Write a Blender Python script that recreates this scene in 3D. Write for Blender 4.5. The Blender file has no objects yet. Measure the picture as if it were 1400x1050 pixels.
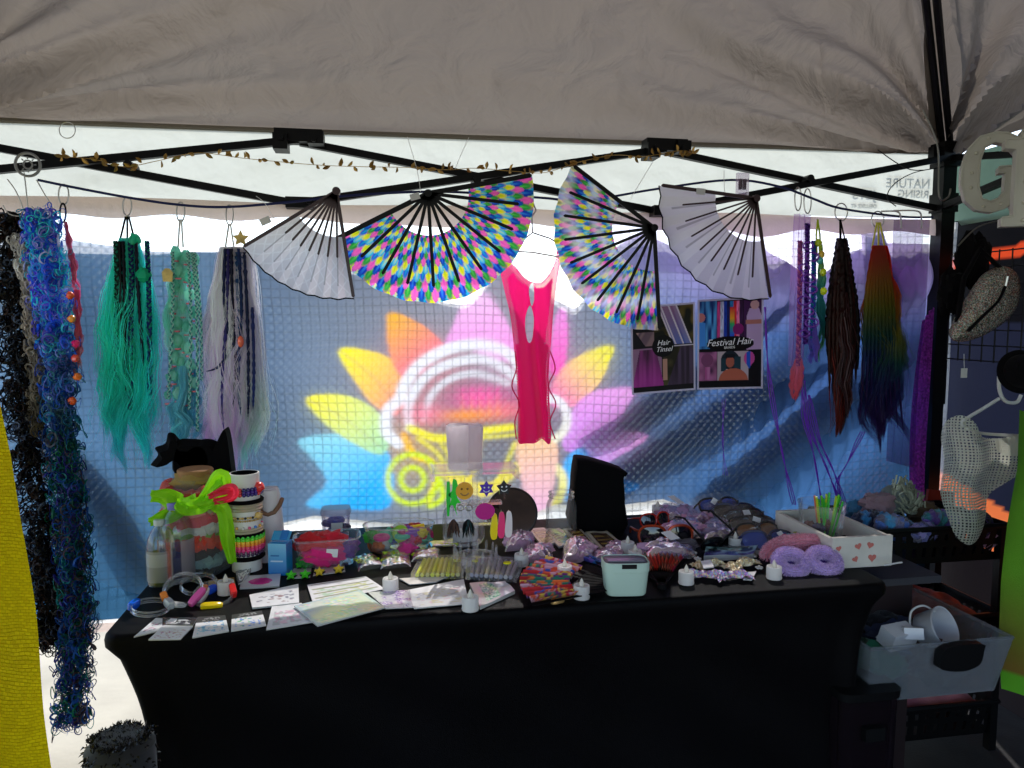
import bpy, math, random
import numpy as np
from mathutils import Vector, Matrix, noise as mnoise

R = math.radians
scene = bpy.context.scene
C = scene.collection
rng = np.random.default_rng(7)
random.seed(7)

# ------------------------------------------------------------------ camera, world, sun, exposure
CAM_H, YAW, PITCH, FPX = 1.42, R(10), R(5), 1018.0
cd = bpy.data.cameras.new('camera'); cam = bpy.data.objects.new('camera', cd); C.objects.link(cam)
cam.location = (0, 0, CAM_H); cam.rotation_euler = (R(90) - PITCH, 0, -YAW)
cd.sensor_width = 36; cd.lens = 36 * FPX / 1400; cd.clip_start = .05; cd.clip_end = 600
scene.camera = cam
SUN_AZ, SUN_EL = R(18), R(46)
w = bpy.data.worlds.new('World'); scene.world = w; w.use_nodes = True
nt = w.node_tree; bg = nt.nodes['Background']
sky = nt.nodes.new('ShaderNodeTexSky'); sky.sky_type = 'NISHITA'; sky.sun_disc = False
sky.sun_elevation = SUN_EL; sky.sun_rotation = SUN_AZ
nt.links.new(sky.outputs[0], bg.inputs[0]); bg.inputs[1].default_value = .15
sd = Vector((math.sin(SUN_AZ) * math.cos(SUN_EL), math.cos(SUN_AZ) * math.cos(SUN_EL), math.sin(SUN_EL)))
sl = bpy.data.lights.new('sun', 'SUN'); sl.energy = 2.0; sl.angle = R(.53); sl.color = (1, .95, .87)
so = bpy.data.objects.new('sun', sl); C.objects.link(so); so.rotation_euler = sd.to_track_quat('Z', 'Y').to_euler()
so.location = (3, 10, 12)
vs = scene.view_settings
vs.view_transform = 'Standard'; vs.look = 'None'; vs.exposure = 1.55; vs.gamma = 1; vs.use_curve_mapping = False
cy = scene.cycles
cy.use_denoising = True; cy.max_bounces = 9; cy.transparent_max_bounces = 24; cy.diffuse_bounces = 4
cy.transmission_bounces = 8; cy.caustics_reflective = False; cy.caustics_refractive = False; cy.sample_clamp_indirect = 6

# ------------------------------------------------------------------ from measurements in the photograph to places
_fw = np.array([math.sin(YAW) * math.cos(PITCH), math.cos(YAW) * math.cos(PITCH), -math.sin(PITCH)])
_rt = np.array([math.cos(YAW), -math.sin(YAW), 0]); _up = np.cross(_rt, _fw)
TZ = .74                                                        # table top height
def at(px, py, Y=None, Z=None, X=None):
    d = (px - 700) / FPX * _rt + (525 - py) / FPX * _up + _fw
    t = Y / d[1] if Y is not None else ((Z - CAM_H) / d[2] if Z is not None else X / d[0])
    return Vector((d[0] * t, d[1] * t, CAM_H + d[2] * t))
def tb(px, py, z=0): return at(px, py, Z=TZ + z)
def mpp(p): return float(np.dot(np.array(p) - np.array([0, 0, CAM_H]), _fw)) / FPX   # metres per measured unit at a place
def S(r, g, b):
    f = lambda c: c / 12.92 if c <= .04045 else ((c + .055) / 1.055) ** 2.4
    return (f(r / 255), f(g / 255), f(b / 255))

# ------------------------------------------------------------------ materials
MATS = {}
def mat(name, col=(.5, .5, .5), rough=.6, metal=0, spec=.5, trans=0, clear=0, vc=False, nz=None, bump=None, sheen=0, tcol=None, coat=0):
    if name in MATS: return MATS[name]
    m = bpy.data.materials.new(name); m.use_nodes = True; n = m.node_tree; N = n.nodes; L = n.links
    b = N['Principled BSDF']; out = N['Material Output']
    b.inputs['Roughness'].default_value = rough; b.inputs['Metallic'].default_value = metal
    b.inputs['Specular IOR Level'].default_value = spec; b.inputs['Coat Weight'].default_value = coat
    if sheen: b.inputs['Sheen Weight'].default_value = sheen
    tc = N.new('ShaderNodeTexCoord')
    if vc:
        a = N.new('ShaderNodeAttribute'); a.attribute_name = 'Col'; src = a.outputs['Color']
    else:
        a = N.new('ShaderNodeRGB'); a.outputs[0].default_value = (*col, 1); src = a.outputs[0]
    if nz:
        t = N.new('ShaderNodeTexNoise'); t.inputs['Scale'].default_value = nz[0]; t.inputs['Detail'].default_value = 5
        L.new(tc.outputs['Object'], t.inputs['Vector'])
        mr = N.new('ShaderNodeMapRange'); mr.inputs['From Min'].default_value = .3; mr.inputs['From Max'].default_value = .7
        mr.inputs['To Min'].default_value = 1 - nz[1]; mr.inputs['To Max'].default_value = 1 + nz[1]
        L.new(t.outputs[0], mr.inputs[0])
        vm = N.new('ShaderNodeVectorMath'); vm.operation = 'SCALE'; L.new(src, vm.inputs[0]); L.new(mr.outputs[0], vm.inputs['Scale'])
        src = vm.outputs[0]
    L.new(src, b.inputs['Base Color'])
    nrm = None
    if bump:
        t = N.new('ShaderNodeTexNoise'); t.inputs['Scale'].default_value = bump[0]; t.inputs['Detail'].default_value = 4
        L.new(tc.outputs['Object'], t.inputs['Vector'])
        if len(bump) > 3: t.inputs['Distortion'].default_value = bump[3]
        bp = N.new('ShaderNodeBump'); bp.inputs['Strength'].default_value = bump[1]; bp.inputs['Distance'].default_value = bump[2] if len(bump) > 2 else .004
        L.new(t.outputs[0], bp.inputs['Height']); nrm = bp.outputs[0]; L.new(nrm, b.inputs['Normal'])
    sh = b.outputs[0]
    if trans:
        tr = N.new('ShaderNodeBsdfTranslucent')
        if tcol: tr.inputs[0].default_value = (*tcol, 1)
        else: L.new(src, tr.inputs[0])
        if nrm: L.new(nrm, tr.inputs['Normal'])
        mx = N.new('ShaderNodeMixShader'); mx.inputs[0].default_value = trans
        L.new(sh, mx.inputs[1]); L.new(tr.outputs[0], mx.inputs[2]); sh = mx.outputs[0]
    if clear:
        tp = N.new('ShaderNodeBsdfTransparent'); mx = N.new('ShaderNodeMixShader'); mx.inputs[0].default_value = clear
        L.new(sh, mx.inputs[1]); L.new(tp.outputs[0], mx.inputs[2]); sh = mx.outputs[0]
    L.new(sh, out.inputs[0]); MATS[name] = m; return m

def glassy(name, tint=(.95, .97, .97), rough=.04, blend=.25, haze=0, hcol=(.8, .8, .85), bump=None):
    """thin clear glass or film: see-through with a real sheen at grazing angles, optionally a milky share"""
    if name in MATS: return MATS[name]
    m = bpy.data.materials.new(name); m.use_nodes = True; N = m.node_tree.nodes; L = m.node_tree.links
    N.remove(N['Principled BSDF']); out = N['Material Output']
    tp = N.new('ShaderNodeBsdfTransparent'); tp.inputs[0].default_value = (*tint, 1)
    gl = N.new('ShaderNodeBsdfGlossy'); gl.inputs['Roughness'].default_value = rough; gl.inputs[0].default_value = (1, 1, 1, 1)
    lw = N.new('ShaderNodeLayerWeight'); lw.inputs[0].default_value = blend
    mx = N.new('ShaderNodeMixShader'); fm_ = N.new('ShaderNodeMath'); fm_.operation = 'MULTIPLY'; fm_.inputs[1].default_value = .55; L.new(lw.outputs['Fresnel'], fm_.inputs[0]); L.new(fm_.outputs[0], mx.inputs[0])
    body = tp.outputs[0]
    if haze:
        df = N.new('ShaderNodeBsdfDiffuse'); df.inputs[0].default_value = (*hcol, 1)
        tl = N.new('ShaderNodeBsdfTranslucent'); tl.inputs[0].default_value = (*hcol, 1)
        a = N.new('ShaderNodeMixShader'); a.inputs[0].default_value = .55; L.new(df.outputs[0], a.inputs[1]); L.new(tl.outputs[0], a.inputs[2])
        h = N.new('ShaderNodeMixShader'); h.inputs[0].default_value = haze; L.new(tp.outputs[0], h.inputs[1]); L.new(a.outputs[0], h.inputs[2]); body = h.outputs[0]
    if bump:
        tc = N.new('ShaderNodeTexCoord'); t = N.new('ShaderNodeTexNoise'); t.inputs['Scale'].default_value = bump[0]; t.inputs['Detail'].default_value = 3
        L.new(tc.outputs['Object'], t.inputs['Vector'])
        bp = N.new('ShaderNodeBump'); bp.inputs['Strength'].default_value = bump[1]; bp.inputs['Distance'].default_value = .01
        L.new(t.outputs[0], bp.inputs['Height']); L.new(bp.outputs[0], gl.inputs['Normal']); L.new(bp.outputs[0], lw.inputs['Normal'])
    L.new(body, mx.inputs[1]); L.new(gl.outputs[0], mx.inputs[2]); L.new(mx.outputs[0], out.inputs[0])
    MATS[name] = m; return m

def iris(name, scale=60, stops=None, rough=.28, metal=.35):
    """iridescent foil: hue wanders over the surface"""
    if name in MATS: return MATS[name]
    m = mat(name, rough=rough, metal=metal, bump=(scale * 2, .8, .006)); N = m.node_tree.nodes; L = m.node_tree.links
    tc = N.new('ShaderNodeTexCoord'); t = N.new('ShaderNodeTexVoronoi'); t.inputs['Scale'].default_value = scale * 3
    L.new(tc.outputs['Object'], t.inputs['Vector'])
    cr = N.new('ShaderNodeValToRGB'); e = cr.color_ramp
    stops = stops or [S(240, 190, 230), S(150, 110, 220), S(190, 230, 240), S(250, 235, 170), S(230, 120, 200)]
    while len(e.elements) < len(stops): e.elements.new(.5)
    for i, s in enumerate(stops): e.elements[i].position = i / (len(stops) - 1); e.elements[i].color = (*s, 1)
    sp = N.new('ShaderNodeSeparateColor'); L.new(t.outputs['Color'], sp.inputs[0]); L.new(sp.outputs[0], cr.inputs[0])
    L.new(cr.outputs[0], N['Principled BSDF'].inputs['Base Color']); return m

# ------------------------------------------------------------------ mesh building
class MB:
    def __init__(s, col=(1, 1, 1), M=None):
        s.V = []; s.F = []; s.K = []; s.n = 0; s.col = col; s.M = M
    def add(s, v, f, c=None):
        v = np.asarray(v, float).reshape(-1, 3)
        if s.M is not None:
            m = np.array(s.M); v = v @ m[:3, :3].T + m[:3, 3]
        s.V.append(v)
        if isinstance(f, np.ndarray): s.F.extend((f + s.n).tolist())
        else: s.F.extend([tuple(i + s.n for i in q) for q in f])
        k = np.empty((len(v), 3)); k[:] = np.asarray(s.col if c is None else c).reshape(-1, 3); s.K.append(k)
        s.n += len(v)
    def box(s, c, d, rz=0, rx=0, ry=0, col=None):
        x, y, z = d[0] / 2, d[1] / 2, d[2] / 2
        v = np.array([(a, b, e) for a in (-x, x) for b in (-y, y) for e in (-z, z)])
        if rz or rx or ry: v = v @ np.array(Matrix.Rotation(rz, 3, 'Z') @ Matrix.Rotation(ry, 3, 'Y') @ Matrix.Rotation(rx, 3, 'X')).T
        s.add(v + np.array(c), [(0, 1, 3, 2), (4, 6, 7, 5), (0, 4, 5, 1), (2, 3, 7, 6), (0, 2, 6, 4), (1, 5, 7, 3)], col)
    def tube(s, pts, r, n=6, cap=True, col=None, closed=False):
        P = np.asarray([tuple(p) for p in pts], float); k = len(P); r = np.broadcast_to(np.asarray(r, float), (k,))
        T = (np.roll(P, -1, 0) - np.roll(P, 1, 0)) if closed else np.gradient(P, axis=0)
        T /= np.linalg.norm(T, axis=1)[:, None] + 1e-12
        a = np.array([0, 0, 1.0]) if abs(T[0, 2]) < .9 else np.array([1.0, 0, 0]); fr = []
        for t in T:
            a = a - t * a.dot(t); a /= np.linalg.norm(a) + 1e-12; fr.append((a.copy(), np.cross(t, a)))
        th = np.arange(n) * 2 * math.pi / n + math.pi / n
        v = np.concatenate([P[i] + r[i] * (np.cos(th)[:, None] * fr[i][0] + np.sin(th)[:, None] * fr[i][1]) for i in range(k)])
        f = []
        for i in range(k if closed else k - 1):
            j = (i + 1) % k
            f += [(i * n + q, i * n + (q + 1) % n, j * n + (q + 1) % n, j * n + q) for q in range(n)]
        if cap and not closed: f += [tuple(range(n))[::-1], tuple((k - 1) * n + q for q in range(n))]
        cc = None
        if col is not None:
            cc = np.asarray(col, float)
            cc = np.repeat(cc.reshape(-1, 3), n, 0) if cc.size == 3 * k and k > 1 else np.broadcast_to(cc.reshape(1, 3), (k * n, 3))
        s.add(v, f, cc)
    def lathe(s, prof, n=28, c=(0, 0, 0), col=None, sx=1, sy=1, power=2):
        th = np.arange(n) * 2 * math.pi / n
        cx = np.sign(np.cos(th)) * np.abs(np.cos(th)) ** (2 / power); sy_ = np.sign(np.sin(th)) * np.abs(np.sin(th)) ** (2 / power)
        v = np.concatenate([np.stack([r * sx * cx + c[0], r * sy * sy_ + c[1], np.full(n, z + c[2])], 1) for r, z in prof])
        f = []
        for i in range(len(prof) - 1): f += [(i * n + q, i * n + (q + 1) % n, (i + 1) * n + (q + 1) % n, (i + 1) * n + q) for q in range(n)]
        k = len(prof)
        if prof[0][0] > 1e-6: pass
        s.add(v, f, col)
    def disc(s, c, r, n=24, sy=1, col=None):
        th = np.arange(n) * 2 * math.pi / n
        s.add(np.stack([r * np.cos(th) + c[0], r * sy * np.sin(th) + c[1], np.full(n, c[2])], 1), [tuple(range(n))], col)
    def prism(s, poly, z0, z1, col=None):
        n = len(poly); v = [(x, y, z0) for x, y in poly] + [(x, y, z1) for x, y in poly]
        s.add(v, [tuple(range(n))[::-1], tuple(range(n, 2 * n))] + [(i, (i + 1) % n, n + (i + 1) % n, n + i) for i in range(n)], col)
    def ball(s, c, r, sx=1, sy=1, sz=1, n=12, m=8, col=None, rough=0, seed=0):
        v = []; 
        for i in range(m + 1):
            a = math.pi * i / m
            for j in range(n):
                b = 2 * math.pi * j / n; d = Vector((math.sin(a) * math.cos(b), math.sin(a) * math.sin(b), math.cos(a)))
                k = r * (1 + (rough * mnoise.noise(d * 2.3 + Vector((seed * 3.1, seed, seed * 1.7))) if rough else 0))
                if rough: k *= 1 + .5 * rough * mnoise.noise(d * 6 + Vector((seed, seed * 2.2, 5)))
                v.append((c[0] + d.x * k * sx, c[1] + d.y * k * sy, c[2] + d.z * k * sz))
        s.add(v, [(i * n + j, (i + 1) * n + j, (i + 1) * n + (j + 1) % n, i * n + (j + 1) % n) for i in range(m) for j in range(n)], col)
    def torus(s, c, R0, r, axis='Z', n=28, m=8, col=None, sx=1, sy=1, a0=0, a1=2 * math.pi):
        full = abs(a1 - a0 - 2 * math.pi) < 1e-6
        t = np.linspace(a0, a1, n, endpoint=not full)
        x, y = R0 * sx * np.cos(t), R0 * sy * np.sin(t); z = np.zeros_like(x)
        p = {'Z': (x, y, z), 'Y': (x, z, y), 'X': (z, x, y)}[axis]
        s.tube(np.stack(p, 1) + np.array(c), r, m, col=col, closed=full)
    def sheet(s, X, Y, Z, col=None, mask=None):
        """grid of points given as (rows, columns) arrays; mask drops cells"""
        h, q = X.shape; idx = np.arange(h * q).reshape(h, q)
        f = np.stack([idx[:-1, :-1], idx[:-1, 1:], idx[1:, 1:], idx[1:, :-1]], -1)
        f = f[mask] if mask is not None else f.reshape(-1, 4)
        s.add(np.stack([X, Y, Z], -1).reshape(-1, 3), f, None if col is None else np.broadcast_to(col, (h, q, 3)).reshape(-1, 3))
    def strands(s, P, Rd, K, n=3):
        """P (strands, points, 3), Rd (strands, points), K (strands, points, 3): many thin tubes at once"""
        a, k, _ = P.shape; T = np.gradient(P, axis=1); T /= np.linalg.norm(T, axis=2, keepdims=True) + 1e-12
        ref = np.random.default_rng(3).normal(size=(a, 1, 3)); ref[..., 2] *= .3; ref = np.broadcast_to(ref, P.shape)
        A = np.cross(T, ref); A /= np.linalg.norm(A, axis=2, keepdims=True) + 1e-9; B = np.cross(T, A)
        th = np.arange(n) * 2 * math.pi / n
        v = P[:, :, None, :] + Rd[:, :, None, None] * (np.cos(th)[None, None, :, None] * A[:, :, None, :] + np.sin(th)[None, None, :, None] * B[:, :, None, :])
        idx = np.arange(a * k * n).reshape(a, k, n); nx = np.roll(idx, -1, 2)
        f = np.stack([idx[:, :-1], nx[:, :-1], nx[:, 1:], idx[:, 1:]], -1).reshape(-1, 4)
        s.add(v.reshape(-1, 3), f, np.repeat(K[:, :, None, :], n, 2).reshape(-1, 3))
    def build(s, name, m, parent=None, loc=(0, 0, 0), rz=0, smooth=True, ang=42, label=None):
        me = bpy.data.meshes.new(name); v = np.concatenate(s.V)
        me.from_pydata(v.tolist(), [], s.F)
        ca = me.color_attributes.new('Col', 'FLOAT_COLOR', 'POINT')
        k = np.ones((len(v), 4)); k[:, :3] = np.concatenate(s.K); ca.data.foreach_set('color', k.ravel())
        me.update()
        if smooth: me.shade_smooth(); me.set_sharp_from_angle(angle=R(ang))
        me.materials.append(m)
        o = bpy.data.objects.new(name, me); C.objects.link(o); o.location = loc; o.rotation_euler = (0, 0, rz)
        if parent is not None: o.parent = parent
        if label: o['label'] = label
        return o

def tag(o, label, cat, group=None):
    o['label'] = label; o['category'] = cat
    if group: o['group'] = group
    return o
def thing(name, label, cat, loc=(0, 0, 0), rz=0, group=None):
    o = bpy.data.objects.new(name, None); C.objects.link(o); o.location = loc; o.rotation_euler = (0, 0, rz); o.empty_display_size = .05
    return tag(o, label, cat, group)
def copy_tree(o, parent=None):
    c = o.copy(); C.objects.link(c); c.parent = parent
    for ch in list(o.children): copy_tree(ch, c)
    return c
def text(name, body, size, m, parent, loc, rot=(R(90), 0, 0), shear=0, mirror=False, bold=0, align='CENTER'):
    cu = bpy.data.curves.new(name, 'FONT'); cu.body = body; cu.size = size; cu.align_x = align; cu.align_y = 'CENTER'; cu.shear = shear
    cu.extrude = .0003; cu.offset = bold; cu.resolution_u = 3; cu.materials.append(m)
    tmp = bpy.data.objects.new(name, cu); C.objects.link(tmp); dg = bpy.context.evaluated_depsgraph_get()
    me = bpy.data.meshes.new_from_object(tmp.evaluated_get(dg)); bpy.data.objects.remove(tmp); me.materials.clear(); me.materials.append(m)
    o = bpy.data.objects.new(name, me); C.objects.link(o); o.parent = parent; o.location = loc; o.rotation_euler = rot
    if mirror: o.scale = (-1, 1, 1)
    return o
def inpoly(x, z, poly):
    ins = np.zeros(x.shape, bool); n = len(poly)
    for i in range(n):
        x0, z0 = poly[i]; x1, z1 = poly[(i + 1) % n]
        if z0 == z1: continue
        ins ^= ((z0 > z) != (z1 > z)) & (x < (x1 - x0) * (z - z0) / (z1 - z0) + x0)
    return ins
def smooth_poly(p, closed=True, k=6):
    p = np.asarray(p, float); n = len(p); out = []
    for i in range(n if closed else n - 1):
        a, b, c, d = (p[(i + j) % n] if closed else p[min(max(i + j, 0), n - 1)] for j in (-1, 0, 1, 2))
        for t in np.arange(k) / k: out.append(.5 * (2 * b + (c - a) * t + (2 * a - 5 * b + 4 * c - d) * t * t + (3 * b - a - 3 * c + d) * t ** 3))
    if not closed: out.append(p[-1])
    return np.array(out)
def dist_line(x, z, pts):
    d = np.full(x.shape, 1e9)
    for (x0, z0), (x1, z1) in zip(pts[:-1], pts[1:]):
        dx, dz = x1 - x0, z1 - z0; t = np.clip(((x - x0) * dx + (z - z0) * dz) / (dx * dx + dz * dz + 1e-12), 0, 1)
        d = np.minimum(d, np.hypot(x - x0 - t * dx, z - z0 - t * dz))
    return d
def vnoise(x, y, sc, seed=0):
    """smooth value noise on arrays, 0..1"""
    g = np.random.default_rng(seed).random((97, 97)); X = x * sc + 500.3; Y = y * sc + 500.7
    i = np.floor(X).astype(int); j = np.floor(Y).astype(int); u = X - i; v = Y - j; u = u * u * (3 - 2 * u); v = v * v * (3 - 2 * v)
    a, b, c, d = g[i % 97, j % 97], g[(i + 1) % 97, j % 97], g[i % 97, (j + 1) % 97], g[(i + 1) % 97, (j + 1) % 97]
    return (a * (1 - u) + b * u) * (1 - v) + (c * (1 - u) + d * u) * v
def lerp(a, b, t): return np.asarray(a) * (1 - t[..., None]) + np.asarray(b) * t[..., None]

BLACK = mat('black_metal', S(12, 12, 14), .45, .4, spec=.3, nz=(40, .3))
BLACKPL = mat('black_plastic', S(11, 11, 13), .45, spec=.2)
BLACKCL = mat('black_fabric', S(7, 6, 8), .9, spec=.08, sheen=.02, bump=(300, .3))
STEEL = mat('steel_wire', S(190, 188, 184), .3, .9)
VC = mat('painted', vc=True, rough=.55)
VCG = mat('painted_gloss', vc=True, rough=.18, coat=.3)
VCF = mat('coloured_fabric', vc=True, rough=.9, trans=.25, sheen=.3, bump=(180, .4))
HAIR = mat('hair_fibre', vc=True, rough=.42, trans=.7, spec=.5)
WHITEPL = mat('white_plastic', S(235, 234, 232), .4, trans=.4)
GLASS = glassy('clear_glass', (.93, .95, .96), .04, .2, haze=.12, hcol=(.95, .96, .98)); FILM2 = None
ACRYL = glassy('clear_acrylic', (.96, .96, .97), .03, .12, haze=.16, hcol=(.95, .93, .95))
FILM = glassy('clear_film', (.95, .93, .97), .2, .45, haze=.26, hcol=S(240, 205, 238), bump=(16, .7))
FILM2 = glassy('thin_film', (.95, .95, .97), .1, .5, haze=.02, bump=(40, 1.0))
# ------------------------------------------------------------------ the ground
mb = MB(); g = np.linspace(-150, 150, 41); X, Y = np.meshgrid(g, g); mb.sheet(X, Y, np.zeros_like(X))
gr = mb.build('ground', mat('pale_paving', S(158, 151, 134), .9, nz=(2.2, .22), bump=(25, .4))); gr['kind'] = 'structure'
mb = MB(); u_, v_ = np.meshgrid(np.linspace(-.38, 2.30, 60), np.linspace(-1.1, 2.66, 80)); mb.sheet(u_, v_, .005 + .004 * vnoise(u_, v_, 5, 2)); gs = mb.build('groundsheet', mat('dark_groundsheet', S(40, 38, 40), .9, nz=(12, .25), bump=(200, .4))); gs['kind'] = 'structure'

# ------------------------------------------------------------------ gazebo: canopy, valances, trusses, legs
XL, XR, YB, YF, ZE = -1.53, 2.17, 2.63, -1.07, 2.045
PEAK = np.array([.32, .78, 3.35])
gz = thing('gazebo', 'beige pop-up gazebo on a black scissor frame over the stall', 'gazebo', (XL, YB, 0))
def G(p): return (p[0] - XL, p[1] - YB, p[2])
CAN = mat('canopy_cloth', S(158, 148, 138), .75, trans=.42, tcol=(.110, .094, .080), nz=(1.1, .16), bump=(6, .9, .04, .6))
VAL = mat('valance_cloth', S(220, 222, 214), .8, trans=.7, tcol=S(164, 168, 162), nz=(2, .05), bump=(4, .7, .04))
def canopy_panel(name, a, b, seed, n=220, m=130, fold_or_shade=(1, 1)):
    a = np.array(a); b = np.array(b); u, v = np.meshgrid(np.linspace(0, 1, n), np.linspace(0, 1, m) ** 1.2 * .985)
    base = a + (b - a) * u[..., None]; P = base * (1 - v[..., None]) + PEAK * v[..., None]
    nr = np.cross(b - a, PEAK - a); nr /= np.linalg.norm(nr)
    if nr[2] > 0: nr = -nr
    L = np.linalg.norm(b - a); sx = (P - a) @ ((b - a) / L)
    sag = .05 * np.sin(math.pi * u) * np.sin(math.pi * np.clip(v * 1.1, 0, 1))
    d = -sag * 0
    for k, (cx, amt) in enumerate(((0, fold_or_shade[0]), (L, fold_or_shade[1]))):
        hgt = np.linalg.norm(P - a - ((b - a) / L) * sx[..., None], axis=2); ang = np.arctan2(hgt, np.abs(sx - cx)); rad = np.hypot(hgt, sx - cx)
        w_ = np.exp(-(rad / 1.15) ** 2) * np.clip(rad / .25, 0, 1) * np.clip(ang / .12, 0, 1)
        ph = ang * 19 + 3.5 * vnoise(ang * 3, rad, 1.2, seed + k)
        d += amt * w_ * (.075 * np.sin(ph) + .03 * np.sin(ph * 2.3 + 1) + .04 * np.sin(ang * 7 + k))
    wr = vnoise(sx * 1.2 + v * 2.2, v * 6 - sx, 1.6, seed + 5)
    d += .006 * np.sin(wr * 18) * np.clip(v * 9, 0, 1) + .010 * (vnoise(sx, v * 3, 3, seed + 7) - .5)
    d += .010 * (1 - np.abs(np.sin(vnoise(sx + v, v * 3 - sx * .5, 3.2, seed + 11) * 13))) ** 5 * np.clip(v * 12, 0, 1) * (.3 + vnoise(sx, v * 3, 1.5, seed + 3))
    P = P + nr * d[..., None]
    mb = MB(); mb.sheet(P[..., 0] - XL, P[..., 1] - YB, P[..., 2]); return mb.build(name, CAN, gz)
cBL, cBR, cFR, cFL = (XL - .03, YB + .03, ZE), (XR + .03, YB + .03, ZE + .03), (XR + .03, YF, ZE + .03), (XL - .03, YF, ZE)
canopy_panel('canopy_panel', cBL, cBR, 11); canopy_panel('canopy_panel', cBR, cFR, 23, 140, 90)
canopy_panel('canopy_panel', cFL, cFR, 31, 80, 50); canopy_panel('canopy_panel', cBL, cFL, 41, 80, 50)
def valance(a, b, z0, z1, m, wav, name='valance'):
    a = np.array(a); b = np.array(b); n = 160; u, v = np.meshgrid(np.linspace(0, 1, n), np.linspace(0, 1, 14))
    L = np.linalg.norm((b - a)[:2]); t = (b - a)[:2] / L; nn = np.array([-t[1], t[0]])
    off = wav * (np.sin(u * L * 7 + v * 1.5) * v * .6 + (vnoise(u * L, v, 4, 3) - .5) * 2.4 * v)
    X = a[0] + (b[0] - a[0]) * u + nn[0] * off; Y = a[1] + (b[1] - a[1]) * u + nn[1] * off
    Z = (z0 + (z1 - z0) * v) + (a[2] + (b[2] - a[2]) * u) - a[2]
    mb = MB(); mb.sheet(X - XL, Y - YB, Z); return mb.build(name, m, gz)
valance((XL, YB + .018, 0), (XR, YB + .018, .03), ZE, 1.785, VAL, .006)
VALG = mat('shaded_valance_cloth', S(120, 140, 125), .8, trans=.6, tcol=S(84, 106, 92), nz=(2.5, .25), bump=(5, .5, .03))  # green tree shade on the side valance is put into this colour
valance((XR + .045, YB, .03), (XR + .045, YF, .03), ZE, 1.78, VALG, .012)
valance((XL - .045, YB, 0), (XL - .045, YF, 0), ZE, 1.8, VAL, .012)
# seam tape along the eave
mb = MB((1, 1, 1)); mb.tube([G((XL, YB + .02, ZE - .004)), G((.32, YB + .02, ZE + .006)), G((XR, YB + .02, ZE + .026))], .009, 5)
mb.build('eave_seam', mat('seam_tape', S(130, 122, 108), .9, bump=(400, .6)), gz)
# scissor trusses along the back and the right side
YT = 2.575
def bar(name, p, q, r=.0165):
    mb = MB(); mb.tube([G(p), G(q)], r, 4); return mb.build(name, BLACK, gz, smooth=False)
tops = [(XL + .03, 2.0), (-.25, 1.995), (.997, 2.015), (2.14, 2.03)]; lows = [(XL + .03, 1.82), (-.25, 1.795), (.997, 1.80), (2.14, 1.835)]
for i in range(3):
    bar('truss_bar', (tops[i][0], YT, tops[i][1]), (lows[i + 1][0], YT, lows[i + 1][1]))
    bar('truss_bar', (lows[i][0], YT - .03, lows[i][1]), (tops[i + 1][0], YT - .03, tops[i + 1][1]))
    mb = MB(); c = at(*((175, 225), (652, 246), (1108, 244))[i], Y=YT - .05); mb.tube([G((c.x, YT - .055, c.z)), G((c.x, YT + .02, c.z))], .014, 10); mb.build('pivot_bolt', BLACK, gz)
for k, (x, z) in enumerate(tops[1:3]):
    mb = MB(); mb.box(G((x, YT - .02, z + .012)), (.15, .06, .04)); mb.box(G((x - .055, YT - .03, z - .012)), (.045, .075, .05)); mb.box(G((x + .055, YT - .03, z + .004)), (.05, .075, .04))
    for s in (-.05, .05): mb.tube([G((x + s, YT - .08, z - .005)), G((x + s, YT - .02, z - .005))], .009, 8)
    mb.build('joint_bracket', BLACKPL, gz, smooth=False)
for k, (x, z) in enumerate(lows[1:3]):
    mb = MB(); mb.box(G((x, YT - .02, z)), (.09, .06, .035)); mb.tube([G((x + .03, YT - .07, z)), G((x + .03, YT, z))], .008, 8); mb.build('joint_bracket', BLACKPL, gz, smooth=False)
for y0, y1 in ((YB - .06, 1.4), (1.4, .15)):
    bar('side_truss_bar', (XR - .03, y0, 2.03), (XR - .03, y1, 1.84)); bar('side_truss_bar', (XR - .06, y0, 1.84), (XR - .06, y1, 2.03))
def leg(x, y, zt):
    mb = MB(); mb.box(G((x, y, .55)), (.048, .048, 1.1)); mb.box(G((x, y, 1.09 + (zt - 1.09) / 2)), (.056, .056, zt - 1.09))
    mb.box(G((x, y, .006)), (.09, .09, .012)); o = mb.build('leg', BLACK, gz, smooth=False)
    mb = MB(); mb.box(G((x, y, zt - .02)), (.075, .075, .09)); mb.box(G((x - .04, y, zt - .02)), (.05, .03, .06)); mb.build('corner_bracket', BLACKPL, gz, smooth=False)
    mb = MB(); mb.box(G((x, y, zt - .2)), (.07, .07, .07)); mb.build('slider_bracket', BLACKPL, gz, smooth=False)
lp = at(1279, 500, Y=2.57); leg(lp.x, 2.57, 2.06); leg(XL, 2.57, 2.03); leg(XL, YF + .05, 2.03); leg(XR - .02, YF + .05, 2.06)
hp = lambda t, dx=0: (cBR[0] + (PEAK[0] - cBR[0]) * t - .02 + dx, cBR[1] + (PEAK[1] - cBR[1]) * t - .02, cBR[2] - .03 + (PEAK[2] - cBR[2]) * t)
for dx in (0, .035):
    mb = MB(); mb.tube([G(hp(.0, dx)), G(hp(.45, dx * 1.2)), G(hp(.98, dx))], .012, 6); mb.build('hip_strut', BLACK, gz)
hq = lambda t: (cBL[0] + (PEAK[0] - cBL[0]) * t + .02, cBL[1] + (PEAK[1] - cBL[1]) * t - .02, cBL[2] - .03 + (PEAK[2] - cBL[2]) * t)
mb = MB(); mb.tube([G(hq(0)), G(hq(.98))], .012, 6); mb.build('hip_strut', BLACK, gz)
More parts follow.
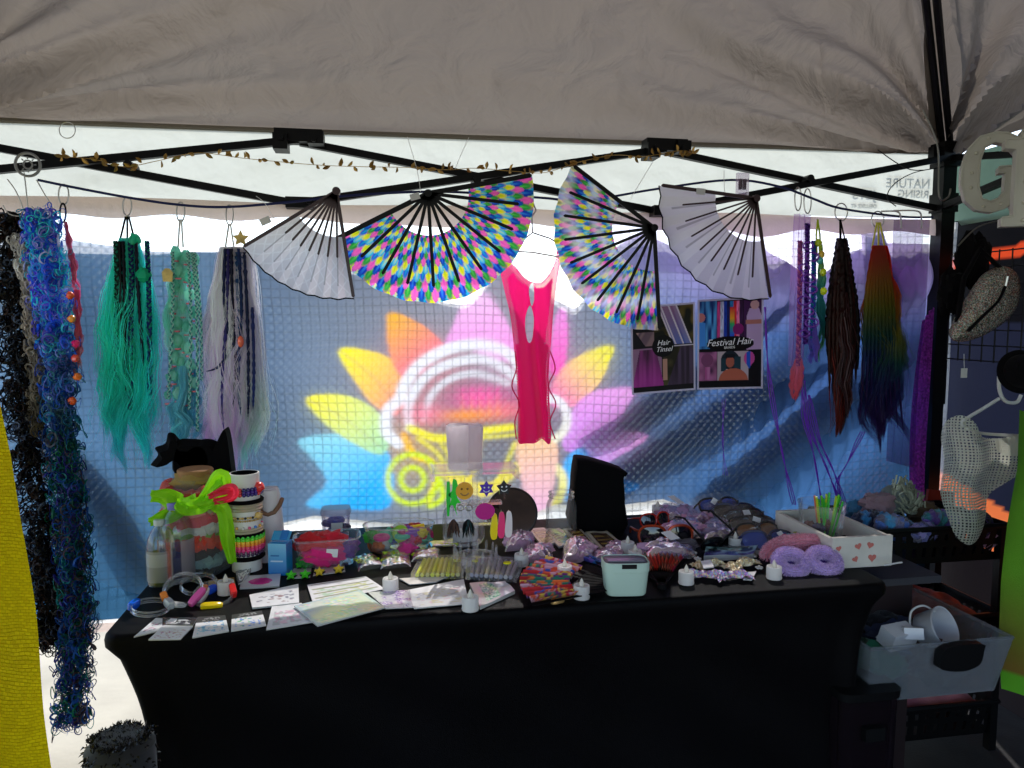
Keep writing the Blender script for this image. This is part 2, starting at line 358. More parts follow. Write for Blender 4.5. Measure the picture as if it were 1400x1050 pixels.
# the maker's print on the outside of the valance, read from behind
PRT = mat('valance_print', S(96, 100, 98), .8, trans=.4)
for body, px, py, size in (('NATURE', 1240, 247, .05), ('RISING', 1247, 262, .045), ('JETS', 1180, 263, .055), ('DELUXE 4T', 1180, 279, .022)):
    p = at(px, py, Y=YB + .03); text('valance_lettering', body, size, PRT, gz, G(p), mirror=True, bold=.0006)

# ------------------------------------------------------------------ back wall: clear reinforced sheet, banner behind it
YW = 2.595
def tarp_material():
    m = bpy.data.materials.new('clear_reinforced_sheet'); m.use_nodes = True; N = m.node_tree.nodes; L = m.node_tree.links
    N.remove(N['Principled BSDF']); out = N['Material Output']; tc = N.new('ShaderNodeTexCoord')
    nz = N.new('ShaderNodeTexNoise'); nz.inputs['Scale'].default_value = 2.2; L.new(tc.outputs['Object'], nz.inputs['Vector'])
    ad = N.new('ShaderNodeVectorMath'); ad.operation = 'MULTIPLY_ADD'; ad.inputs[1].default_value = (.05, .05, .05); L.new(nz.outputs['Color'], ad.inputs[0]); L.new(tc.outputs['Object'], ad.inputs[2])
    sp = N.new('ShaderNodeSeparateXYZ'); L.new(ad.outputs[0], sp.inputs[0])
    def mth(op, a, b=None):
        q = N.new('ShaderNodeMath'); q.operation = op
        for i, v in enumerate((a, b)):
            if v is None: continue
            if isinstance(v, (int, float)): q.inputs[i].default_value = v
            else: L.new(v, q.inputs[i])
        return q.outputs[0]
    CELL = .030
    fx = mth('ABSOLUTE', mth('SUBTRACT', mth('FRACT', mth('DIVIDE', sp.outputs[0], CELL)), .5)); fz = mth('ABSOLUTE', mth('SUBTRACT', mth('FRACT', mth('DIVIDE', sp.outputs[2], CELL)), .5))
    dst = mth('MAXIMUM', fx, fz)
    mr = N.new('ShaderNodeMapRange'); mr.interpolation_type = 'SMOOTHSTEP'; mr.inputs[1].default_value = .385; mr.inputs[2].default_value = .47; L.new(dst, mr.inputs[0])
    n2 = N.new('ShaderNodeTexNoise'); n2.inputs['Scale'].default_value = 5; n2.inputs['Detail'].default_value = 3; L.new(tc.outputs['Object'], n2.inputs['Vector'])
    m2 = N.new('ShaderNodeMapRange'); m2.inputs[1].default_value = .35; m2.inputs[2].default_value = .65; m2.inputs[3].default_value = .2; m2.inputs[4].default_value = .95; L.new(n2.outputs[0], m2.inputs[0])
    line = mth('MULTIPLY', mr.outputs[0], m2.outputs[0])
    hgt = mth('MULTIPLY', mth('COSINE', mth('MULTIPLY', fx, 6.283)), mth('COSINE', mth('MULTIPLY', fz, 6.283)))
    bp = N.new('ShaderNodeBump'); bp.inputs['Strength'].default_value = .3; bp.inputs['Distance'].default_value = .005; L.new(hgt, bp.inputs['Height'])
    tp = N.new('ShaderNodeBsdfTransparent'); tp.inputs[0].default_value = (.86, .88, .91, 1)
    tl = N.new('ShaderNodeBsdfTranslucent'); tl.inputs[0].default_value = (.86, .88, .9, 1); L.new(bp.outputs[0], tl.inputs['Normal'])
    df = N.new('ShaderNodeBsdfDiffuse'); df.inputs[0].default_value = (.22, .23, .25, 1)
    gl = N.new('ShaderNodeBsdfGlossy'); gl.inputs['Roughness'].default_value = .22; L.new(bp.outputs[0], gl.inputs['Normal'])
    a = N.new('ShaderNodeMixShader'); a.inputs[0].default_value = .34; L.new(tp.outputs[0], a.inputs[1]); L.new(tl.outputs[0], a.inputs[2])
    b = N.new('ShaderNodeMixShader'); b.inputs[0].default_value = .78; L.new(tl.outputs[0], b.inputs[1]); L.new(df.outputs[0], b.inputs[2])
    b2 = N.new('ShaderNodeMixShader'); b2.inputs[0].default_value = .32; L.new(b.outputs[0], b2.inputs[1]); L.new(tp.outputs[0], b2.inputs[2])
    c = N.new('ShaderNodeMixShader'); L.new(line, c.inputs[0]); L.new(a.outputs[0], c.inputs[1]); L.new(b2.outputs[0], c.inputs[2])
    d = N.new('ShaderNodeMixShader'); d.inputs[0].default_value = .06; L.new(c.outputs[0], d.inputs[1]); L.new(gl.outputs[0], d.inputs[2])
    L.new(d.outputs[0], out.inputs[0]); return m
TARP = tarp_material()
tw = thing('clear_tarp', 'clear reinforced plastic tarp with a square thread grid closing the back of the stall', 'tarp', (XL, YW, .38))
u, v = np.meshgrid(np.linspace(XL, 2.225, 240), np.linspace(.38, 1.79, 90))
Yt = .010 * np.sin(u * 3.1 + v) + .012 * (vnoise(u, v, 3.5, 4) - .5) + np.where(v < .62, (.62 - v) * .12, 0)
zt = v + np.where(v > 1.7, .006 * np.sin(u * 9), 0)
mb = MB(); mb.sheet(u - XL, Yt, zt - .38); mb.build('grid_sheet', TARP, tw)
HEM = mat('tarp_hem', S(222, 208, 198), .8, trans=.7, tcol=S(205, 186, 176), bump=(14, .8, .01), nz=(6, .1))
uu, vv = np.meshgrid(np.linspace(XL, 2.16, 160), np.linspace(0, 1, 6))
low = 1.745 - .018 * np.clip(np.sin(uu * 5 + 1), 0, 1) ** 4 + .008 * np.sin(uu * 17)
mb = MB(); mb.sheet(uu - XL, -.02 + .006 * np.sin(uu * 8 + vv * 2), low + (1.80 + .004 * np.sin(uu * 6) - low) * vv - .38); mb.build('top_hem', HEM, tw)
mb = MB(); mb.sheet(uu - XL, -.006 + .004 * np.sin(uu * 11) + 0 * vv, .385 + .03 * vv - .38 + .004 * np.sin(uu * 7)); mb.build('bottom_hem', HEM, tw)

# the printed banner
YN = 2.616
bn = thing('lotus_banner', 'blue grey cloth banner printed with a bright lotus emblem behind the clear tarp', 'banner', (XL, YN, .45))
NX, NZ = 640, 250
q = [at(a, b, Y=YN) for a, b in ((-60, 325), (90, 327), (150, 336), (215, 345), (300, 345), (350, 338), (420, 352), (500, 372), (560, 388), (600, 412), (640, 418), (660, 398), (690, 352), (740, 400), (790, 425), (830, 345), (880, 316), (930, 345), (965, 362), (1000, 340), (1050, 335), (1085, 372), (1110, 385), (1160, 345), (1215, 330), (1300, 335))]
xs = np.linspace(XL, 2.15, NX); top = np.interp(xs, [p.x for p in q], [p.z for p in q]); top = np.convolve(np.pad(top, 4, mode='edge'), np.ones(9) / 9, 'valid')
t = np.linspace(0, 1, NZ)[:, None]; BX = np.broadcast_to(xs, (NZ, NX)); 
qb = [at(a, b, Y=YN) for a, b in ((-60, 850), (120, 846), (230, 836), (330, 800), (376, 716), (430, 704), (500, 712), (580, 722), (700, 714), (760, 690), (830, 694), (905, 682), (990, 712), (1060, 745), (1120, 815), (1300, 850))]
bot = np.interp(xs, [p.x for p in qb], [p.z for p in qb])[None, :]; BZ = bot + (top[None, :] - bot) * t
ox = np.array(S(104, 132, 172)); K = np.empty((NZ, NX, 3))
cxp = at(655, 560, Y=YN)
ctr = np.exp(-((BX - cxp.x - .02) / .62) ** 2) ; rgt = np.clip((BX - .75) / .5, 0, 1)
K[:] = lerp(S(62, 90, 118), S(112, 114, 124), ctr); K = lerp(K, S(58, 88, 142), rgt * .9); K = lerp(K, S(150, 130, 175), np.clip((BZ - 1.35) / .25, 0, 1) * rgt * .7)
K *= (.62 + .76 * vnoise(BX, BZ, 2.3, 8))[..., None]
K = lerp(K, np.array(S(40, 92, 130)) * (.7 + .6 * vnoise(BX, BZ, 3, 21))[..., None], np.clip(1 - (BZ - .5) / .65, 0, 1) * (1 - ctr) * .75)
def pl(pts): return [(p.x, p.z) for p in (at(a, b, Y=YN) for a, b in pts)]
def petal(pts, c_tip, c_base, tip, base, soft=1.0):
    global K
    poly = smooth_poly(pl(pts)); ins = inpoly(BX, BZ, poly.tolist()); (tx, tz), (bx, bz) = pl([tip, base])
    s = np.clip(((BX - tx) * (bx - tx) + (BZ - tz) * (bz - tz)) / ((bx - tx) ** 2 + (bz - tz) ** 2), 0, 1)
    K = np.where(ins[..., None], K * (1 - soft) + lerp(c_tip, c_base, s) * soft, K)
def stroke(pts, wpx, c0, c1=None, soft=1.0):
    global K
    p = smooth_poly(pl(pts), False); d = dist_line(BX, BZ, p.tolist()); wd = wpx * .0026 / 2
    a = np.clip((wd - d) / .004 + .5, 0, 1) * soft
    if c1 is None: c = np.broadcast_to(np.asarray(c0, float), K.shape)
    else:
        zz = np.clip((p[0][1] - BZ) / (p[0][1] - p[-1][1] + 1e-6), 0, 1); c = lerp(c0, c1, zz)
    K = K * (1 - a[..., None]) + c * a[..., None]
def blob(px, py, rx, ry, c, al):
    global K
    p_ = at(px, py, Y=YN); g_ = np.exp(-((BX - p_.x) / (rx * .0026)) ** 2 - ((BZ - p_.z) / (ry * .0026)) ** 2) * al; K = lerp(K, c, g_)
blob(590, 515, 60, 50, S(235, 90, 100), .45); blob(720, 520, 60, 50, S(235, 80, 160), .4); blob(560, 610, 45, 50, S(230, 160, 60), .4)
YEL, ORG, PNK, MAG, CYA, BLU, LIM, WHT = S(255, 240, 20), S(255, 168, 30), S(240, 130, 215), S(250, 60, 170), S(130, 215, 240), S(30, 165, 250), S(205, 235, 20), S(236, 236, 242)
petal([(408, 603), (450, 594), (500, 600), (532, 620), (534, 690), (480, 696), (420, 690), (446, 660), (428, 628)], CYA, BLU, (440, 600), (500, 670))
petal([(418, 545), (470, 540), (512, 560), (532, 592), (522, 622), (482, 606), (445, 580)], YEL, S(150, 220, 160), (425, 545), (525, 625))
petal([(463, 478), (512, 481), (548, 500), (560, 525), (544, 566), (514, 556), (488, 525)], YEL, S(255, 120, 110), (470, 480), (556, 550))
petal([(530, 430), (570, 440), (602, 465), (604, 482), (562, 518), (536, 495)], ORG, S(250, 90, 130), (535, 435), (585, 500))
petal([(606, 482), (618, 448), (636, 412), (662, 400), (692, 438), (708, 478), (700, 496), (640, 478)], S(246, 180, 232), PNK, (655, 405), (655, 480))
petal([(752, 505), (756, 450), (764, 424), (774, 426), (776, 470), (768, 510)], PNK, MAG, (768, 424), (758, 505))
petal([(837, 472), (785, 490), (758, 520), (752, 552), (784, 556), (818, 526), (832, 498)], YEL, MAG, (825, 480), (760, 555))
petal([(866, 531), (806, 538), (776, 575), (772, 615), (800, 612), (836, 590), (856, 558)], S(240, 150, 226), S(205, 120, 225), (860, 535), (780, 605))
petal([(886, 597), (842, 588), (800, 606), (776, 640), (812, 640), (850, 622)], S(240, 150, 220), S(190, 140, 235), (880, 597), (790, 630))
petal([(768, 660), (774, 628), (798, 612), (818, 640), (866, 660), (868, 670), (800, 684), (770, 684)], BLU, S(30, 140, 240), (780, 620), (860, 668))
for pts in ([(463, 478), (510, 515), (545, 560)], [(420, 546), (470, 572), (520, 612)], [(836, 474), (800, 515), (765, 550)], [(864, 532), (820, 568), (778, 608)], [(884, 598), (840, 610), (790, 630)]): stroke(pts, 2, S(150, 110, 110), soft=.6)
stroke([(545, 606), (528, 590), (530, 562), (546, 546), (552, 528), (572, 500), (610, 478), (650, 471), (690, 480), (712, 502)], 15, WHT)
stroke([(560, 585), (560, 548), (586, 512), (628, 494), (672, 494), (712, 522)], 12, WHT)
stroke([(580, 572), (590, 540), (616, 518), (652, 511), (694, 524)], 9, WHT)
blob(655, 565, 60, 48, S(96, 92, 108), .9); blob(655, 545, 34, 16, S(250, 70, 150), .9); blob(640, 568, 46, 8, S(255, 140, 40), .95); blob(690, 560, 30, 12, S(255, 110, 120), .7); blob(580, 566, 26, 14, S(250, 110, 140), .8)
for x_ in (632, 644, 656, 668, 680): stroke([(x_, 532), (x_ + 1, 566)], 4, S(255, 60, 160), S(255, 150, 40), .7)
stroke([(560, 585), (600, 600), (640, 592), (700, 584)], 10, YEL, soft=.9); stroke([(596, 596), (660, 598), (706, 594)], 5, YEL, soft=.7); stroke([(604, 608), (626, 640), (640, 664)], 6, YEL, soft=.7); stroke([(704, 606), (690, 640), (676, 664)], 6, YEL, soft=.7); stroke([(572, 600), (600, 622), (620, 660)], 6, YEL, soft=.7)
stroke([(655, 590), (650, 640), (640, 660), (670, 664)], 7, S(250, 220, 60)); stroke([(600, 640), (660, 672), (705, 640)], 16, S(250, 225, 60), soft=.8)
stroke([(552, 596), (566, 622), (590, 632), (596, 660), (585, 684)], 10, ORG, YEL)
for r_ in (34, 16): stroke([(564 + r_ * math.cos(a), 655 + r_ * math.sin(a)) for a in np.linspace(0, 6.28, 20)], 7, LIM)
stroke([(600, 655), (606, 680), (588, 692)], 8, LIM)
stroke([(738, 552), (758, 545), (774, 562), (772, 588), (748, 612), (752, 630), (770, 652), (766, 680), (744, 694)], 12, WHT, YEL)
stroke([(738, 648), (750, 660), (744, 680)], 9, LIM)
petal([(706, 606), (735, 598), (762, 610), (758, 660), (750, 712), (728, 716), (714, 660)], S(250, 190, 130), S(240, 170, 220), (735, 600), (738, 715))
BY = .004 * np.sin(BX * 2.2 + .4) + .006 * (vnoise(BX, BZ, 4, 14) - .5) + rgt * .010 * np.sin(BX * 95 + 3 * vnoise(BX, BZ, 2, 3)) * .6
dg = BX * .55 - BZ * .83; BY = BY + np.clip(BX - .9, 0, .6) * .08 * np.sin(dg * 19 + 2 * vnoise(BX, BZ, 2, 5)) + np.clip(.2 - BX, 0, 1) * .02 * np.sin((BX * .7 + BZ) * 9)
for c_ in range(3): 
    for _ in range(2): K[1:-1, 1:-1, c_] = (K[1:-1, 1:-1, c_] * 2 + K[:-2, 1:-1, c_] + K[2:, 1:-1, c_] + K[1:-1, :-2, c_] + K[1:-1, 2:, c_]) / 6
K = K * .92 / (1 + .38 * K)
BAN = mat('banner_cloth', vc=True, rough=.85, trans=.74, bump=(260, .25))
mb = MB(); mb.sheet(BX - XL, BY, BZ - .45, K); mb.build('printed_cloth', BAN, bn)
# cloth strips added behind the banner to darken it in shade bands
SHADE_STRIP = mat('banner_shade_strip', S(36, 46, 84), .85, trans=.5)
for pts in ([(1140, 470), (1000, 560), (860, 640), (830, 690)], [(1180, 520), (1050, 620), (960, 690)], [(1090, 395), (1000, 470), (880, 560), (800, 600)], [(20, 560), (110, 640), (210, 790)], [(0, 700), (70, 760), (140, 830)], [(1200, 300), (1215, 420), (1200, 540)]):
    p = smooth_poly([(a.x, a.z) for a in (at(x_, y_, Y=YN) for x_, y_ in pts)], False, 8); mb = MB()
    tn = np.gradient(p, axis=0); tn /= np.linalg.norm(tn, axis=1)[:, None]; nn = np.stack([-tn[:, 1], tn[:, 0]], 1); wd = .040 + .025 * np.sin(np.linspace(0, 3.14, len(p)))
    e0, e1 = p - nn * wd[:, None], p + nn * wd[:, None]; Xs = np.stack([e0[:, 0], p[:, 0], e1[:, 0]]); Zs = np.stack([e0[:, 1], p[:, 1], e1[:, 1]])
    mb.sheet(Xs - XL, np.array([[.045], [.06], [.045]]) + 0 * Xs, Zs - .45); mb.build('shade_strip', SHADE_STRIP, bn)

q = [at(x, y, Y=2.612) for x, y in ((838, 296), (1262, 296), (1262, 396), (838, 372))]
u, v = np.meshgrid(np.linspace(0, 1, 80), np.linspace(0, 1, 30)); X = q[0].x + (q[1].x - q[0].x) * u; z0_ = q[0].z + (q[1].z - q[0].z) * u; z1_ = q[3].z + (q[2].z - q[3].z) * u + .012 * np.sin(u * 11)
mb = MB(); mb.sheet(X - q[0].x, .004 * np.sin(u * 40 + v * 3), z0_ + (z1_ - z0_) * v - q[0].z); tag(mb.build('lilac_film_sheet', mat('lilac_sheet', S(190, 160, 235), .3, trans=.45, clear=.5, tcol=S(205, 165, 245), bump=(50, .8, .01)), loc=q[0]), 'lilac see-through plastic sheet across the top right of the clear tarp', 'film sheet')
# ------------------------------------------------------------------ right side wall, yellow tarp
XS = 2.222
sw = []
u, v = np.meshgrid(np.linspace(2.70, -.4, 150), np.linspace(.006, 1.80, 140))
K2 = np.empty(u.shape + (3,)); K2[:] = S(34, 37, 56)
K2 *= (.85 + .3 * vnoise(u, v, 3, 2))[..., None]
zo = .80 - (2.6 - u) * .25
K2 = np.where((v < zo)[..., None], np.array(S(255, 128, 70)) * (.8 + .4 * vnoise(u, v, 4, 6))[..., None], K2)
K2 = np.where((v < .56)[..., None], np.array(S(26, 20, 22)), K2); K2 = np.where((v > 1.40)[..., None], np.array(S(14, 14, 18)), K2)
zs = 1.635 + (2.6 - u) * .10
K2 = np.where((np.abs(v - zs) < .02)[..., None], np.array(S(240, 80, 40)), K2)
mb = MB(); mb.sheet((.02 * np.sin(u * 6) + .03 * (vnoise(u, v, 3, 9) - .5)) * np.clip((2.45 - u) * 2.5, 0, 1) * np.clip(v * 4, 0, 1), u - 2.62, v, K2)
tag(mb.build('side_wall', mat('side_wall_cloth', vc=True, rough=.85, trans=.42, bump=(40, .4)), loc=(XS, 2.62, 0)), 'navy and orange cloth wall closing the right side of the stall', 'cloth wall')
a = at(0, 520, Y=1.25); b = at(78, 1060, Y=1.25)
u, v = np.meshgrid(np.linspace(0, 1, 60), np.linspace(0, 1, 110)); z = 1.34 + (.35 - 1.34) * v
ze = np.array([at(px, py, Y=1.25) for px, py in ((-40, 400), (0, 530), (20, 620), (40, 740), (52, 840), (64, 940), (72, 1010), (80, 1080), (100, 1300))])
xr = np.interp(-z, -ze[:, 2], ze[:, 0]); X = xr - (1 - u) * .9
mb = MB(); mb.sheet(X - a.x + .9, .035 * np.sin(u * 22 + v * 3) * (.35 + .65 * (1 - u)) + .02 * (vnoise(u * 3, v * 2, 3, 8) - .5) , z - .35)
def weave(name, col, tcol, cell):
    m = mat(name, col, .5, trans=.93, tcol=tcol, nz=(5, .18)); N = m.node_tree.nodes; L = m.node_tree.links
    tc = N.new('ShaderNodeTexCoord'); br = N.new('ShaderNodeTexBrick'); br.inputs['Scale'].default_value = 1 / cell; br.inputs['Mortar Size'].default_value = .07
    br.inputs['Brick Width'].default_value = .75; br.inputs['Row Height'].default_value = .45; br.inputs['Color1'].default_value = (*col, 1); br.inputs['Color2'].default_value = (col[0] * .82, col[1] * .78, col[2] * .6, 1); br.inputs['Mortar'].default_value = (col[0] * .78, col[1] * .72, col[2] * .5, 1); br.inputs['Mortar Smooth'].default_value = 1; mp = N.new('ShaderNodeMapping'); mp.inputs['Rotation'].default_value = (R(90), 0, 0)
    dn = N.new('ShaderNodeTexNoise'); dn.inputs['Scale'].default_value = 9; L.new(tc.outputs['Object'], dn.inputs['Vector']); dv = N.new('ShaderNodeVectorMath'); dv.operation = 'MULTIPLY_ADD'; dv.inputs[1].default_value = (.03, .03, .03); L.new(dn.outputs['Color'], dv.inputs[0]); L.new(tc.outputs['Object'], dv.inputs[2]); L.new(dv.outputs[0], mp.inputs[0]); L.new(mp.outputs[0], br.inputs[0])
    bp = N.new('ShaderNodeBump'); bp.inputs['Strength'].default_value = .9; bp.inputs['Distance'].default_value = .006; bp.invert = True
    L.new(br.outputs['Fac'], bp.inputs['Height']); L.new(bp.outputs[0], N['Principled BSDF'].inputs['Normal'])
    for n in N:
        if n.type == 'BSDF_TRANSLUCENT': L.new(bp.outputs[0], n.inputs['Normal']); L.new(br.outputs['Color'], n.inputs[0])
    return m
tag(mb.build('yellow_tarp', weave('yellow_woven_plastic', S(255, 232, 14), S(255, 235, 10), .012), loc=(a.x - .9, 1.25, .35)), 'yellow woven plastic tarp hanging at the near left edge of the stall', 'tarp')
# ------------------------------------------------------------------ hung from the truss: cord, rings, hooks, garland
YC = 2.46
cp = [at(x, y, Y=YC) for x, y in ((52, 246), (95, 255), (175, 270), (245, 280), (310, 283), (400, 276), (470, 268), (600, 262), (735, 270), (800, 274), (900, 258), (1000, 246), (1065, 255), (1110, 271), (1150, 285), (1230, 296), (1275, 297))]
cp = [Vector(p) for p in smooth_poly([tuple(p) for p in cp], False, 5)]
mb = MB(); o = cp[0]; mb.tube([p - o for p in cp], .0042, 6)
tag(mb.build('cord', mat('navy_cord', S(26, 36, 92), .8, bump=(900, .8)), loc=o), 'navy blue cord strung along the truss to hang things from', 'cord')
GOLD = mat('gold_foil', S(176, 138, 70), .35, .75)
gp = smooth_poly([tuple(at(x, y, Y=2.50)) for x, y in ((86, 214), (130, 218), (170, 228), (215, 220), (270, 209), (330, 216), (380, 221), (440, 226), (500, 228), (560, 229), (610, 232), (650, 230), (700, 234), (745, 236), (790, 222), (840, 212), (880, 214), (930, 206), (950, 210))], False, 6)
gl = thing('leaf_garland', 'thin garland of small gold leaves wound along the back truss', 'garland', tuple(gp[0])); mb = MB(); mb.tube(gp - gp[0], .0012, 4); mb.build('wire', GOLD, gl)
leafm = []
for k in range(3):
    mb = MB(); n = 5; L_ = .020 + .003 * k
    u = np.linspace(0, 1, n); wd = .0062 * np.sin(math.pi * (u * .92 + .05)); 
    mb.sheet(np.stack([-wd, 0 * u, wd]), np.stack([.003 * np.sin(u * 3) + .002, 0 * u, .003 * np.sin(u * 3) + .002]), np.stack([u * L_] * 3)); leafm.append(mb)
lb = [m_.build('leaf', GOLD, gl) for m_ in leafm]
r_ = random.Random(4); cnt = 0
for i in range(len(gp)):
    for k in range(r_.choice((0, 1, 1, 1, 2))):
        if i < len(lb) and k == 0 and cnt < len(lb): o = lb[cnt]
        else: o = lb[cnt % 3].copy(); C.objects.link(o)
        cnt += 1; o.location = gp[i] - gp[0] + np.array([r_.uniform(-.012, .012), r_.uniform(-.006, .002), 0]); o.rotation_euler = (r_.uniform(-.5, .5), r_.uniform(-2.6, 2.6), r_.uniform(-1, 1))
def wire_thing(name, pts, r, label, cat, m=STEEL, group=None, closed=False):
    p0 = Vector(pts[0]); mb = MB(); mb.tube([Vector(p) - p0 for p in pts], r, 6, closed=closed)
    return tag(mb.build(name, m, loc=p0), label, cat, group)
def px_path(pts, Y, k=6, closed=False): return [Vector(p) for p in smooth_poly([tuple(at(a, b, Y=Y)) for a, b in pts], closed, k)]
wire_thing('metal_ring', px_path([(92 + 11 * math.cos(a), 178 + 11 * math.sin(a)) for a in np.linspace(0, 6.28, 13)[:-1]], 2.5, closed=True), .0014, 'thin round metal ring hanging from the canopy edge at the top left', 'ring', closed=True)
# sun charm
c = at(38, 225, Y=2.42); k = mpp(c); t = thing('sun_charm', 'round grey charm with a small sun cut in it hanging on the left truss bar', 'charm', c)
CH = mat('charm_metal', S(140, 140, 140), .5, .4)
mb = MB(); mb.torus((0, 0, 0), 15.5 * k, 1.9 * k, 'Y', 28, 6); mb.build('outer_ring', CH, t); mb = MB(); mb.torus((0, 0, 0), 5.5 * k, 1.2 * k, 'Y', 20, 6); mb.build('sun_disc', CH, t)
for i in range(8):
    mb = MB(); a = i * math.pi / 4; mb.tube([(7.5 * k * math.cos(a), 0, 7.5 * k * math.sin(a)), (10.5 * k * math.cos(a), 0, 10.5 * k * math.sin(a))], .9 * k, 5); mb.build('ray', CH, t)
for pts, lab in (([(10, 245), (22, 262), (31, 285), (27, 295), (12, 292), (4, 281)], 'bent wire hook holding the dark curly yarn wig at the far left'),
                 ([(33, 236), (36, 262), (38, 290), (34, 306), (26, 304)], 'straight wire hook between the two curly yarn wigs'),
                 ([(50, 246), (60, 264), (71, 283), (68, 293), (56, 293), (43, 282)], 'bent wire hook holding the blue curly yarn wig')):
    wire_thing('wire_hook', px_path(pts, 2.43), .0018, lab, 'hook', group='wire hooks on the left truss')
def oval_ring(px, py, w_, h_, Y, lab, m=STEEL, r=.0022, name='hanging_ring'):
    return wire_thing(name, px_path([(px + w_ / 2 * math.cos(a), py + h_ / 2 * math.sin(a)) for a in np.linspace(0, 6.28, 15)[:-1]], Y, 3, True), r, lab, 'ring', m, 'rings on the navy cord', closed=True)
for px, py, w_, h_, lab in ((87, 266, 14, 28, 'pale ring on the cord above the pink hair strip'), (174, 282, 12, 26, 'pale ring on the cord above the teal hair bundle'),
                            (247, 290, 11, 27, 'pale ring on the cord above the mint braided hair'), (314, 294, 10, 28, 'pale ring on the cord above the lilac and navy hair'),
                            (1104, 275, 10, 34, 'long wire ring above the purple beaded hair strip'), (1091, 272, 9, 32, 'wire ring left of the purple beaded hair strip'),
                            (1150, 290, 17, 24, 'thin round ring above the dark red dreadlocks'), (1200, 300, 17, 22, 'pale ring above the rainbow dreadlocks')):
    oval_ring(px, py, w_, h_, 2.46, lab)
oval_ring(86, 291, 8, 26, 2.45, 'black oval clip ring holding the pink hair strip', BLACK, .0025)
wire_thing('white_hook', px_path([(1205, 289), (1225, 289), (1231, 295), (1232, 312)], 2.44), .003, 'white square bent hook above the rainbow dreadlocks', 'hook', WHITEPL, 'white hooks at the right end of the cord')
wire_thing('white_hook', px_path([(1222, 288), (1250, 288), (1259, 293), (1260, 312)], 2.42), .003, 'white square bent hook holding the purple film strips', 'hook', WHITEPL, 'white hooks at the right end of the cord')
wire_thing('hook_wire', px_path([(1262, 150), (1282, 200), (1284, 268), (1296, 270), (1300, 258)], 2.35), .003, 'long silver wire hook in front of the right corner post', 'wire', mat('old_wire', S(120, 118, 112), .4, .8))
wire_thing('dark_cable', px_path([(1200, 205), (1245, 232), (1290, 228), (1250, 236), (1222, 252), (1213, 270), (1225, 282)], 2.5), .0018, 'thin dark cable looping off the right truss bar', 'cable', BLACKPL)
for pts, lab in (([(557, 187), (570, 232), (575, 262)], 'white fishing line holding the pivot of the rainbow fan'), ([(641, 188), (630, 212), (622, 232)], 'white fishing line slanting down to the truss beside the rainbow fan'),
                 ([(892, 222), (872, 255), (862, 272)], 'white fishing line holding the pale rainbow fan'), ([(990, 232), (990, 250), (991, 266)], 'white fishing line holding the right white fan'), ([(350, 268), (362, 278), (375, 300)], 'white tie holding the left white fan')):
    wire_thing('fishing_line', px_path(pts, 2.40), .0009, lab, 'string', WHITEPL, 'fishing lines holding the fans')

# ------------------------------------------------------------------ hair
def hair(mb, px, y0, y1, Y, w0, w1, w2, n, colf, rad=.0011, k=16, wav=.006, frq=3, depth=.6, tipvar=.25, sway=0, seed=1, mid=.45):
    """n fine strands hung from (px,y0) to y1 (measured units), with half widths w0 at the top, w1 at mid and w2 at the tips"""
    n = int(n * 2.2); rad = rad * .56; g = np.random.default_rng(seed); p0 = at(px, y0, Y=Y); p1 = at(px + sway, y1, Y=Y); s_ = mpp(p0); H_ = p0.z - p1.z
    t = np.linspace(0, 1, k)[None, :]; nc = max(4, n // 90); ci = g.integers(0, nc, n)
    ca = g.uniform(0, 6.283, nc); cr = np.sqrt(g.random(nc)); cl = 1 - tipvar * g.random(nc); cph = g.uniform(0, 6.283, (nc, 3)); cf = g.uniform(.6, 1.4, (nc, 1))
    W = np.where(t < mid, w0 + (w1 - w0) * np.sin(t / mid * math.pi / 2), w1 + (w2 - w1) * ((t - mid) / (1 - mid))) * s_
    L_ = H_ * (cl[ci][:, None] - .06 * g.random((n, 1))); tt = t * L_ / H_
    wob = wav * 1.6 * (np.sin(frq * 4 * cf[ci] * t + cph[ci, :1]) + .5 * np.sin(frq * 9 * cf[ci] * t + cph[ci, 1:2])) * np.clip(t * 2.5, 0, 1) * (.4 + t)
    lr = (.42 * W + .0015) * np.where(t < .6, 1, 1 - ((t - .6) / .4) ** 1.3 * .88); a = g.uniform(0, 6.283, (n, 1)); r_ = np.sqrt(g.random((n, 1)))
    sw_ = .35 * np.sin(7 * t + cph[ci, 2:3])
    cx_, cy_ = (np.cos(ca) * cr)[ci][:, None], (np.sin(ca) * cr)[ci][:, None]
    fly = (g.random((n, 1)) < .12) * g.normal(0, 1, (n, 1)) * .35 * W * t
    X = p0.x + (p1.x - p0.x) * t + cx_ * W * .8 + lr * np.cos(a + sw_) * r_ + wob + fly + .0016 * np.sin(30 * t + a)
    Yy = p0.y + (cy_ * W * .8 + lr * np.sin(a + sw_) * r_) * depth + .6 * wav * np.cos(frq * 5.1 * t + cph[ci, 1:2]) * t
    P = np.stack([X, Yy, p0.z - L_ * t], -1)
    Rd = rad * np.clip(1.15 - t ** 5, .12, 1) * (.6 + .6 * g.random((n, 1)))
    K = colf(tt, cx_ * .9 + 0 * t, (.5 * g.random(nc)[ci][:, None] + .5 * g.random((n, 1))) + 0 * t); K = np.clip(K * (1.05 + .5 * g.random((n, 1, 1))) * (.85 + .3 * g.random(nc))[ci][:, None, None], 0, 1)
    mb.strands(P - np.array(mb.o), np.broadcast_to(Rd, P.shape[:2]), K)
def ramp(t, stops):
    pos = [s[0] for s in stops]; col = np.array([s[1] for s in stops]); return np.stack([np.interp(t, pos, col[:, i]) for i in range(3)], -1)
def pick(r, cols): return np.array(cols)[np.minimum((r * len(cols)).astype(int), len(cols) - 1)]
def HB(o): m_ = MB(); m_.o = o; return m_
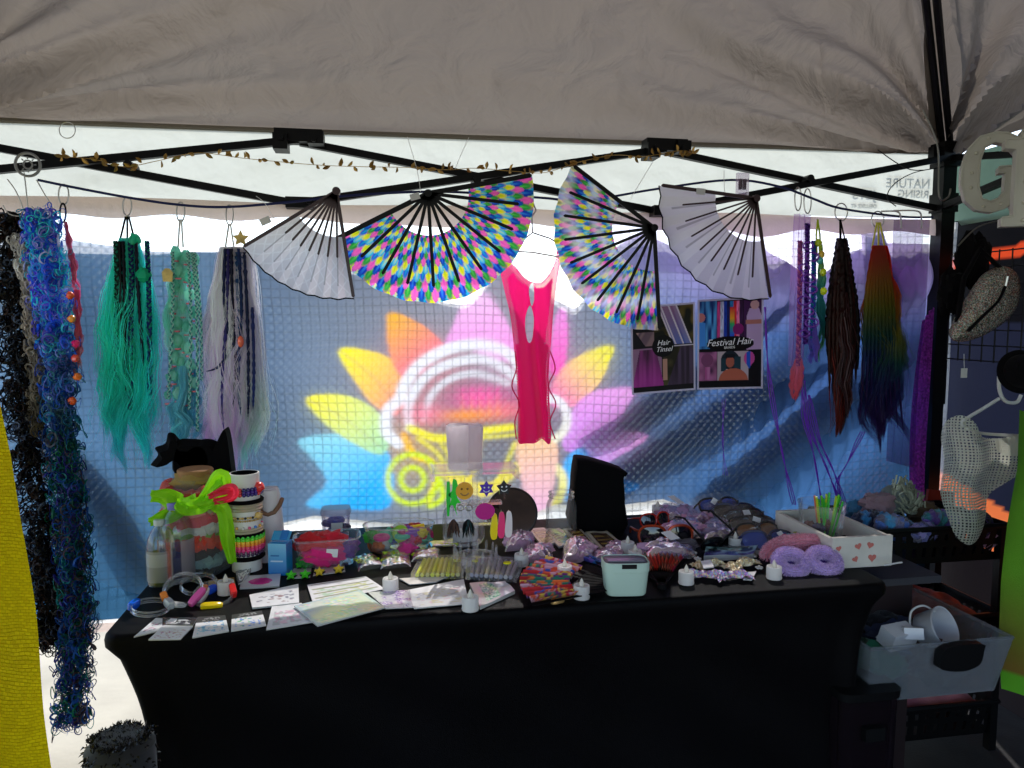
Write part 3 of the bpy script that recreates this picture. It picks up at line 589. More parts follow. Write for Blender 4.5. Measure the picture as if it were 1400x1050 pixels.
def dread(mb, pts, r, c0, c1=None, twist=26, seed=0, frays=6, m=8):
    """a rope-like lock: bumpy tube with thin tip"""
    P = smooth_poly([tuple(p) for p in pts], False, 7); n = len(P); t = np.linspace(0, 1, n); g = np.random.default_rng(seed)
    L_ = np.linalg.norm(np.diff(P, axis=0), axis=1).sum(); q = np.linspace(0, 1, max(20, int(L_ / .007))); P = np.stack([np.interp(q, t, P[:, i]) for i in range(3)], 1)
    rr = r * (1 + .16 * np.sin(q * L_ * 260 + seed) + .12 * g.normal(size=len(q))) * np.clip(1.1 - q ** 6, .15, 1)
    c1 = c0 if c1 is None else c1; K = lerp(c0, c1, q) * (.75 + .5 * g.random((len(q), 1)))
    mb.tube(P - np.array(mb.o), rr, m, col=np.clip(K, 0, 1))
def plait(mb, pts, r, cols, pitch=.03, seed=0):
    """three strands plaited round a path"""
    P = smooth_poly([tuple(p) for p in pts], False, 8); L_ = np.linalg.norm(np.diff(P, axis=0), axis=1).sum(); t = np.linspace(0, 1, len(P)); q = np.linspace(0, 1, max(24, int(L_ / .004)))
    P = np.stack([np.interp(q, t, P[:, i]) for i in range(3)], 1)
    for i in range(3):
        a = q * L_ / pitch * 6.283 + i * 2.094; S_ = P + np.stack([np.sin(a) * r, np.sin(2 * a) * r * .5, 0 * a], 1)
        mb.tube(S_ - np.array(mb.o), r * .62, 6, col=cols[i % len(cols)])
def loops(mb, path, n, r0, r1, colf, rad=.0014, axis_r=.02, seed=1):
    """curly yarn: many small springy curls standing out from a hanging core"""
    g = np.random.default_rng(seed); P = smooth_poly([tuple(p) for p in path], False, 10); T = np.linspace(0, 1, len(P)); q = g.random(n) ; base = np.stack([np.interp(q, T, P[:, i]) for i in range(3)], 1)
    k = 20; s_ = np.linspace(0, 1, k)[None, :]; a = g.uniform(0, 6.283, (n, 1)); out = np.stack([np.cos(a[:, 0]), np.sin(a[:, 0]) * .8, g.normal(0, .25, n)], 1)
    rr = g.uniform(r0, r1, (n, 1)); turns = g.uniform(1.2, 2.3, (n, 1)); ph = g.uniform(0, 6.28, (n, 1)); reach = axis_r * g.uniform(.3, 1.35, (n, 1))
    side = np.cross(out, [0, 0, 1.0]); side /= np.linalg.norm(side, axis=1, keepdims=True) + 1e-9; side = side * np.cos(ph) + np.array([0, 0, 1.0]) * np.sin(ph); up_ = np.cross(out, side)
    th = s_ * turns * 6.283; drop = -s_ * g.uniform(.0, .045, (n, 1))
    X = base[:, None, :] + out[:, None, :] * (reach * (.2 + .8 * np.sin(s_ * 2.8)))[..., None] + side[:, None, :] * (rr * np.cos(th))[..., None] + up_[:, None, :] * (rr * np.sin(th))[..., None]
    X[..., 2] += drop
    K = np.clip(colf(q, g.random(n))[:, None, :] * (.8 + .9 * g.random((n, 1, 1))) * np.ones((1, k, 1)), 0, 1)
    mb.strands(X - np.array(mb.o), np.broadcast_to(rad * np.clip(1.2 - s_ ** 4, .3, 1) * g.uniform(.8, 2.0, (n, 1)), (n, k)), K)
BK = np.array
# two curly yarn wigs at the left
o = at(18, 296, Y=2.46); t = thing('curly_yarn_wig', 'dark brown and black curly yarn wig with white curls hanging at the far left', 'yarn wig', o, group='curly yarn wigs')
mb = HB(o); pth = [at(x, y, Y=2.47) for x, y in ((16, 296), (20, 380), (28, 480), (36, 580), (52, 700), (64, 800), (72, 880))]
loops(mb, pth, 1500, .006, .014, lambda q, r: pick(r, [S(30, 24, 20), S(44, 30, 24), S(18, 18, 22), S(70, 46, 34), S(24, 22, 24), S(90, 100, 120)]), .0017, .052, 5); mb.build('dark_curls', HAIR, t)
mb = HB(o); loops(mb, [at(x, y, Y=2.44) for x, y in ((26, 318), (34, 370), (44, 430), (48, 500), (50, 580))], 330, .007, .014, lambda q, r: ramp(q, [(0, S(225, 222, 220)), (.5, S(190, 180, 170)), (1, S(110, 96, 70))]), .0017, .022, 6); mb.build('white_curls', HAIR, t)
mb = HB(o); mb.ball(at(16, 298, Y=2.45) - o, .018, 1.3, 1, 1, rough=.4, col=S(24, 22, 22)); mb.build('knot', HAIR, t)
o = at(54, 292, Y=2.42); t = thing('curly_yarn_wig', 'long blue, teal and purple curly yarn wig reaching almost to the ground', 'yarn wig', o, group='curly yarn wigs')
pth = [at(x, y, Y=2.42) for x, y in ((54, 290), (62, 340), (72, 420), (80, 500), (86, 600), (96, 700), (102, 780), (104, 850), (100, 920), (98, 985))]
def bc(q, r):
    a = pick(r, [S(60, 120, 235), S(100, 150, 245), S(60, 200, 235), S(140, 120, 235), S(190, 190, 250), S(90, 225, 235)]); b = pick(r, [S(30, 90, 150), S(30, 125, 125), S(60, 60, 140), S(26, 115, 85), S(40, 100, 170), S(90, 80, 90)])
    return lerp(a, b, np.clip((q - .2) / .25, 0, 1))
mb = HB(o); loops(mb, pth, 1150, .006, .017, bc, .0019, .045, 8); loops(mb, pth, 1100, .008, .02, bc, .0009, .05, 18); mb.build('curls', HAIR, t)
for k, (x, y) in enumerate(((96, 404), (98, 436), (104, 470), (103, 490), (106, 515), (99, 548))):
    p = at(x, y, Y=2.40); mb = MB(); mb.ball(p - o, .0115, rough=.3, seed=k, col=(S(240, 90, 40), S(245, 150, 40), S(240, 40, 110), S(240, 80, 60), S(245, 120, 40), S(240, 90, 30))[k]); mb.build('bead', VCG, t)
# pink strip
o = at(88, 304, Y=2.45); mb = HB(o); hair(mb, 89, 303, 400, 2.45, 1.5, 5, 7, 50, lambda t, x, r: lerp(S(255, 110, 160), S(255, 160, 190), r), sway=14, rad=.0012, tipvar=.05, wav=.003)
hair(mb, 103, 396, 530, 2.45, 6, 7, 5, 50, lambda t, x, r: ramp(t, [(0, S(255, 120, 165)), (.6, S(255, 140, 150)), (1, S(255, 190, 120))]), sway=3, rad=.001, wav=.004)
tag(mb.build('hair_strip', HAIR, loc=o), 'thin neon pink hair strip fading to orange on a black clip', 'hair piece')
# teal bundle
def loop_ties(t, o, px, y0, y1, w_, m, n=3, Y=2.46, name='hanging_loop'):
    for i in range(n):
        mb = MB(); x = px + (i - (n - 1) / 2) * w_; mb.tube([at(px + (i - (n - 1) / 2) * 2, y0, Y=Y) - o, at(x, y1, Y=Y) - o], .003, 6); mb.build(name, m, t)
o = at(174, 297, Y=2.46); t = thing('hair_bundle', 'large teal green hair bundle with black braids hanging on the left', 'hair piece', o); loop_ties(t, o, 174, 296, 332, 11, BLACKCL)
mb = HB(o); tealc = lambda t, x, r: ramp(t + .12 * (r - .5), [(0, S(110, 250, 225)), (.3, S(70, 240, 215)), (.6, S(60, 220, 205)), (1, S(70, 210, 220))])
hair(mb, 176, 326, 650, 2.46, 12, 40, 42, 660, tealc, rad=.001, seed=3, wav=.009, tipvar=.2, depth=.5); mb.build('loose_hair', HAIR, t)
for i, (x0, x1, y1, cc) in enumerate(((160, 158, 520, S(20, 60, 50)), (170, 172, 545, S(16, 20, 40)), (180, 178, 560, S(24, 40, 110)), (188, 196, 500, S(18, 30, 60)), (203, 205, 540, S(30, 60, 130)), (165, 166, 470, S(20, 30, 30)))):
    mb = HB(o); pl_ = [at(x0 - 2, 330, Y=2.435), at(x0, 380, Y=2.425), at((x0 + x1) / 2, 440, Y=2.425), at(x1, y1, Y=2.43)]
    (plait if i % 2 == 0 else dread)(mb, pl_, .005, *(([cc, tuple(c_ * 1.5 for c_ in cc), S(40, 180, 150)],) if i % 2 == 0 else (cc, cc))); mb.build('braid', HAIR, t)
mb = HB(o); mb.ball(at(184, 328, Y=2.44) - o, .018, rough=.4, col=S(60, 220, 180)); mb.ball(at(196, 376, Y=2.43) - o, .022, rough=.4, seed=3, col=S(50, 215, 170)); mb.build('puff', HAIR, t)
# mint braids
o = at(247, 302, Y=2.46); t = thing('hair_bundle', 'pale mint bubble braided hair with pink ties and a gold tag', 'hair piece', o); loop_ties(t, o, 247, 300, 338, 7, STEEL, 2)
for i, (x, n_, y1) in enumerate(((240, 9, 560), (251, 10, 575), (262, 8, 560), (233, 6, 540))):
    mb = HB(o)
    for j in range(n_):
        yy = 345 + (i == 3) * 60 + j * 24 + i * 5; mb.ball(at(x + 4 * math.sin(j * 1.7 + i), yy, Y=2.45 + .012 * (i % 2)) - o, .0165 if i != 3 else .012, .95, .9, 1.15, rough=.3, seed=j + i * 9, col=lerp(S(190, 250, 232), S(130, 225, 205), np.array([random.random()]))[0])
    mb.build('bubble_braid', HAIR, t)['kind'] = 'stuff'
    mb = HB(o); 
    for j in range(n_): mb.torus(at(x + 4 * math.sin(j * 1.7 + i), 357 + (i == 3) * 60 + j * 24 + i * 5, Y=2.45 + .012 * (i % 2)) - o, .0075, .0028, 'Z', 12, 5, col=S(240, 130, 140))
    q_ = mb.build('hair_tie', VCG, t); q_['kind'] = 'stuff'
for i, (x0, x1, y1) in enumerate(((236, 230, 545), (257, 259, 560), (266, 276, 520), (262, 270, 590))):
    mb = HB(o); plait(mb, [at(x0, 345, Y=2.435), at((x0 + x1) / 2 + 3, 430, Y=2.43), at(x1, y1, Y=2.44)], .0034, [S(160, 235, 220), S(90, 160, 165), S(225, 245, 240)], .02); mb.build('braid', HAIR, t)
mb = HB(o); hair(mb, 252, 500, 628, 2.45, 12, 15, 20, 260, lambda t, x, r: lerp(S(190, 240, 240), S(100, 180, 200), r), seed=8, rad=.001, wav=.008); hair(mb, 252, 345, 560, 2.46, 8, 20, 14, 260, lambda t, x, r: lerp(S(205, 250, 238), S(150, 230, 215), r), seed=9, rad=.0009, wav=.006); mb.build('loose_hair', HAIR, t)
mb = MB(); c = at(229, 376, Y=2.42) - o; mb.M = Matrix.Translation(c) @ Matrix.Rotation(R(90), 4, 'X'); mb.prism([(-.013, -.02), (.013, -.02), (.016, .008), (.006, .02), (-.006, .02), (-.016, .008)], 0, .0015); mb.build('gold_tag', mat('gold_card', S(196, 168, 96), .6, nz=(60, .3)), t)
# lilac and navy
o = at(314, 306, Y=2.46); t = thing('hair_bundle', 'lilac and pastel hair bundle with navy dreadlocks beside the left white fan', 'hair piece', o); loop_ties(t, o, 314, 306, 340, 12, STEEL, 2)
lc = lambda t, x, r: lerp(ramp(t, [(0, S(245, 238, 250)), (.5, S(245, 228, 250)), (1, S(240, 205, 250))]), ramp(t, [(0, S(232, 228, 244)), (.5, S(220, 220, 232)), (.8, S(220, 240, 225)), (1, S(150, 235, 235))]), np.clip(x * 2 + .3 * r, 0, 1))
mb = HB(o); hair(mb, 322, 338, 655, 2.45, 18, 34, 38, 1050, lc, rad=.001, seed=12, wav=.011, frq=2.2); mb.build('loose_hair', HAIR, t)
for i, (pts, cc) in enumerate((([(308, 340), (306, 400), (311, 450), (318, 470), (300, 500), (282, 508)], S(28, 44, 100)), ([(316, 340), (318, 420), (322, 500), (318, 560)], S(24, 26, 70)), ([(326, 340), (330, 420), (326, 520), (330, 570)], S(30, 60, 120)), ([(334, 345), (338, 430), (340, 520), (339, 570)], S(26, 40, 90)), ([(312, 340), (310, 430), (304, 520), (306, 590)], S(70, 60, 140)), ([(345, 420), (347, 500), (346, 560)], S(40, 60, 130)))):
    mb = HB(o); dread(mb, [at(x, y, Y=2.41) for x, y in pts], .0048, cc, tuple(c_ * 1.3 for c_ in cc), seed=i); mb.build('dreadlock', HAIR, t)
mb = HB(o); mb.ball(at(329, 467, Y=2.40) - o, .012, .8, .8, 1.5, col=S(225, 100, 70)); mb.build('bead', VCG, t)
mb = HB(o); dread(mb, [at(326, 345, Y=2.43), at(326, 440, Y=2.425), at(324, 520, Y=2.43)], .012, S(60, 110, 170), S(40, 90, 170), seed=9); mb.build('blue_lock', HAIR, t)
mb = MB(); mb.M = Matrix.Translation(at(329, 326, Y=2.40) - o) @ Matrix.Rotation(R(90), 4, 'X') @ Matrix.Rotation(.3, 4, 'Z'); mb.prism([((.026 if i % 2 == 0 else .013) * math.cos(i * math.pi / 5), (.026 if i % 2 == 0 else .013) * math.sin(i * math.pi / 5)) for i in range(10)], 0, .0015); mb.build('star_tag', mat('gold_card', S(196, 168, 96), .6), t, smooth=False)
# right hand pieces
o = at(1104, 306, Y=2.44); t = thing('beaded_hair_strip', 'purple and lilac braided strip with clear rings and a pink tassel at the right', 'hair piece', o)
for i, (x, y0, y1, cc) in enumerate(((1104, 306, 470, [S(120, 60, 180), S(150, 90, 210), S(90, 40, 150)]), (1094, 330, 500, [S(210, 130, 200), S(240, 160, 210), S(180, 100, 190)]), (1113, 330, 480, [S(60, 120, 220), S(40, 180, 190), S(120, 90, 220)]))):
    mb = HB(o); plait(mb, [at(x, y0, Y=2.44), at(x - 1, (y0 + y1) / 2, Y=2.435), at(x - 3, y1, Y=2.44)], .0065, cc, .026); mb.build('braid', HAIR, t)
PURR = mat('purple_clear_ring', S(170, 100, 220), .15, trans=.5, clear=.25)
for i in range(9):
    p = at(1105 + 6 * math.sin(i * 2.1), 336 + i * 15, Y=2.42); mb = HB(o); mb.torus(p - o, .016 + .004 * (i % 2), .0035, 'Y', 18, 6, sx=1.25, sy=.75); mb.build('clear_ring', PURR, t)
mb = HB(o); hair(mb, 1092, 490, 555, 2.44, 3, 8, 6, 150, lambda t, x, r: ramp(t, [(0, S(240, 150, 190)), (1, S(230, 100, 110))]), seed=21, sway=-6, rad=.0011, wav=.0015); mb.build('tassel', HAIR, t)
mb = HB(o); hair(mb, 1110, 440, 500, 2.44, 4, 9, 12, 150, lambda t, x, r: lerp(S(180, 110, 210), S(120, 140, 220), r), seed=22, rad=.0011, wav=.003); mb.build('loose_hair', HAIR, t)
o = at(1119, 290, Y=2.45); t = thing('beaded_hair_strip', 'lime, teal and yellow beaded hair strip beside the purple braided one', 'hair piece', o); mb = HB(o)
for x, cc in ((1116, S(210, 230, 30)), (1121, S(190, 220, 40))): mb.tube([at(1118, 300, Y=2.45) - o, at(x, 322, Y=2.45) - o, at(x + 1, 350, Y=2.45) - o], .003, 6, col=cc)
mb.build('hanging_loop', VCF, t)
for i, (x, y, cc) in enumerate(((1119, 332, S(200, 225, 30)), (1123, 348, S(240, 200, 60)), (1125, 372, S(220, 240, 20)), (1126, 398, S(225, 245, 30)), (1121, 356, S(90, 200, 190)))):
    mb = HB(o); mb.ball(at(x, y, Y=2.43) - o, .012, 1, .8, 1.1, rough=.3, seed=i, col=cc); mb.build('bead', VCG, t)
mb = HB(o); hair(mb, 1122, 330, 496, 2.46, 3, 7, 5, 170, lambda t, x, r: ramp(t, [(0, S(220, 230, 80)), (.4, S(80, 190, 190)), (.7, S(20, 120, 130)), (1, S(110, 200, 60))]), seed=24, rad=.001); mb.build('loose_hair', HAIR, t)
o = at(1150, 302, Y=2.45); t = thing('dreadlock_bundle', 'black and dark red dreadlock bundle with red feather tips', 'hair piece', o); mb = MB(); mb.tube([at(1149, 300, Y=2.45) - o, at(1149, 330, Y=2.45) - o], .004, 6); mb.tube([at(1149, 300, Y=2.45) - o, at(1156, 332, Y=2.45) - o], .0025, 6); mb.build('hanging_loop', BLACKCL, t)
g = random.Random(3)
for i in range(16):
    a = (i / 15 - .5); x1 = 1152 + a * 42; y1 = 470 + g.random() * 70; mb = HB(o); Yd = 2.45 + g.uniform(-.03, .03); cc = g.choice((S(34, 18, 18), S(50, 22, 18), S(26, 16, 20), S(70, 28, 22)))
    dread(mb, [at(1151 + a * 8, 326, Y=Yd), at(1151 + a * 24, 370, Y=Yd), at(1152 + a * 40, 430, Y=Yd), at(x1, y1, Y=Yd)], .0085, cc, S(80, 30, 24) if i % 3 else cc, seed=i); mb.build('dreadlock', HAIR, t)
mb = HB(o); hair(mb, 1152, 400, 600, 2.44, 12, 24, 27, 190, lambda t, x, r: pick(r, [S(150, 50, 36), S(90, 30, 26), S(110, 80, 84), S(60, 24, 24)]), seed=30, rad=.0028, wav=.004, tipvar=.35); mb.build('feather_tip', HAIR, t)
o = at(1201, 306, Y=2.44); t = thing('dreadlock_bundle', 'rainbow hair bundle running from red and orange through green to purple', 'hair piece', o); YLO = mat('yellow_elastic', S(215, 210, 60), .7); loop_ties(t, o, 1201, 304, 340, 9, YLO, 3, 2.44)
rb = lambda t, x, r: ramp(t + .08 * (r - .5), [(0, S(220, 50, 30)), (.13, S(215, 80, 40)), (.28, S(190, 130, 40)), (.42, S(140, 140, 40)), (.55, S(40, 100, 90)), (.66, S(40, 60, 130)), (.8, S(60, 30, 110)), (1, S(80, 30, 120))])
mb = HB(o); hair(mb, 1203, 336, 622, 2.44, 9, 24, 32, 900, rb, seed=33, rad=.0012, wav=.014, tipvar=.3); mb.build('loose_hair', HAIR, t)
for i in range(9):
    a = i / 8 - .5; mb = HB(o); P_ = [at(1201 + a * 12, 336, Y=2.41), at(1202 + a * 34, 400, Y=2.405), at(1203 + a * 44, 490, Y=2.41), at(1205 + a * 60, 560 + 40 * g.random(), Y=2.42)]
    P = smooth_poly([tuple(p) for p in P_], False, 14); q_ = np.linspace(0, 1, len(P)); mb.tube(P - np.array(o), .007 * np.clip(1.1 - q_ ** 4, .15, 1) * (1 + .15 * np.sin(q_ * 90)), 7, col=np.clip(rb(q_, 0, np.full(len(q_), .5)) * .8, 0, 1)); mb.build('dreadlock', HAIR, t)
# purple film strips and streamers
PUR = mat('purple_film', S(90, 30, 130), .25, trans=.5, clear=.4, tcol=S(120, 40, 160), nz=(40, .5), bump=(90, 1, .012))
def strip(name, pts_l, pts_r, Y, label, m, wav=.01, cat='film strip', k=40):
    l = smooth_poly([tuple(at(x, y, Y=Y)) for x, y in pts_l], False, 8); r_ = smooth_poly([tuple(at(x, y, Y=Y)) for x, y in pts_r], False, 8)
    n = 60; f = lambda p: np.stack([np.interp(np.linspace(0, 1, n), np.linspace(0, 1, len(p)), p[:, i]) for i in range(3)], 1); l, r_ = f(l), f(r_)
    u = np.linspace(0, 1, k)[None, :, None]; P = l[:, None] * (1 - u) + r_[:, None] * u; P[..., 1] += wav * np.sin(u[..., 0] * 19 + np.linspace(0, 3, n)[:, None])
    o = Vector(l[0]); P = P - l[0]; mb = MB(); mb.sheet(P[..., 0], P[..., 1], P[..., 2]); return tag(mb.build(name, m, loc=o), label, cat)
strip('purple_film_strip', [(1222, 300), (1220, 420), (1218, 540), (1212, 630)], [(1272, 300), (1268, 420), (1258, 520), (1250, 640)], 2.47, 'purple translucent film strip hanging beside the right corner post', PUR)
strip('lilac_film_strip', [(1086, 292), (1082, 380), (1080, 460), (1078, 500)], [(1108, 294), (1106, 380), (1102, 460), (1098, 505)], 2.50, 'pale lilac see-through film strip behind the purple braided strip', mat('lilac_film', S(200, 160, 230), .3, trans=.4, clear=.5, tcol=S(220, 150, 240), bump=(70, .9, .01)))
strip('magenta_film_strip', [(1262, 440), (1252, 520), (1246, 600), (1244, 690)], [(1276, 420), (1272, 520), (1268, 600), (1264, 690)], 2.55, 'bright magenta bubbled plastic strip against the right corner post', mat('magenta_film', S(210, 90, 200), .3, trans=.75, nz=(110, .5), bump=(110, 1, .012)))
STR = mat('purple_ribbon', S(165, 80, 225), .4, trans=.6)
for i, (pts, lab) in enumerate((([(1046, 420), (1050, 500), (1062, 580), (1074, 640), (1086, 690)], 'purple streamer hanging right of the festival hair poster'), ([(1098, 500), (1098, 560), (1112, 620), (1124, 690)], 'purple streamer below the purple braided strip, left strand'), ([(1100, 520), (1106, 580), (1130, 640), (1150, 690)], 'purple streamer below the purple braided strip, right strand'),
                                ([(1106, 540), (1120, 600), (1142, 650), (1158, 700)], 'thin purple streamer slanting down to the white wooden tray'), ([(1180, 590), (1160, 630), (1145, 660), (1150, 690)], 'purple streamer slanting left under the dark dreadlocks'), ([(990, 545), (988, 600), (992, 650)], 'faint purple thread hanging under the festival hair poster'))):
    mb = MB(); p = px_path(pts, 2.49); 
    for dx in (0, .006, -.005): mb.tube([Vector((a_.x + dx * math.sin(j * .5 + i), a_.y + dx, a_.z)) - p[0] for j, a_ in enumerate(p)], .0017 if i < 5 else .0008, 5)
    tag(mb.build('ribbon_streamer', STR, loc=p[0]), lab, 'streamer', 'purple ribbon streamers')
# small box charm and tags
o = at(1015, 252, Y=2.42); k = mpp(o); t = thing('clear_case', 'tiny clear case with two dark cells hanging at the right white fan', 'case', o); mb = MB(); mb.box((0, 0, 0), (17 * k, .014, 30 * k)); mb.build('shell', FILM, t, smooth=False)
for s in (-1, 1): mb = MB(); mb.tube([(s * 3 * k, 0, -7 * k), (s * 3 * k, 0, 7 * k)], 2.6 * k, 8); mb.build('cell', BLACKPL, t)

# ------------------------------------------------------------------ hand fans
def fan(label, piv, tipA, tipB, Y, nribs, rin, leaf_m, paint, ribm, ribw=.008, guardw=.012, border=None, pleat=.006, ribout=.93, tag_at=None, face=1):
    p = at(*piv, Y=Y); A = at(*tipA, Y=Y) - p; B = at(*tipB, Y=Y) - p; RR = (A.length + B.length) / 2; a0 = math.atan2(A.z, A.x); a1 = math.atan2(B.z, B.x)
    while a1 < a0: a1 += 2 * math.pi
    t = thing('hand_fan', label, 'hand fan', p, group='folding fans hung under the truss')
    n = nribs * 26 + 1; m_ = 110; u, v = np.meshgrid(np.linspace(0, 1, n), np.linspace(0, 1, m_)); th = a0 + (a1 - a0) * u
    tri = np.abs(((u * nribs * 2) % 2) - 1); rr = RR * (rin + (1 - rin) * v) * (1 + .012 * (tri - .5) * v)
    Yo = pleat * (tri - .5) * (.4 + .6 * v) * 2
    K = paint(u, v, th, rr, RR); mb = MB(); mb.sheet(rr * np.cos(th), Yo, rr * np.sin(th), K); mb.build('fan_leaf', leaf_m, t)
    if border is not None:
        mb = MB(); mb.tube(np.stack([rr[-1] * np.cos(th[-1]), Yo[-1], rr[-1] * np.sin(th[-1])], 1), .0022, 5); mb.build('border', border, t)
    for i in range(nribs + 1):
        th_ = a0 + (a1 - a0) * i / nribs; g_ = i in (0, nribs); L_ = RR * (1.0 if g_ else ribout); wd = guardw if g_ else ribw; y_ = -.008 * face
        mb = MB(); mb.M = Matrix.Rotation(-th_, 4, 'Y'); z = wd / 2
        mb.add([(-.012, y_ - .0015, -z), (L_ - z, y_ - .0015, -z * .9), (L_, y_ - .0015, 0), (L_ - z, y_ - .0015, z * .9), (-.012, y_ - .0015, z), (-.012, y_ + .0015, -z), (L_ - z, y_ + .0015, -z * .9), (L_, y_ + .0015, 0), (L_ - z, y_ + .0015, z * .9), (-.012, y_ + .0015, z)],
               [(0, 1, 2, 3, 4), (9, 8, 7, 6, 5), (0, 5, 6, 1), (1, 6, 7, 2), (2, 7, 8, 3), (3, 8, 9, 4), (4, 9, 5, 0)]); mb.build('guard' if g_ else 'rib', ribm, t, smooth=False)
    mb = MB(); mb.tube([(0, -.016, 0), (0, .012, 0)], .012, 12); mb.build('pivot', ribm, t)
    if tag_at:
        q_ = at(*tag_at, Y=Y) - p; mb = MB(); mb.box((q_.x, -.017, q_.z), (.03, .002, .02), ry=-math.atan2(q_.z, q_.x)); mb.build('price_tag', mat('tag_card', S(205, 205, 205), .7), t, smooth=False)
    return t
PALF = [S(255, 120, 190), S(252, 235, 30), S(20, 40, 170), S(20, 160, 60), S(60, 150, 240)]
def rainbow(pale, wsec=.15, ratio=1.17, r0=.36):
    PAIR = [(S(255, 110, 185), S(230, 60, 200)), (S(250, 235, 30), S(120, 210, 60)), (S(24, 40, 180), S(60, 170, 250)), (S(60, 200, 230), S(255, 235, 60)), (S(20, 150, 60), S(110, 220, 90)), (S(30, 90, 220), S(40, 200, 190))]
    def f(u, v, th, rr, RR):
        q = np.log(rr / RR / r0) / math.log(ratio); K = np.zeros(u.shape + (3,)); n0 = int(q.max()) + 3
        for r_ in range(n0, -3, -1):
            sec = th / wsec + .5 * (r_ % 2); c = np.round(sec); dx = (sec - c) / .56; dy = (q - r_) / 1.25; d = np.sqrt(dx * dx + np.where(dy > 0, dy * dy, dy * dy * .3)); m_ = d < 1
            ci = (r_ * 2 + (c.astype(int) % 3) * 2 + (r_ // 2) % 2) % 6; A = np.array([p_[0] for p_ in PAIR])[ci]; B = np.array([p_[1] for p_ in PAIR])[ci]
            col = lerp(A, B, np.clip(np.exp(-(dx / .28) ** 2) * (1 - np.abs(dy)), 0, 1) * .8); col = lerp(col, np.array([p_[0] for p_ in PAIR])[(ci + 2) % 6], np.clip(d - .72, 0, 1) * 1.6)
            K = np.where(m_[..., None], col, K)
        if pale:
            K = lerp(K, (.93, .86, .95), np.clip(.22 + .34 * np.sin(q * 1.6 + th * 6), 0, .6)); K = lerp(K, (.02, .06, .03), np.clip(np.sin(q * 2.1 + 1.2) * np.cos(th / wsec * 3.14) - .4, 0, 1) * .9)
        return K
    return f
PAPER = mat('fan_fabric', vc=True, rough=.8, trans=.88, bump=(220, .2)); WRIB = mat('dark_red_wood', S(48, 16, 22), .4); 
def white_fan(pattern):
    def f(u, v, th, rr, RR):
        K = np.empty(u.shape + (3,)); K[:] = S(226, 224, 226)
        if pattern:
            h = np.minimum(np.abs(((u * 9 + v * 4) % 1) - .5), np.abs(((u * 9 - v * 4.6) % 1) - .5)); K = lerp(K, S(236, 236, 238), ((h < .07) & (v > .1)).astype(float))
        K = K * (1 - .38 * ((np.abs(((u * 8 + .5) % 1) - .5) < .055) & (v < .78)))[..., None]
        return K
    return f
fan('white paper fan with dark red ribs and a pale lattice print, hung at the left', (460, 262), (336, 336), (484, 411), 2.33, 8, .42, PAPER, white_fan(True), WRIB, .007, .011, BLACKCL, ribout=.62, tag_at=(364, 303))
fan('wide rainbow kaleidoscope fan with black ribs hung in the middle', (585, 265), (462, 326), (738, 238), 2.40, 10, .38, PAPER, rainbow(False, .07, 1.105), BLACKPL, .011, .016, None, ribout=.86, tag_at=(567, 270))
fan('pale iridescent rainbow fan with black ribs hung on its side', (893, 312), (787, 230), (901, 456), 2.36, 9, .42, PAPER, rainbow(True, .062, 1.10), BLACKPL, .010, .014, None, ribout=.92)
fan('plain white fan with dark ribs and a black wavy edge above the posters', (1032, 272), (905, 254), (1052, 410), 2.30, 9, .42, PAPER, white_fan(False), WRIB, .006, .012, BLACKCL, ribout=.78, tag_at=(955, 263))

# ------------------------------------------------------------------ pink dress on a hanger
Yd = 2.48; o = at(728, 330, Y=Yd); t = thing('pink_dress', 'hot pink fishnet dress with cut-out holes hanging in front of the lotus banner', 'dress', o)
out = smooth_poly([(a.x, a.z) for a in (at(x, y, Y=Yd) for x, y in ((684, 366), (690, 400), (700, 440), (706, 500), (708, 560), (708, 604), (724, 606), (740, 600), (752, 606), (752, 560), (750, 500), (754, 440), (762, 390), (768, 350), (764, 336), (758, 362), (742, 384), (730, 386), (716, 380), (700, 360)))], True, 5)
holes = [[(722, 396), (728, 388), (730, 408), (726, 418)], [(718, 432), (724, 418), (730, 436), (728, 462), (722, 468), (718, 452)]]
x0, x1, z0, z1 = out[:, 0].min(), out[:, 0].max(), out[:, 1].min(), out[:, 1].max(); X, Z = np.meshgrid(np.linspace(x0, x1, 260), np.linspace(z0, z1, 760)); ok = inpoly(X, Z, out.tolist())
edge = dist_line(X, Z, out.tolist() + [out[0].tolist()])
for h in holes: ok &= ~inpoly(X, Z, smooth_poly([(a.x, a.z) for a in (at(x, y, Y=Yd) for x, y in h)]).tolist())
gx, gz_ = X / .009, Z / .009; lat = (np.abs(((gx + gz_) % 1) - .5) < .15) & (np.abs(((gx - gz_) % 1) - .5) < .15); side_net = (edge < np.where(Z > at(700, 470, Y=Yd).z, .018, .007)) & lat & (edge > .003) & (Z > z0 + .02); ok &= ~side_net
upn = at(700, 385, Y=Yd).z; ok &= ~((Z > upn) & lat & (edge > .006) & (np.abs(X - o.x) > .012) & (vnoise(X, Z, 14, 3) > .42))
m_ = ok[:-1, :-1] & ok[1:, :-1] & ok[:-1, 1:] & ok[1:, 1:]; mb = MB(); mb.sheet(X - o.x, .018 * np.sin(X * 85 + 1.5 * np.sin(Z * 5)) * np.clip((z1 - Z) * 3, .1, 1) + .010 * np.sin(Z * 13 + X * 20), Z - o.z, mask=m_)
mb.build('net_cloth', mat('hot_pink_knit', S(255, 26, 120), .8, trans=.5, sheen=.3, bump=(350, .6)), t)
mb = MB()
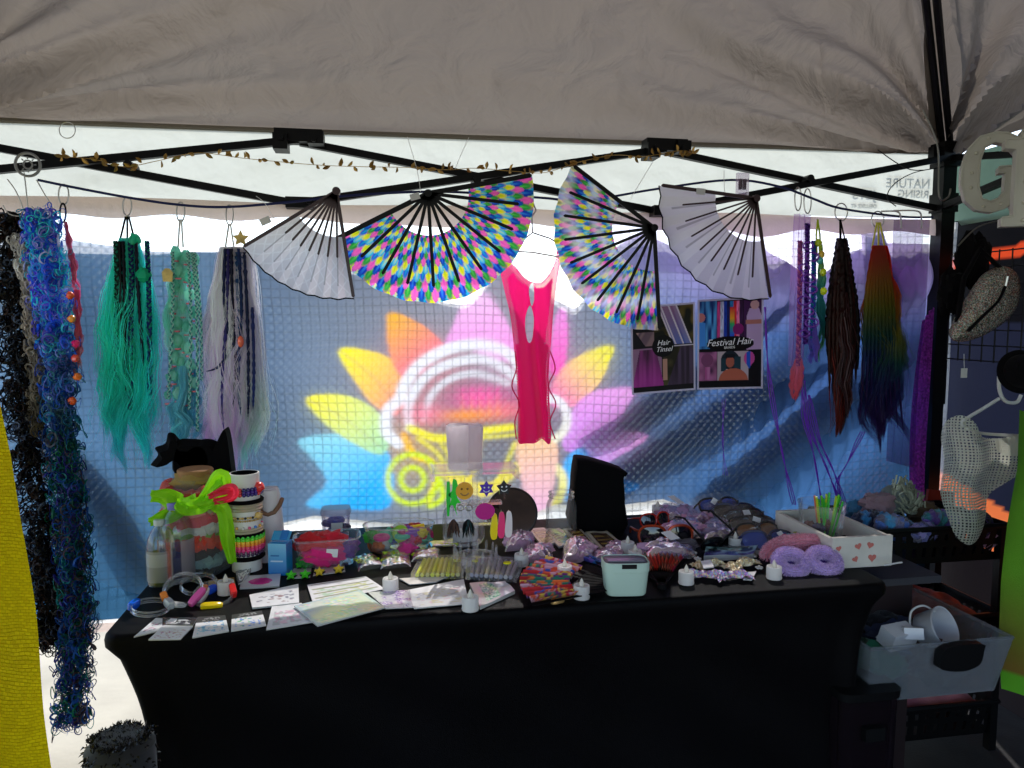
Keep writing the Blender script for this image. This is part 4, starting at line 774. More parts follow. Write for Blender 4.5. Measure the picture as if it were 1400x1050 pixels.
for sd_, xs_ in (('l', (706, 704, 702, 708, 706, 704)), ('r', (754, 757, 752, 758, 754, 757))): mb.tube(px_path([(x + (2 if i % 2 else -2), 480 + i * 24) for i, x in enumerate(xs_)], Yd, 5) and [p - o for p in px_path([(x + (2 if i % 2 else -2), 480 + i * 24) for i, x in enumerate(xs_)], Yd, 5)], .0022, 5)
mb.build('lace_edge', mat('hot_pink_cord', S(235, 20, 100), .8, trans=.3), t)
wire_thing('dress_hanger', [at(x, y, Y=2.485) for x, y in ((728, 276), (733, 288), (727, 296), (728, 318), (708, 334), (676, 342), (728, 345), (768, 352), (775, 340), (752, 326), (728, 318))], .0028, 'pale wire hanger holding the hot pink dress', 'hanger', mat('pale_wire', S(190, 170, 180), .4))

# ------------------------------------------------------------------ posters
def poster(name, px4, Y, paint, label, words):
    P = [at(x, y, Y=Y) for x, y in px4]; o = (P[0] + P[1] + P[2] + P[3]) / 4; t = thing(name, label, 'poster', o)
    n, m_ = 130, 170; u, v = np.meshgrid(np.linspace(0, 1, n), np.linspace(0, 1, m_)); f = lambda i: P[0][i] * (1 - u) * (1 - v) + P[1][i] * u * (1 - v) + P[2][i] * u * v + P[3][i] * (1 - u) * v - o[i]
    mb = MB(); K = paint(u, v); mb.sheet(f(0), f(1) + .003 * np.sin(u * 3), f(2), K); mb.build('printed_sheet', mat('glossy_print', vc=True, rough=.4, spec=.15, trans=.12), t)
    wd = (P[1] - P[0]).length; ht = (P[0] - P[3]).length; rx = math.atan2(P[1].z - P[0].z, P[1].x - P[0].x)
    for body, u_, v_, size, sh in words:
        q_ = P[0] + (P[1] - P[0]) * u_ + (P[3] - P[0]) * v_ - o; text('poster_lettering', body, size, mat('white_ink', (.85, .82, .88), .6), t, (q_.x, q_.y - .004, q_.z), (R(90), -rx, 0), shear=sh)
def rect(u, v, a, b, c, d): return (u > a) & (u < b) & (v > c) & (v < d)
def put(K, m_, c): return np.where(m_[..., None], c if np.ndim(c) == 3 else np.asarray(c), K)
def p_tinsel(u, v):
    K = np.empty(u.shape + (3,)); K[:] = S(24, 20, 26); n1 = vnoise(u, v, 12, 2)
    K = put(K, rect(u, v, .36, 1, .0, .46), lerp(S(22, 22, 14), S(120, 96, 40), np.clip(n1 * 1.6 - .6, 0, 1)))
    st = vnoise(u * 30 - v * 14, v * 0, 1, 4); K = put(K, (u - v * .52 > .42) & (u - v * .52 < .70) & (v < .46), lerp(lerp(S(150, 90, 120), S(60, 90, 170), np.clip(v * 2.2, 0, 1)), S(190, 180, 210), st * .35))
    for a in (.42, .46, .58, .70): K = put(K, (np.abs(u - v * .52 - a) < .012) & (v < .46), S(220, 205, 215))
    K = put(K, (v > .30) & (v < .47) & (u < .36) & (v < .46 - 0 * u) & (u > (v - .30) * .9 + .08), lerp(S(190, 150, 140), S(90, 70, 90), vnoise(u * 22 + v * 18, v, 1, 5)))
    K = put(K, rect(u, v, 0, .48, .48, .92), S(150, 110, 140)); hw = .13 + (v - .5) * .28
    K = put(K, (np.abs(u - .26) < hw) & (v > .50) & (v < .92), lerp(lerp(S(40, 24, 40), S(150, 40, 130), np.clip((v - .6) * 4, 0, 1)), S(210, 90, 180), .5 * vnoise(u * 45, v * 3, 1, 8)))
    K = put(K, rect(u, v, .50, 1, .48, .92), lerp(S(40, 36, 22), S(110, 100, 60), np.clip(vnoise(u, v, 11, 9) - .3, 0, 1))); K = put(K, (u > .78 - (v - .48) * .5) & (np.abs(u - .80) < .14 + (v - .48) * .5) & (v > .48) & (v < .92), lerp(S(40, 28, 40), S(90, 70, 96), vnoise(u * 40, v * 2, 1, 3)))
    K = put(K, rect(u, v, .49, .56, .62, .86), S(190, 140, 120)); K = put(K, (np.abs(v - .475) < .006) & (u > .5), S(215, 200, 210))
    K = put(K, np.hypot((u - .5) * .73, v - .47) < .125, S(10, 8, 12)); K = put(K, (u < .025) | (u > .975) | (v < .02) | (v > .98), S(205, 195, 220)); return K
def p_fest(u, v):
    K = np.empty(u.shape + (3,)); K[:] = S(18, 14, 22)
    K = put(K, rect(u, v, .02, .29, .02, .55), lerp(S(20, 40, 110), S(90, 170, 235), np.clip(vnoise(u * 34, v * 6, 1, 2) * 1.5 - .3, 0, 1))); K = put(K, rect(u, v, .02, .12, .26, .52), S(70, 140, 225)); K = put(K, np.hypot((u - .05) * .75, v - .20) < .05, S(200, 120, 120))
    cols = [S(200, 60, 130), S(190, 190, 220), S(30, 60, 170), S(30, 30, 90), S(40, 120, 190), S(220, 40, 60), S(240, 120, 170), S(60, 30, 70)]; K = put(K, rect(u, v, .30, .69, .03, .43), np.array(cols)[np.clip(((u - .30) / .39 * 8).astype(int), 0, 7)] * (.6 + .8 * vnoise(u * 4, v, 26, 6))[..., None])
    ra = ramp(np.clip((v - .1) / .3, 0, 1), [(0, S(220, 40, 60)), (.4, S(240, 160, 40)), (.6, S(50, 170, 90)), (1, S(50, 90, 210))]); K = put(K, rect(u, v, .49, .56, .1, .42), ra)
    K = put(K, rect(u, v, .70, .98, .02, .57), S(70, 30, 80)); K = put(K, (np.abs(u - .86) < .06 + np.clip(v - .1, 0, .1) * .5) & (v > .12) & (v < .57), S(200, 165, 210)); K = put(K, np.hypot((u - .87) * .75, v - .085) < .05, S(210, 160, 160)); K = put(K, (np.abs(v - .27) < .025) & (np.abs(u - .85) < .12), S(190, 120, 110))
    K = put(K, np.hypot((u - .62) * .75, v - .34) < .062, S(140, 30, 110))
    K = put(K, (((u - .5) / .36) ** 2 + ((v - .50) / .085) ** 2) < 1, S(14, 10, 16))
    K = put(K, rect(u, v, .02, .30, .585, .90), lerp(S(50, 30, 60), S(190, 110, 160), vnoise(u, v, 13, 4))); K = put(K, np.hypot((u - .15) * .75, v - .67) < .07, S(130, 70, 110)); K = put(K, rect(u, v, .12, .20, .75, .89), lerp(S(170, 60, 130), S(220, 150, 200), vnoise(u * 40, v * 4, 1, 4)))
    K = put(K, rect(u, v, .31, .78, .585, .90), S(190, 170, 180)); K = put(K, (np.hypot((u - .50) * .75, v - .68) < .105), S(30, 40, 52)); K = put(K, rect(u, v, .36, .44, .66, .80) | rect(u, v, .56, .66, .64, .80), S(34, 60, 74)); K = put(K, (((u - .55) / .22) ** 2 + ((v - .90) / .13) ** 2 < 1) & (v < .90), S(190, 100, 80)); K = put(K, np.hypot((u - .50) * .85, (v - .70) * .9) < .055, S(175, 95, 80)); K = put(K, rect(u, v, .43, .57, .615, .655), S(24, 26, 36))
    K = put(K, (np.hypot((u - .79) * .9, v - .665) < .075) | ((np.abs(u - .79) < .08 - (v - .68) * .8) & (v > .68) & (v < .78)), lerp(S(210, 80, 160), S(40, 90, 200), np.clip((np.abs(u - .78) < .03) * 1.0, 0, 1)))
    K = put(K, (u < .025) | (u > .975) | (v < .02) | (v > .98), S(205, 195, 220)); return K
poster('hair_tinsel_poster', ((862, 420), (950, 413), (951, 533), (864, 540)), 2.575, p_tinsel, 'poster for hair tinsel with a round black badge pinned to the back wall', [('Hair', .49, .435, .027, .35), ('Tinsel', .5, .51, .026, .35)])
poster('festival_hair_poster', ((954, 410), (1044, 405), (1043, 531), (953, 533)), 2.57, p_fest, 'poster for festival hair with photos of braids and models, right of the tinsel poster', [('Festival Hair', .48, .49, .036, .35), ('BRAIDS', .48, .55, .013, 0)])
# ------------------------------------------------------------------ table with a stretch cloth
A0, A1, B1, B0 = at(150, 868, Z=TZ), at(1206, 786, Z=TZ), None, None
tx0, tx1, ty0, ty1 = -.60, 1.285, 1.665, 2.43
tt = thing('trestle_table', 'long trestle table under the black stretch cloth', 'table', ((tx0 + tx1) / 2, (ty0 + ty1) / 2, 0))
cxm, cym = (tx0 + tx1) / 2, (ty0 + ty1) / 2; hx, hy = (tx1 - tx0) / 2, (ty1 - ty0) / 2
mb = MB(); mb.box((0, 0, TZ - .03), (2 * hx - .05, 2 * hy - .05, .035)); mb.build('table_top', mat('grey_laminate', S(150, 148, 145), .6), tt, smooth=False)
for sx_ in (-1, 1):
    for sy_ in (-1, 1): mb = MB(); mb.tube([(sx_ * (hx - .17), sy_ * (hy - .14), .01), (sx_ * (hx - .17), sy_ * (hy - .14), TZ - .05)], .015, 8); mb.build('leg', BLACK, tt)
# cloth: rounded rectangle top, sides pulled in at mid height
def rr_loop(ax, ay, rad, n=16):
    pts = []
    for cx_, cy_, s_ in ((ax - rad, ay - rad, 0), (-ax + rad, ay - rad, 90), (-ax + rad, -ay + rad, 180), (ax - rad, -ay + rad, 270)):
        for k in range(n): a = R(s_ + 90 * k / (n - 1)); pts.append((cx_ + rad * math.cos(a), cy_ + rad * math.sin(a)))
    out = []
    for i in range(len(pts)):
        p, q_ = np.array(pts[i]), np.array(pts[(i + 1) % len(pts)]); m_ = max(1, int(np.linalg.norm(q_ - p) / .03)); out += [p + (q_ - p) * k / m_ for k in range(m_)]
    return np.array(out)
L0 = rr_loop(hx, hy, .035); rows = []; zs_ = [TZ, TZ, TZ - .001, TZ - .006, TZ - .016, TZ - .03] + list(np.linspace(TZ - .06, .02, 22))
ins_ = [.06, .012, .005, .001, -.001, 0]
corner = np.clip((np.abs(L0[:, 0]) - (hx - .30)) / .30, 0, 1) * 1.0; cy_f = np.clip((np.abs(L0[:, 1]) - (hy - .3)) / .3, 0, 1)
for i, z in enumerate(zs_):
    if i < 6: rows.append(np.concatenate([L0 * (1 - ins_[i] / np.array([hx, hy])), np.full((len(L0), 1), z)], 1))
    else:
        q_ = (TZ - z) / TZ; pinch = .085 * math.sin(min(1, q_ * 1.05) * math.pi) ** .8; sx_ = L0[:, 0] * (1 - pinch * np.clip(np.abs(L0[:, 0]) / hx, 0, 1) ** 6); sy_ = L0[:, 1] * (1 - pinch * .9 * (1 - .5 * (np.abs(L0[:, 0]) > hx * .9)))
        rows.append(np.stack([sx_, sy_, np.full(len(L0), z)], 1))
CLOTH = mat('black_stretch_cloth', S(7, 6, 8), .5, spec=.06, sheen=.01, trans=.02, tcol=(.12, .11, .11), bump=(420, .25), nz=(5, .25))
rows = np.array(rows); zz_ = (TZ - rows[..., 2]) / TZ; ss_ = np.linspace(0, 1, rows.shape[1])[None, :]; wr_ = .006 * np.sin(rows[..., 0] * 14 + rows[..., 2] * 22 + 4 * vnoise(rows[..., 0], rows[..., 2], 3, 5)) * np.clip(zz_ * 5, 0, 1) * (.3 + np.abs(rows[..., 0])); rows[..., 1] += wr_ * np.where(np.abs(rows[..., 1]) > hy * .5, 1, 0); n_ = rows.shape[1]; rows = np.concatenate([rows, rows[:, :1]], 1)
mb = MB(); mb.sheet(rows[..., 0], rows[..., 1], rows[..., 2]); mb.add(np.concatenate([rows[0, :-1]]), [tuple(range(n_))])
tag(mb.build('tablecloth', CLOTH, loc=(cxm, cym, .003), ang=60), 'black stretch cloth pulled tight over the long table', 'tablecloth')
TP = .0045                                                       # cloth top above TZ

# ------------------------------------------------------------------ helpers for goods on the table
def on(px, py, z=0): return at(px, py, Z=TZ + TP + z)
def flat(name, px4, label, cat, paint, m, z=0, th=.0015, group=None, curl=.002, n=34, res=None):
    """a thin flat thing lying on the table, corners measured far-left, far-right, near-right, near-left"""
    P = [on(x, y, z) for x, y in px4]; o = (P[0] + P[1] + P[2] + P[3]) / 4; u, v = np.meshgrid(np.linspace(0, 1, n), np.linspace(0, 1, n)); f = lambda i: P[0][i] * (1 - u) * (1 - v) + P[1][i] * u * (1 - v) + P[2][i] * u * v + P[3][i] * (1 - u) * v - o[i]
    sd_ = int(abs(o.x * 977 + o.y * 333)) % 50; Zt = th + curl * (vnoise(u, v, 2.2, sd_)) ; X, Y = f(0), f(1); mb = MB(); mb.sheet(X, Y, Zt, np.clip(paint(u, v), 0, 1))
    ring = np.concatenate([np.stack([a[0], a[-1]]) for a in ()]) if 0 else None
    e = [(0, slice(None)), (slice(None), -1), (-1, slice(None, None, -1)), (slice(None, None, -1), 0)]
    for q_ in e: mb.sheet(np.stack([X[q_], X[q_]]), np.stack([Y[q_], Y[q_]]), np.stack([Zt[q_], 0 * Zt[q_]]), np.array(S(190, 188, 186)))
    return tag(mb.build(name, m, loc=o), label, cat, group)
PRINT = mat('card_print', vc=True, rough=.42); PRINTG = mat('foil_print', vc=True, rough=.16, coat=.5)
def squig(cols, seed, dens=.55, base=S(232, 230, 232), head=0, lines=0):
    def f(u, v):
        K = np.empty(u.shape + (3,)); K[:] = base; K = K * (.94 + .1 * vnoise(u, v, 5, seed))[..., None]; n1 = vnoise(u, v * 1.4, 13, seed + 1); c = pick(vnoise(u, v, 9, seed + 2) * .999, cols)
        w_ = ((n1 > dens) & (np.abs(v - .6) < .3) & (np.abs(u - .5) < .4)); K = put(K, w_, c * .9 + .08)
        if lines: K = put(K, (np.sin(v * lines * 6.28) > .78) & (u > .05) & (u < .95), S(150, 150, 120)); 
        if head: K = put(K, v < head, S(40, 40, 44)); K = put(K, (v < head * .8) & (v > head * .2) & (np.abs(u - .5) < .3) & (vnoise(u, v, 25, 3) > .5), S(150, 150, 150))
        return K
    return f
def glit(cols, seed, base=None, sc=30, edge=None):
    def f(u, v):
        g = np.random.default_rng(seed); K = np.array(cols)[g.integers(0, len(cols), u.shape)]
        if base is not None: K = lerp(np.broadcast_to(np.asarray(base, float), K.shape), K, np.clip(vnoise(u, v, 6, seed) * 2.2 - .6, 0, 1))
        if edge is not None: K = put(K, (u < .06) | (u > .94) | (v < .06) | (v > .95), edge)
        return K
    return f
PAST = [S(200, 230, 215), S(240, 232, 180), S(190, 220, 240), S(235, 200, 225), S(170, 220, 190), S(245, 245, 240)]; PURP = [S(120, 70, 170), S(160, 110, 200), S(230, 220, 235), S(90, 50, 140), S(220, 200, 230), S(245, 240, 235)]
GRP = 'face jewel cards laid along the front of the table'
flat('jewel_card', ((213, 846), (247, 848), (240, 858), (183, 872)), 'small white jewel card at the front left corner, under another card', 'card', squig([S(210, 140, 170), S(120, 120, 130)], 3, .68, head=.0), PRINT, 0, group=GRP)
flat('jewel_card', ((222, 857), (264, 857), (247, 875), (203, 876)), 'small white jewel card overlapping the one at the front left corner', 'card', squig([S(190, 120, 150), S(200, 170, 150)], 5, .7), PRINT, .003, group=GRP)
flat('card_header', ((222, 845), (270, 846), (264, 856), (222, 856)), 'clear and black packet top behind the two front left jewel cards', 'packet', squig([S(200, 200, 200)], 6, .55, S(52, 50, 56)), PRINTG, .001)
flat('jewel_card', ((270, 845), (308, 842), (313, 864), (263, 873)), 'white jewel card with a pale blue curl, second from the front left', 'card', squig([S(90, 160, 210), S(140, 200, 220)], 7, .66, head=.32), PRINT, 0, group=GRP)
flat('jewel_card', ((317, 842), (358, 836), (364, 856), (316, 864)), 'white jewel card with a green and blue curl', 'card', squig([S(70, 180, 110), S(90, 140, 220)], 11, .66, head=.28), PRINT, 0, group=GRP)
flat('jewel_card', ((372, 830), (412, 826), (436, 850), (364, 862)), 'white sheet of pink and silver face jewels under the shimmering sheet', 'card', squig([S(220, 170, 190), S(190, 190, 190), S(240, 200, 215)], 13, .45), PRINT, 0, group=GRP)
flat('sticker_sheet', ((341, 815), (408, 800), (409, 826), (345, 833)), 'white sheet with a row of tiny dark jewels, beside the pink hair clip packet', 'sticker sheet', squig([S(150, 110, 110), S(120, 120, 140)], 15, .66), PRINT, .001, .003, group=GRP)
flat('sticker_sheet', ((420, 801), (500, 789), (526, 806), (428, 826)), 'white striped sticker sheet behind the shimmering sheet', 'sticker sheet', squig([S(200, 200, 120), S(180, 210, 180)], 17, .6, lines=4), PRINT, .002, group=GRP)
flat('glitter_sheet', ((402, 830), (492, 808), (526, 832), (434, 857)), 'shimmering pastel glitter sheet in clear plastic at the table front', 'glitter sheet', glit(PAST, 3, S(235, 236, 222), edge=S(205, 222, 224)), PRINTG, .005, .002, group=GRP)
flat('glitter_sheet', ((503, 811), (557, 808), (566, 831), (527, 833)), 'sheet of purple glitter gems right of the shimmering pastel sheet', 'glitter sheet', glit(PURP, 5, S(222, 216, 222)), PRINTG, .003, group=GRP)
flat('sticker_sheet', ((557, 808), (634, 793), (641, 826), (566, 833)), 'large white jewel sheet left of the front tealight', 'sticker sheet', squig([S(230, 190, 200), S(220, 210, 170), S(180, 180, 190)], 19, .62), PRINT, .002, group=GRP)
flat('sticker_sheet', ((546, 792), (612, 789), (596, 797), (560, 800)), 'narrow pale card lying in front of the clear yellow case', 'sticker sheet', squig([S(210, 200, 200)], 21, .75, S(222, 214, 205)), PRINT, .001, group=GRP)
flat('jewel_pouch', ((642, 802), (690, 798), (704, 812), (656, 834)), 'pearly pouch of mint glitter strips right of the front tealight', 'pouch', lambda u, v: lerp(np.broadcast_to(S(216, 210, 220), u.shape + (3,)), glit([S(150, 210, 180), S(90, 170, 150), S(220, 240, 230)], 9)(u, v), ((np.abs(u - .42) < .2) & (np.abs(v - .5) < .4)).astype(float)), PRINTG, .0, .006, curl=.006)
flat('clip_packet', ((330, 790), (384, 787), (382, 803), (328, 806)), 'white packet with a bright pink hair clip beside the blue box', 'packet', lambda u, v: put(np.broadcast_to(np.array(S(215, 208, 214)), u.shape + (3,)).copy(), ((u - .5) / .3) ** 2 + ((v - .55) / .28) ** 2 < 1, S(225, 60, 150)), PRINTG, 0, .004)
flat('gold_card', ((285, 795), (320, 790), (322, 800), (285, 806)), 'small golden card behind the left tealight', 'card', squig([S(190, 150, 60)], 22, .5, S(196, 150, 60)), PRINT, 0)
flat('clear_wrapper', ((322, 786), (346, 775), (340, 790), (326, 800)), 'twist of clear wrapper standing by the left tealight', 'wrapper', squig([S(240, 240, 240)], 23, .4, S(120, 120, 126)), PRINTG, .004, curl=.012)
# tealights
WAX = mat('tealight_body', S(240, 238, 236), .45, trans=.5)
tp = tag(bpy.data.objects.new('tealight', None), '', 'tealight', 'LED tealights scattered on the table'); C.objects.link(tp)
mb = MB(); mb.lathe([(0, .001), (.0195, .001), (.0205, .004), (.0195, .008), (.0195, .030), (.0188, .033), (.016, .0335), (.013, .031), (0, .030)], 24); mb.build('body', WAX, tp)
mb = MB(); mb.lathe([(.0055, .029), (.0065, .034), (.0055, .040), (.0025, .047), (.0003, .051)], 12); mb.build('flame', mat('flame_plastic', S(240, 236, 226), .3, trans=.5), tp)
tl_ = [(309, 812, 'white LED tealight behind the clear light-up bracelets at the left'), (534, 808, 'white LED tealight between the sticker sheets and the clear case'), (643, 834, 'white LED tealight at the table front beside the pearly pouch'), (713, 773, 'white LED tealight beside the earring stand foot'), (795, 818, 'white LED tealight in front of the red patterned fan'),
       (858, 756, 'white LED tealight behind the mint bin, the farther of two'), (868, 768, 'white LED tealight behind the mint bin, the nearer of two'), (938, 798, 'white LED tealight left of the glittery bow clips'), (1005, 750, 'white LED tealight among the sunglasses packs'), (1058, 791, 'white LED tealight in front of the lilac furry mask'), (899, 704, 'white LED tealight inside the red rimmed sunglasses'), (772, 790, 'white LED tealight beside the iridescent crumpled pack')]
for i, (x, y, lab) in enumerate(tl_):
    o = tp if i == 0 else copy_tree(tp); o.location = on(x, y, 0); o['label'] = lab; o.rotation_euler = (0, 0, i)
# ---- left group
def bottle(px, py, hpx, wpx, label, capm, lab_paint, tint, fill):
    p = on(px, py); k = mpp(p); h = hpx * k; r_ = wpx * k / 2; t = thing('bottle', label, 'bottle', p, 0, 'clear bottles at the back left')
    prof = [(r_ * .7, 0), (r_ * .95, .004), (r_, .012), (r_ * .97, h * .1), (r_, h * .14), (r_ * .97, h * .3), (r_, h * .34), (r_ * .97, h * .55), (r_, h * .6), (r_ * .9, h * .72), (r_ * .6, h * .84), (r_ * .38, h * .9), (r_ * .38, h * .93)]
    mb = MB(); mb.lathe(prof, 28); mb.disc((0, 0, .001), r_ * .7); mb.build('shell', glassy('bottle_plastic', (.88, .92, .92), .08, .5, haze=.06), t)
    mb = MB(); mb.lathe([(r_ * .42, h * .915), (r_ * .44, h * .93), (r_ * .44, h * .985), (r_ * .40, h), (0, h)], 20); mb.build('cap', capm, t)
    u, v = np.meshgrid(np.linspace(0, 1, 60), np.linspace(0, 1, 40)); a = -math.pi * u; mb = MB(); mb.sheet((r_ + .001) * np.cos(a), (r_ + .001) * np.sin(a), h * (.1 + .46 * v), lab_paint(u, v)); mb.build('label', mat('clear_label', vc=True, rough=.3, trans=.3, clear=.55), t)
    mb = MB(); mb.lathe([(0, .004), (r_ * .86, .006), (r_ * .86, h * fill), (0, h * fill)], 20); mb.build('contents', mat('bottle_contents_' + str(px), tint, .4, trans=.5), t); return t
def lab1(u, v):
    K = np.empty(u.shape + (3,)); K[:] = S(190, 180, 190); K = put(K, np.abs(u - .42) < .07, S(30, 44, 110)); K = put(K, (np.abs(u - .68) < .06), S(30, 50, 120)); K = put(K, (np.abs(u - .68) < .03) & (vnoise(u, v, 22, 2) > .45), S(220, 220, 230)); K = put(K, (np.abs(u - .56) < .04), S(220, 110, 120)); K = put(K, np.abs(u - .86) < .05, S(235, 130, 90)); return K
bt = bottle(243, 796, 112, 46, 'clear ridged plastic bottle with a lavender cap and navy lettered label', mat('lavender_cap', S(110, 105, 190), .4), lab1, S(120, 120, 140), .35)
for k_, (s_, ang_) in enumerate((('alpine', -1.15), ('spring', -.55))): pass
bottle(222, 800, 92, 36, 'shorter clear bottle with green tinted contents behind the lavender capped one', mat('clear_cap', S(180, 190, 190), .3), lambda u, v: put(np.broadcast_to(np.array(S(200, 200, 196)), u.shape + (3,)).copy(), np.abs(v - .7) < .2, S(235, 235, 235)), S(110, 120, 30), .5)
# jar of scrunchies
p = on(272, 778); k = mpp(p); Rj = 44 * k; t = thing('scrunchie_jar', 'tall clear jar packed with neon scrunchies and tied with a lime bow', 'jar', p); hj = 128 * k
mb = MB(); mb.lathe([(0, .002), (Rj * .95, .003), (Rj, .012), (Rj, hj * .78), (Rj * .9, hj * .9), (Rj * .62, hj * .96), (Rj * .62, hj)], 32); mb.build('glass', GLASS, t)
lay = [(.03, S(30, 30, 36)), (.10, S(130, 160, 160)), (.17, S(30, 30, 36)), (.25, S(235, 70, 40)), (.31, S(230, 70, 40)), (.38, S(130, 190, 70)), (.45, S(225, 220, 215)), (.52, S(225, 70, 90)), (.59, S(240, 130, 130)), (.66, S(190, 180, 140)), (.72, S(160, 215, 70)), (.79, S(220, 70, 50))]
for i, (f, c) in enumerate(lay):
    mb = MB(); a = np.linspace(0, 6.283, 60, endpoint=False); rr = Rj * .72; bump_ = 1 + .05 * np.sin(a * 17 + i * 2); mb.tube(np.stack([rr * bump_ * np.cos(a) + .006 * math.sin(i * 2.2), rr * bump_ * np.sin(a), hj * f + .016 + .008 * np.sin(a * 2 + i * 1.3) + .003 * np.sin(a * 11)], 1), Rj * .25 * (1 + .16 * np.sin(a * 23 + i) + .08 * np.sin(a * 37)), 10, col=c, closed=True); mb.build('scrunchie', VCF, t)
mb = MB(); mb.lathe([(Rj * .50, hj * .98), (Rj * .52, hj * .99), (Rj * .52, hj * 1.08), (Rj * .49, hj * 1.09), (0, hj * 1.09)], 28); mb.build('lid', mat('kraft_lid', S(150, 104, 60), .7, nz=(20, .15)), t)
mb = MB(); mb.ball((0, -.02, hj * .97), Rj * .62, 1.1, .6, .5, rough=.35, seed=4, col=S(176, 140, 70)); mb.build('gauze', VCF, t)
def ribbon(pts, w0, w1, axis=(0, 0, 1), roll=0, k=8):
    P = smooth_poly([tuple(q_) for q_ in pts], False, k); T = np.gradient(P, axis=0); T /= np.linalg.norm(T, axis=1)[:, None]; sd_ = np.cross(T, np.array([0, 1.0, 0])); sd_ /= np.linalg.norm(sd_, axis=1)[:, None] + 1e-9
    n = len(P); wd = np.interp(np.linspace(0, 1, n), [0, .5, 1], [w0, w1, w0 * 1.1])[:, None]; r__ = roll * np.sin(np.linspace(0, 9, n))[:, None]; off = sd_ * np.cos(r__) + np.array([0, 1.0, 0]) * np.sin(r__)
    u = np.linspace(-1, 1, 7)[None, :, None]; Q = P[:, None] + off[:, None] * wd[:, None] * u * .5; Q[..., 1] += .006 * np.sin(u[..., 0] * 5 + np.linspace(0, 6, n)[:, None]); return Q
LIMR = mat('lime_ribbon', S(150, 225, 20), .7, trans=.35, bump=(60, .4)); PNKR = mat('neon_pink_ribbon', S(245, 60, 90), .7, trans=.3)
def rel(px, py, dy=0): return at(px, py, Y=p.y + dy) - p
for i, (pts, w0, w1, m_, nm) in enumerate((([(270, 682), (250, 690), (228, 680), (206, 678)], .03, .055, LIMR, 'bow_tail'), ([(262, 694), (240, 702), (222, 708), (204, 714)], .02, .045, LIMR, 'bow_tail'), ([(272, 690), (290, 664), (304, 652), (302, 676), (280, 690)], .02, .05, LIMR, 'bow_loop'), ([(272, 692), (292, 690), (306, 700), (312, 740), (318, 770)], .02, .045, LIMR, 'bow_tail'), ([(240, 688), (262, 694), (290, 684)], .03, .05, LIMR, 'bow_loop'), ([(285, 680), (302, 672), (318, 668), (316, 680), (292, 686)], .015, .03, PNKR, 'pink_loop'))):
    Q = ribbon([rel(x, y, -Rj - .015 - .004 * i) for x, y in pts], w0, w1, roll=.5); mb = MB(); mb.sheet(Q[..., 0], Q[..., 1], Q[..., 2]); mb.build(nm, m_, t)
# black velvet flower and dark display stand behind
o = at(258, 640, Y=2.24); t = thing('velvet_bow', 'big black velvet bow with pointed ends standing on top of the scrunchie jar', 'bow', o)
for nm, pts in (('bow_wing', [(258, 640), (236, 625), (224, 632), (206, 636), (216, 622), (212, 612), (226, 606), (230, 592), (240, 594), (244, 608), (262, 612)]), ('bow_wing', [(258, 612), (280, 600), (300, 606), (306, 630), (300, 646), (262, 646)]), ('bow_centre', [(240, 606), (262, 600), (288, 608), (292, 650), (240, 650)])):
    P_ = smooth_poly([(a.x - o.x, a.z - o.z) for a in (at(x, y, Y=2.24) for x, y in pts)], True, 4); mb = MB(); mb.M = Matrix.Rotation(R(90), 4, 'X'); ins = [(x * .86, z * .86) for x, z in P_]
    n = len(P_); v_ = [(x, z, 0) for x, z in P_] + [(x * .8 + .0, z * .8, .022) for x, z in P_] + [(x * .8, z * .8, -.022) for x, z in P_]; mb.add(v_, [(i, (i + 1) % n, n + (i + 1) % n, n + i) for i in range(n)] + [((i + 1) % n, i, 2 * n + i, 2 * n + (i + 1) % n) for i in range(n)] + [tuple(range(n, 2 * n)), tuple(range(3 * n - 1, 2 * n - 1, -1))]); mb.build(nm, BLACKCL, t)
o = on(318, 762); k = mpp(o); t = thing('display_bust', 'tall black velvet display stand with two pointed ears behind the bracelet tube', 'display stand', o)
P_ = smooth_poly([(x * k, y * k) for x, y in ((-40, 2), (-38, 60), (-34, 120), (-24, 146), (-18, 158), (-12, 170), (-8, 174), (-5, 164), (-3, 146), (0, 110), (2, 60), (4, 2))], True, 3)
mb = MB(); mb.M = Matrix.Translation((0, .06, 0)) @ Matrix.Rotation(R(90), 4, 'X'); mb.prism([tuple(q_) for q_ in P_], -.03, .03); mb.build('velvet_panel', BLACKCL, t); mb = MB(); mb.box((0, .06, .006), (.17, .11, .012)); mb.build('foot', BLACKCL, t, smooth=False)
# bracelet tube
o = on(338, 778); k = mpp(o); Rt = 19.5 * k; ht = 134 * k; t = thing('bracelet_tube', 'upright white tube stacked with beaded bracelets', 'bracelet stand', o)
mb = MB(); mb.lathe([(0, .001), (Rt, .001), (Rt, ht), (Rt * .9, ht), (Rt * .9, ht * .8), (0, ht * .78)], 30); mb.build('tube', mat('white_card_tube', S(226, 222, 216), .6), t)
mb = MB(); mb.lathe([(Rt * .89, ht * .80), (Rt * .89, ht * .998)], 30); mb.disc((0, 0, ht * .82), Rt * .88); mb.build('dark_inside', BLACKCL, t)
def beads(z, col, r_, n, name='beaded_bracelet', multi=None, R_=None):
    R_ = R_ or Rt + r_ * .8; mb = MB()
    for i in range(n):
        a = i * 2 * math.pi / n; mb.ball((R_ * math.cos(a), R_ * math.sin(a), z), r_, n=8, m=6, col=multi[i % len(multi)] if multi else col)
    q_ = mb.build(name, VCG, t); q_['kind'] = 'stuff'; return q_
for i, c in enumerate((S(60, 30, 70), S(120, 30, 90), S(235, 50, 130), S(240, 70, 110), S(250, 150, 40), S(250, 190, 40), S(110, 220, 40), S(60, 205, 40))): beads(ht * (.19 + .026 * i) , c, .0062 if i > 1 else .005, 24)
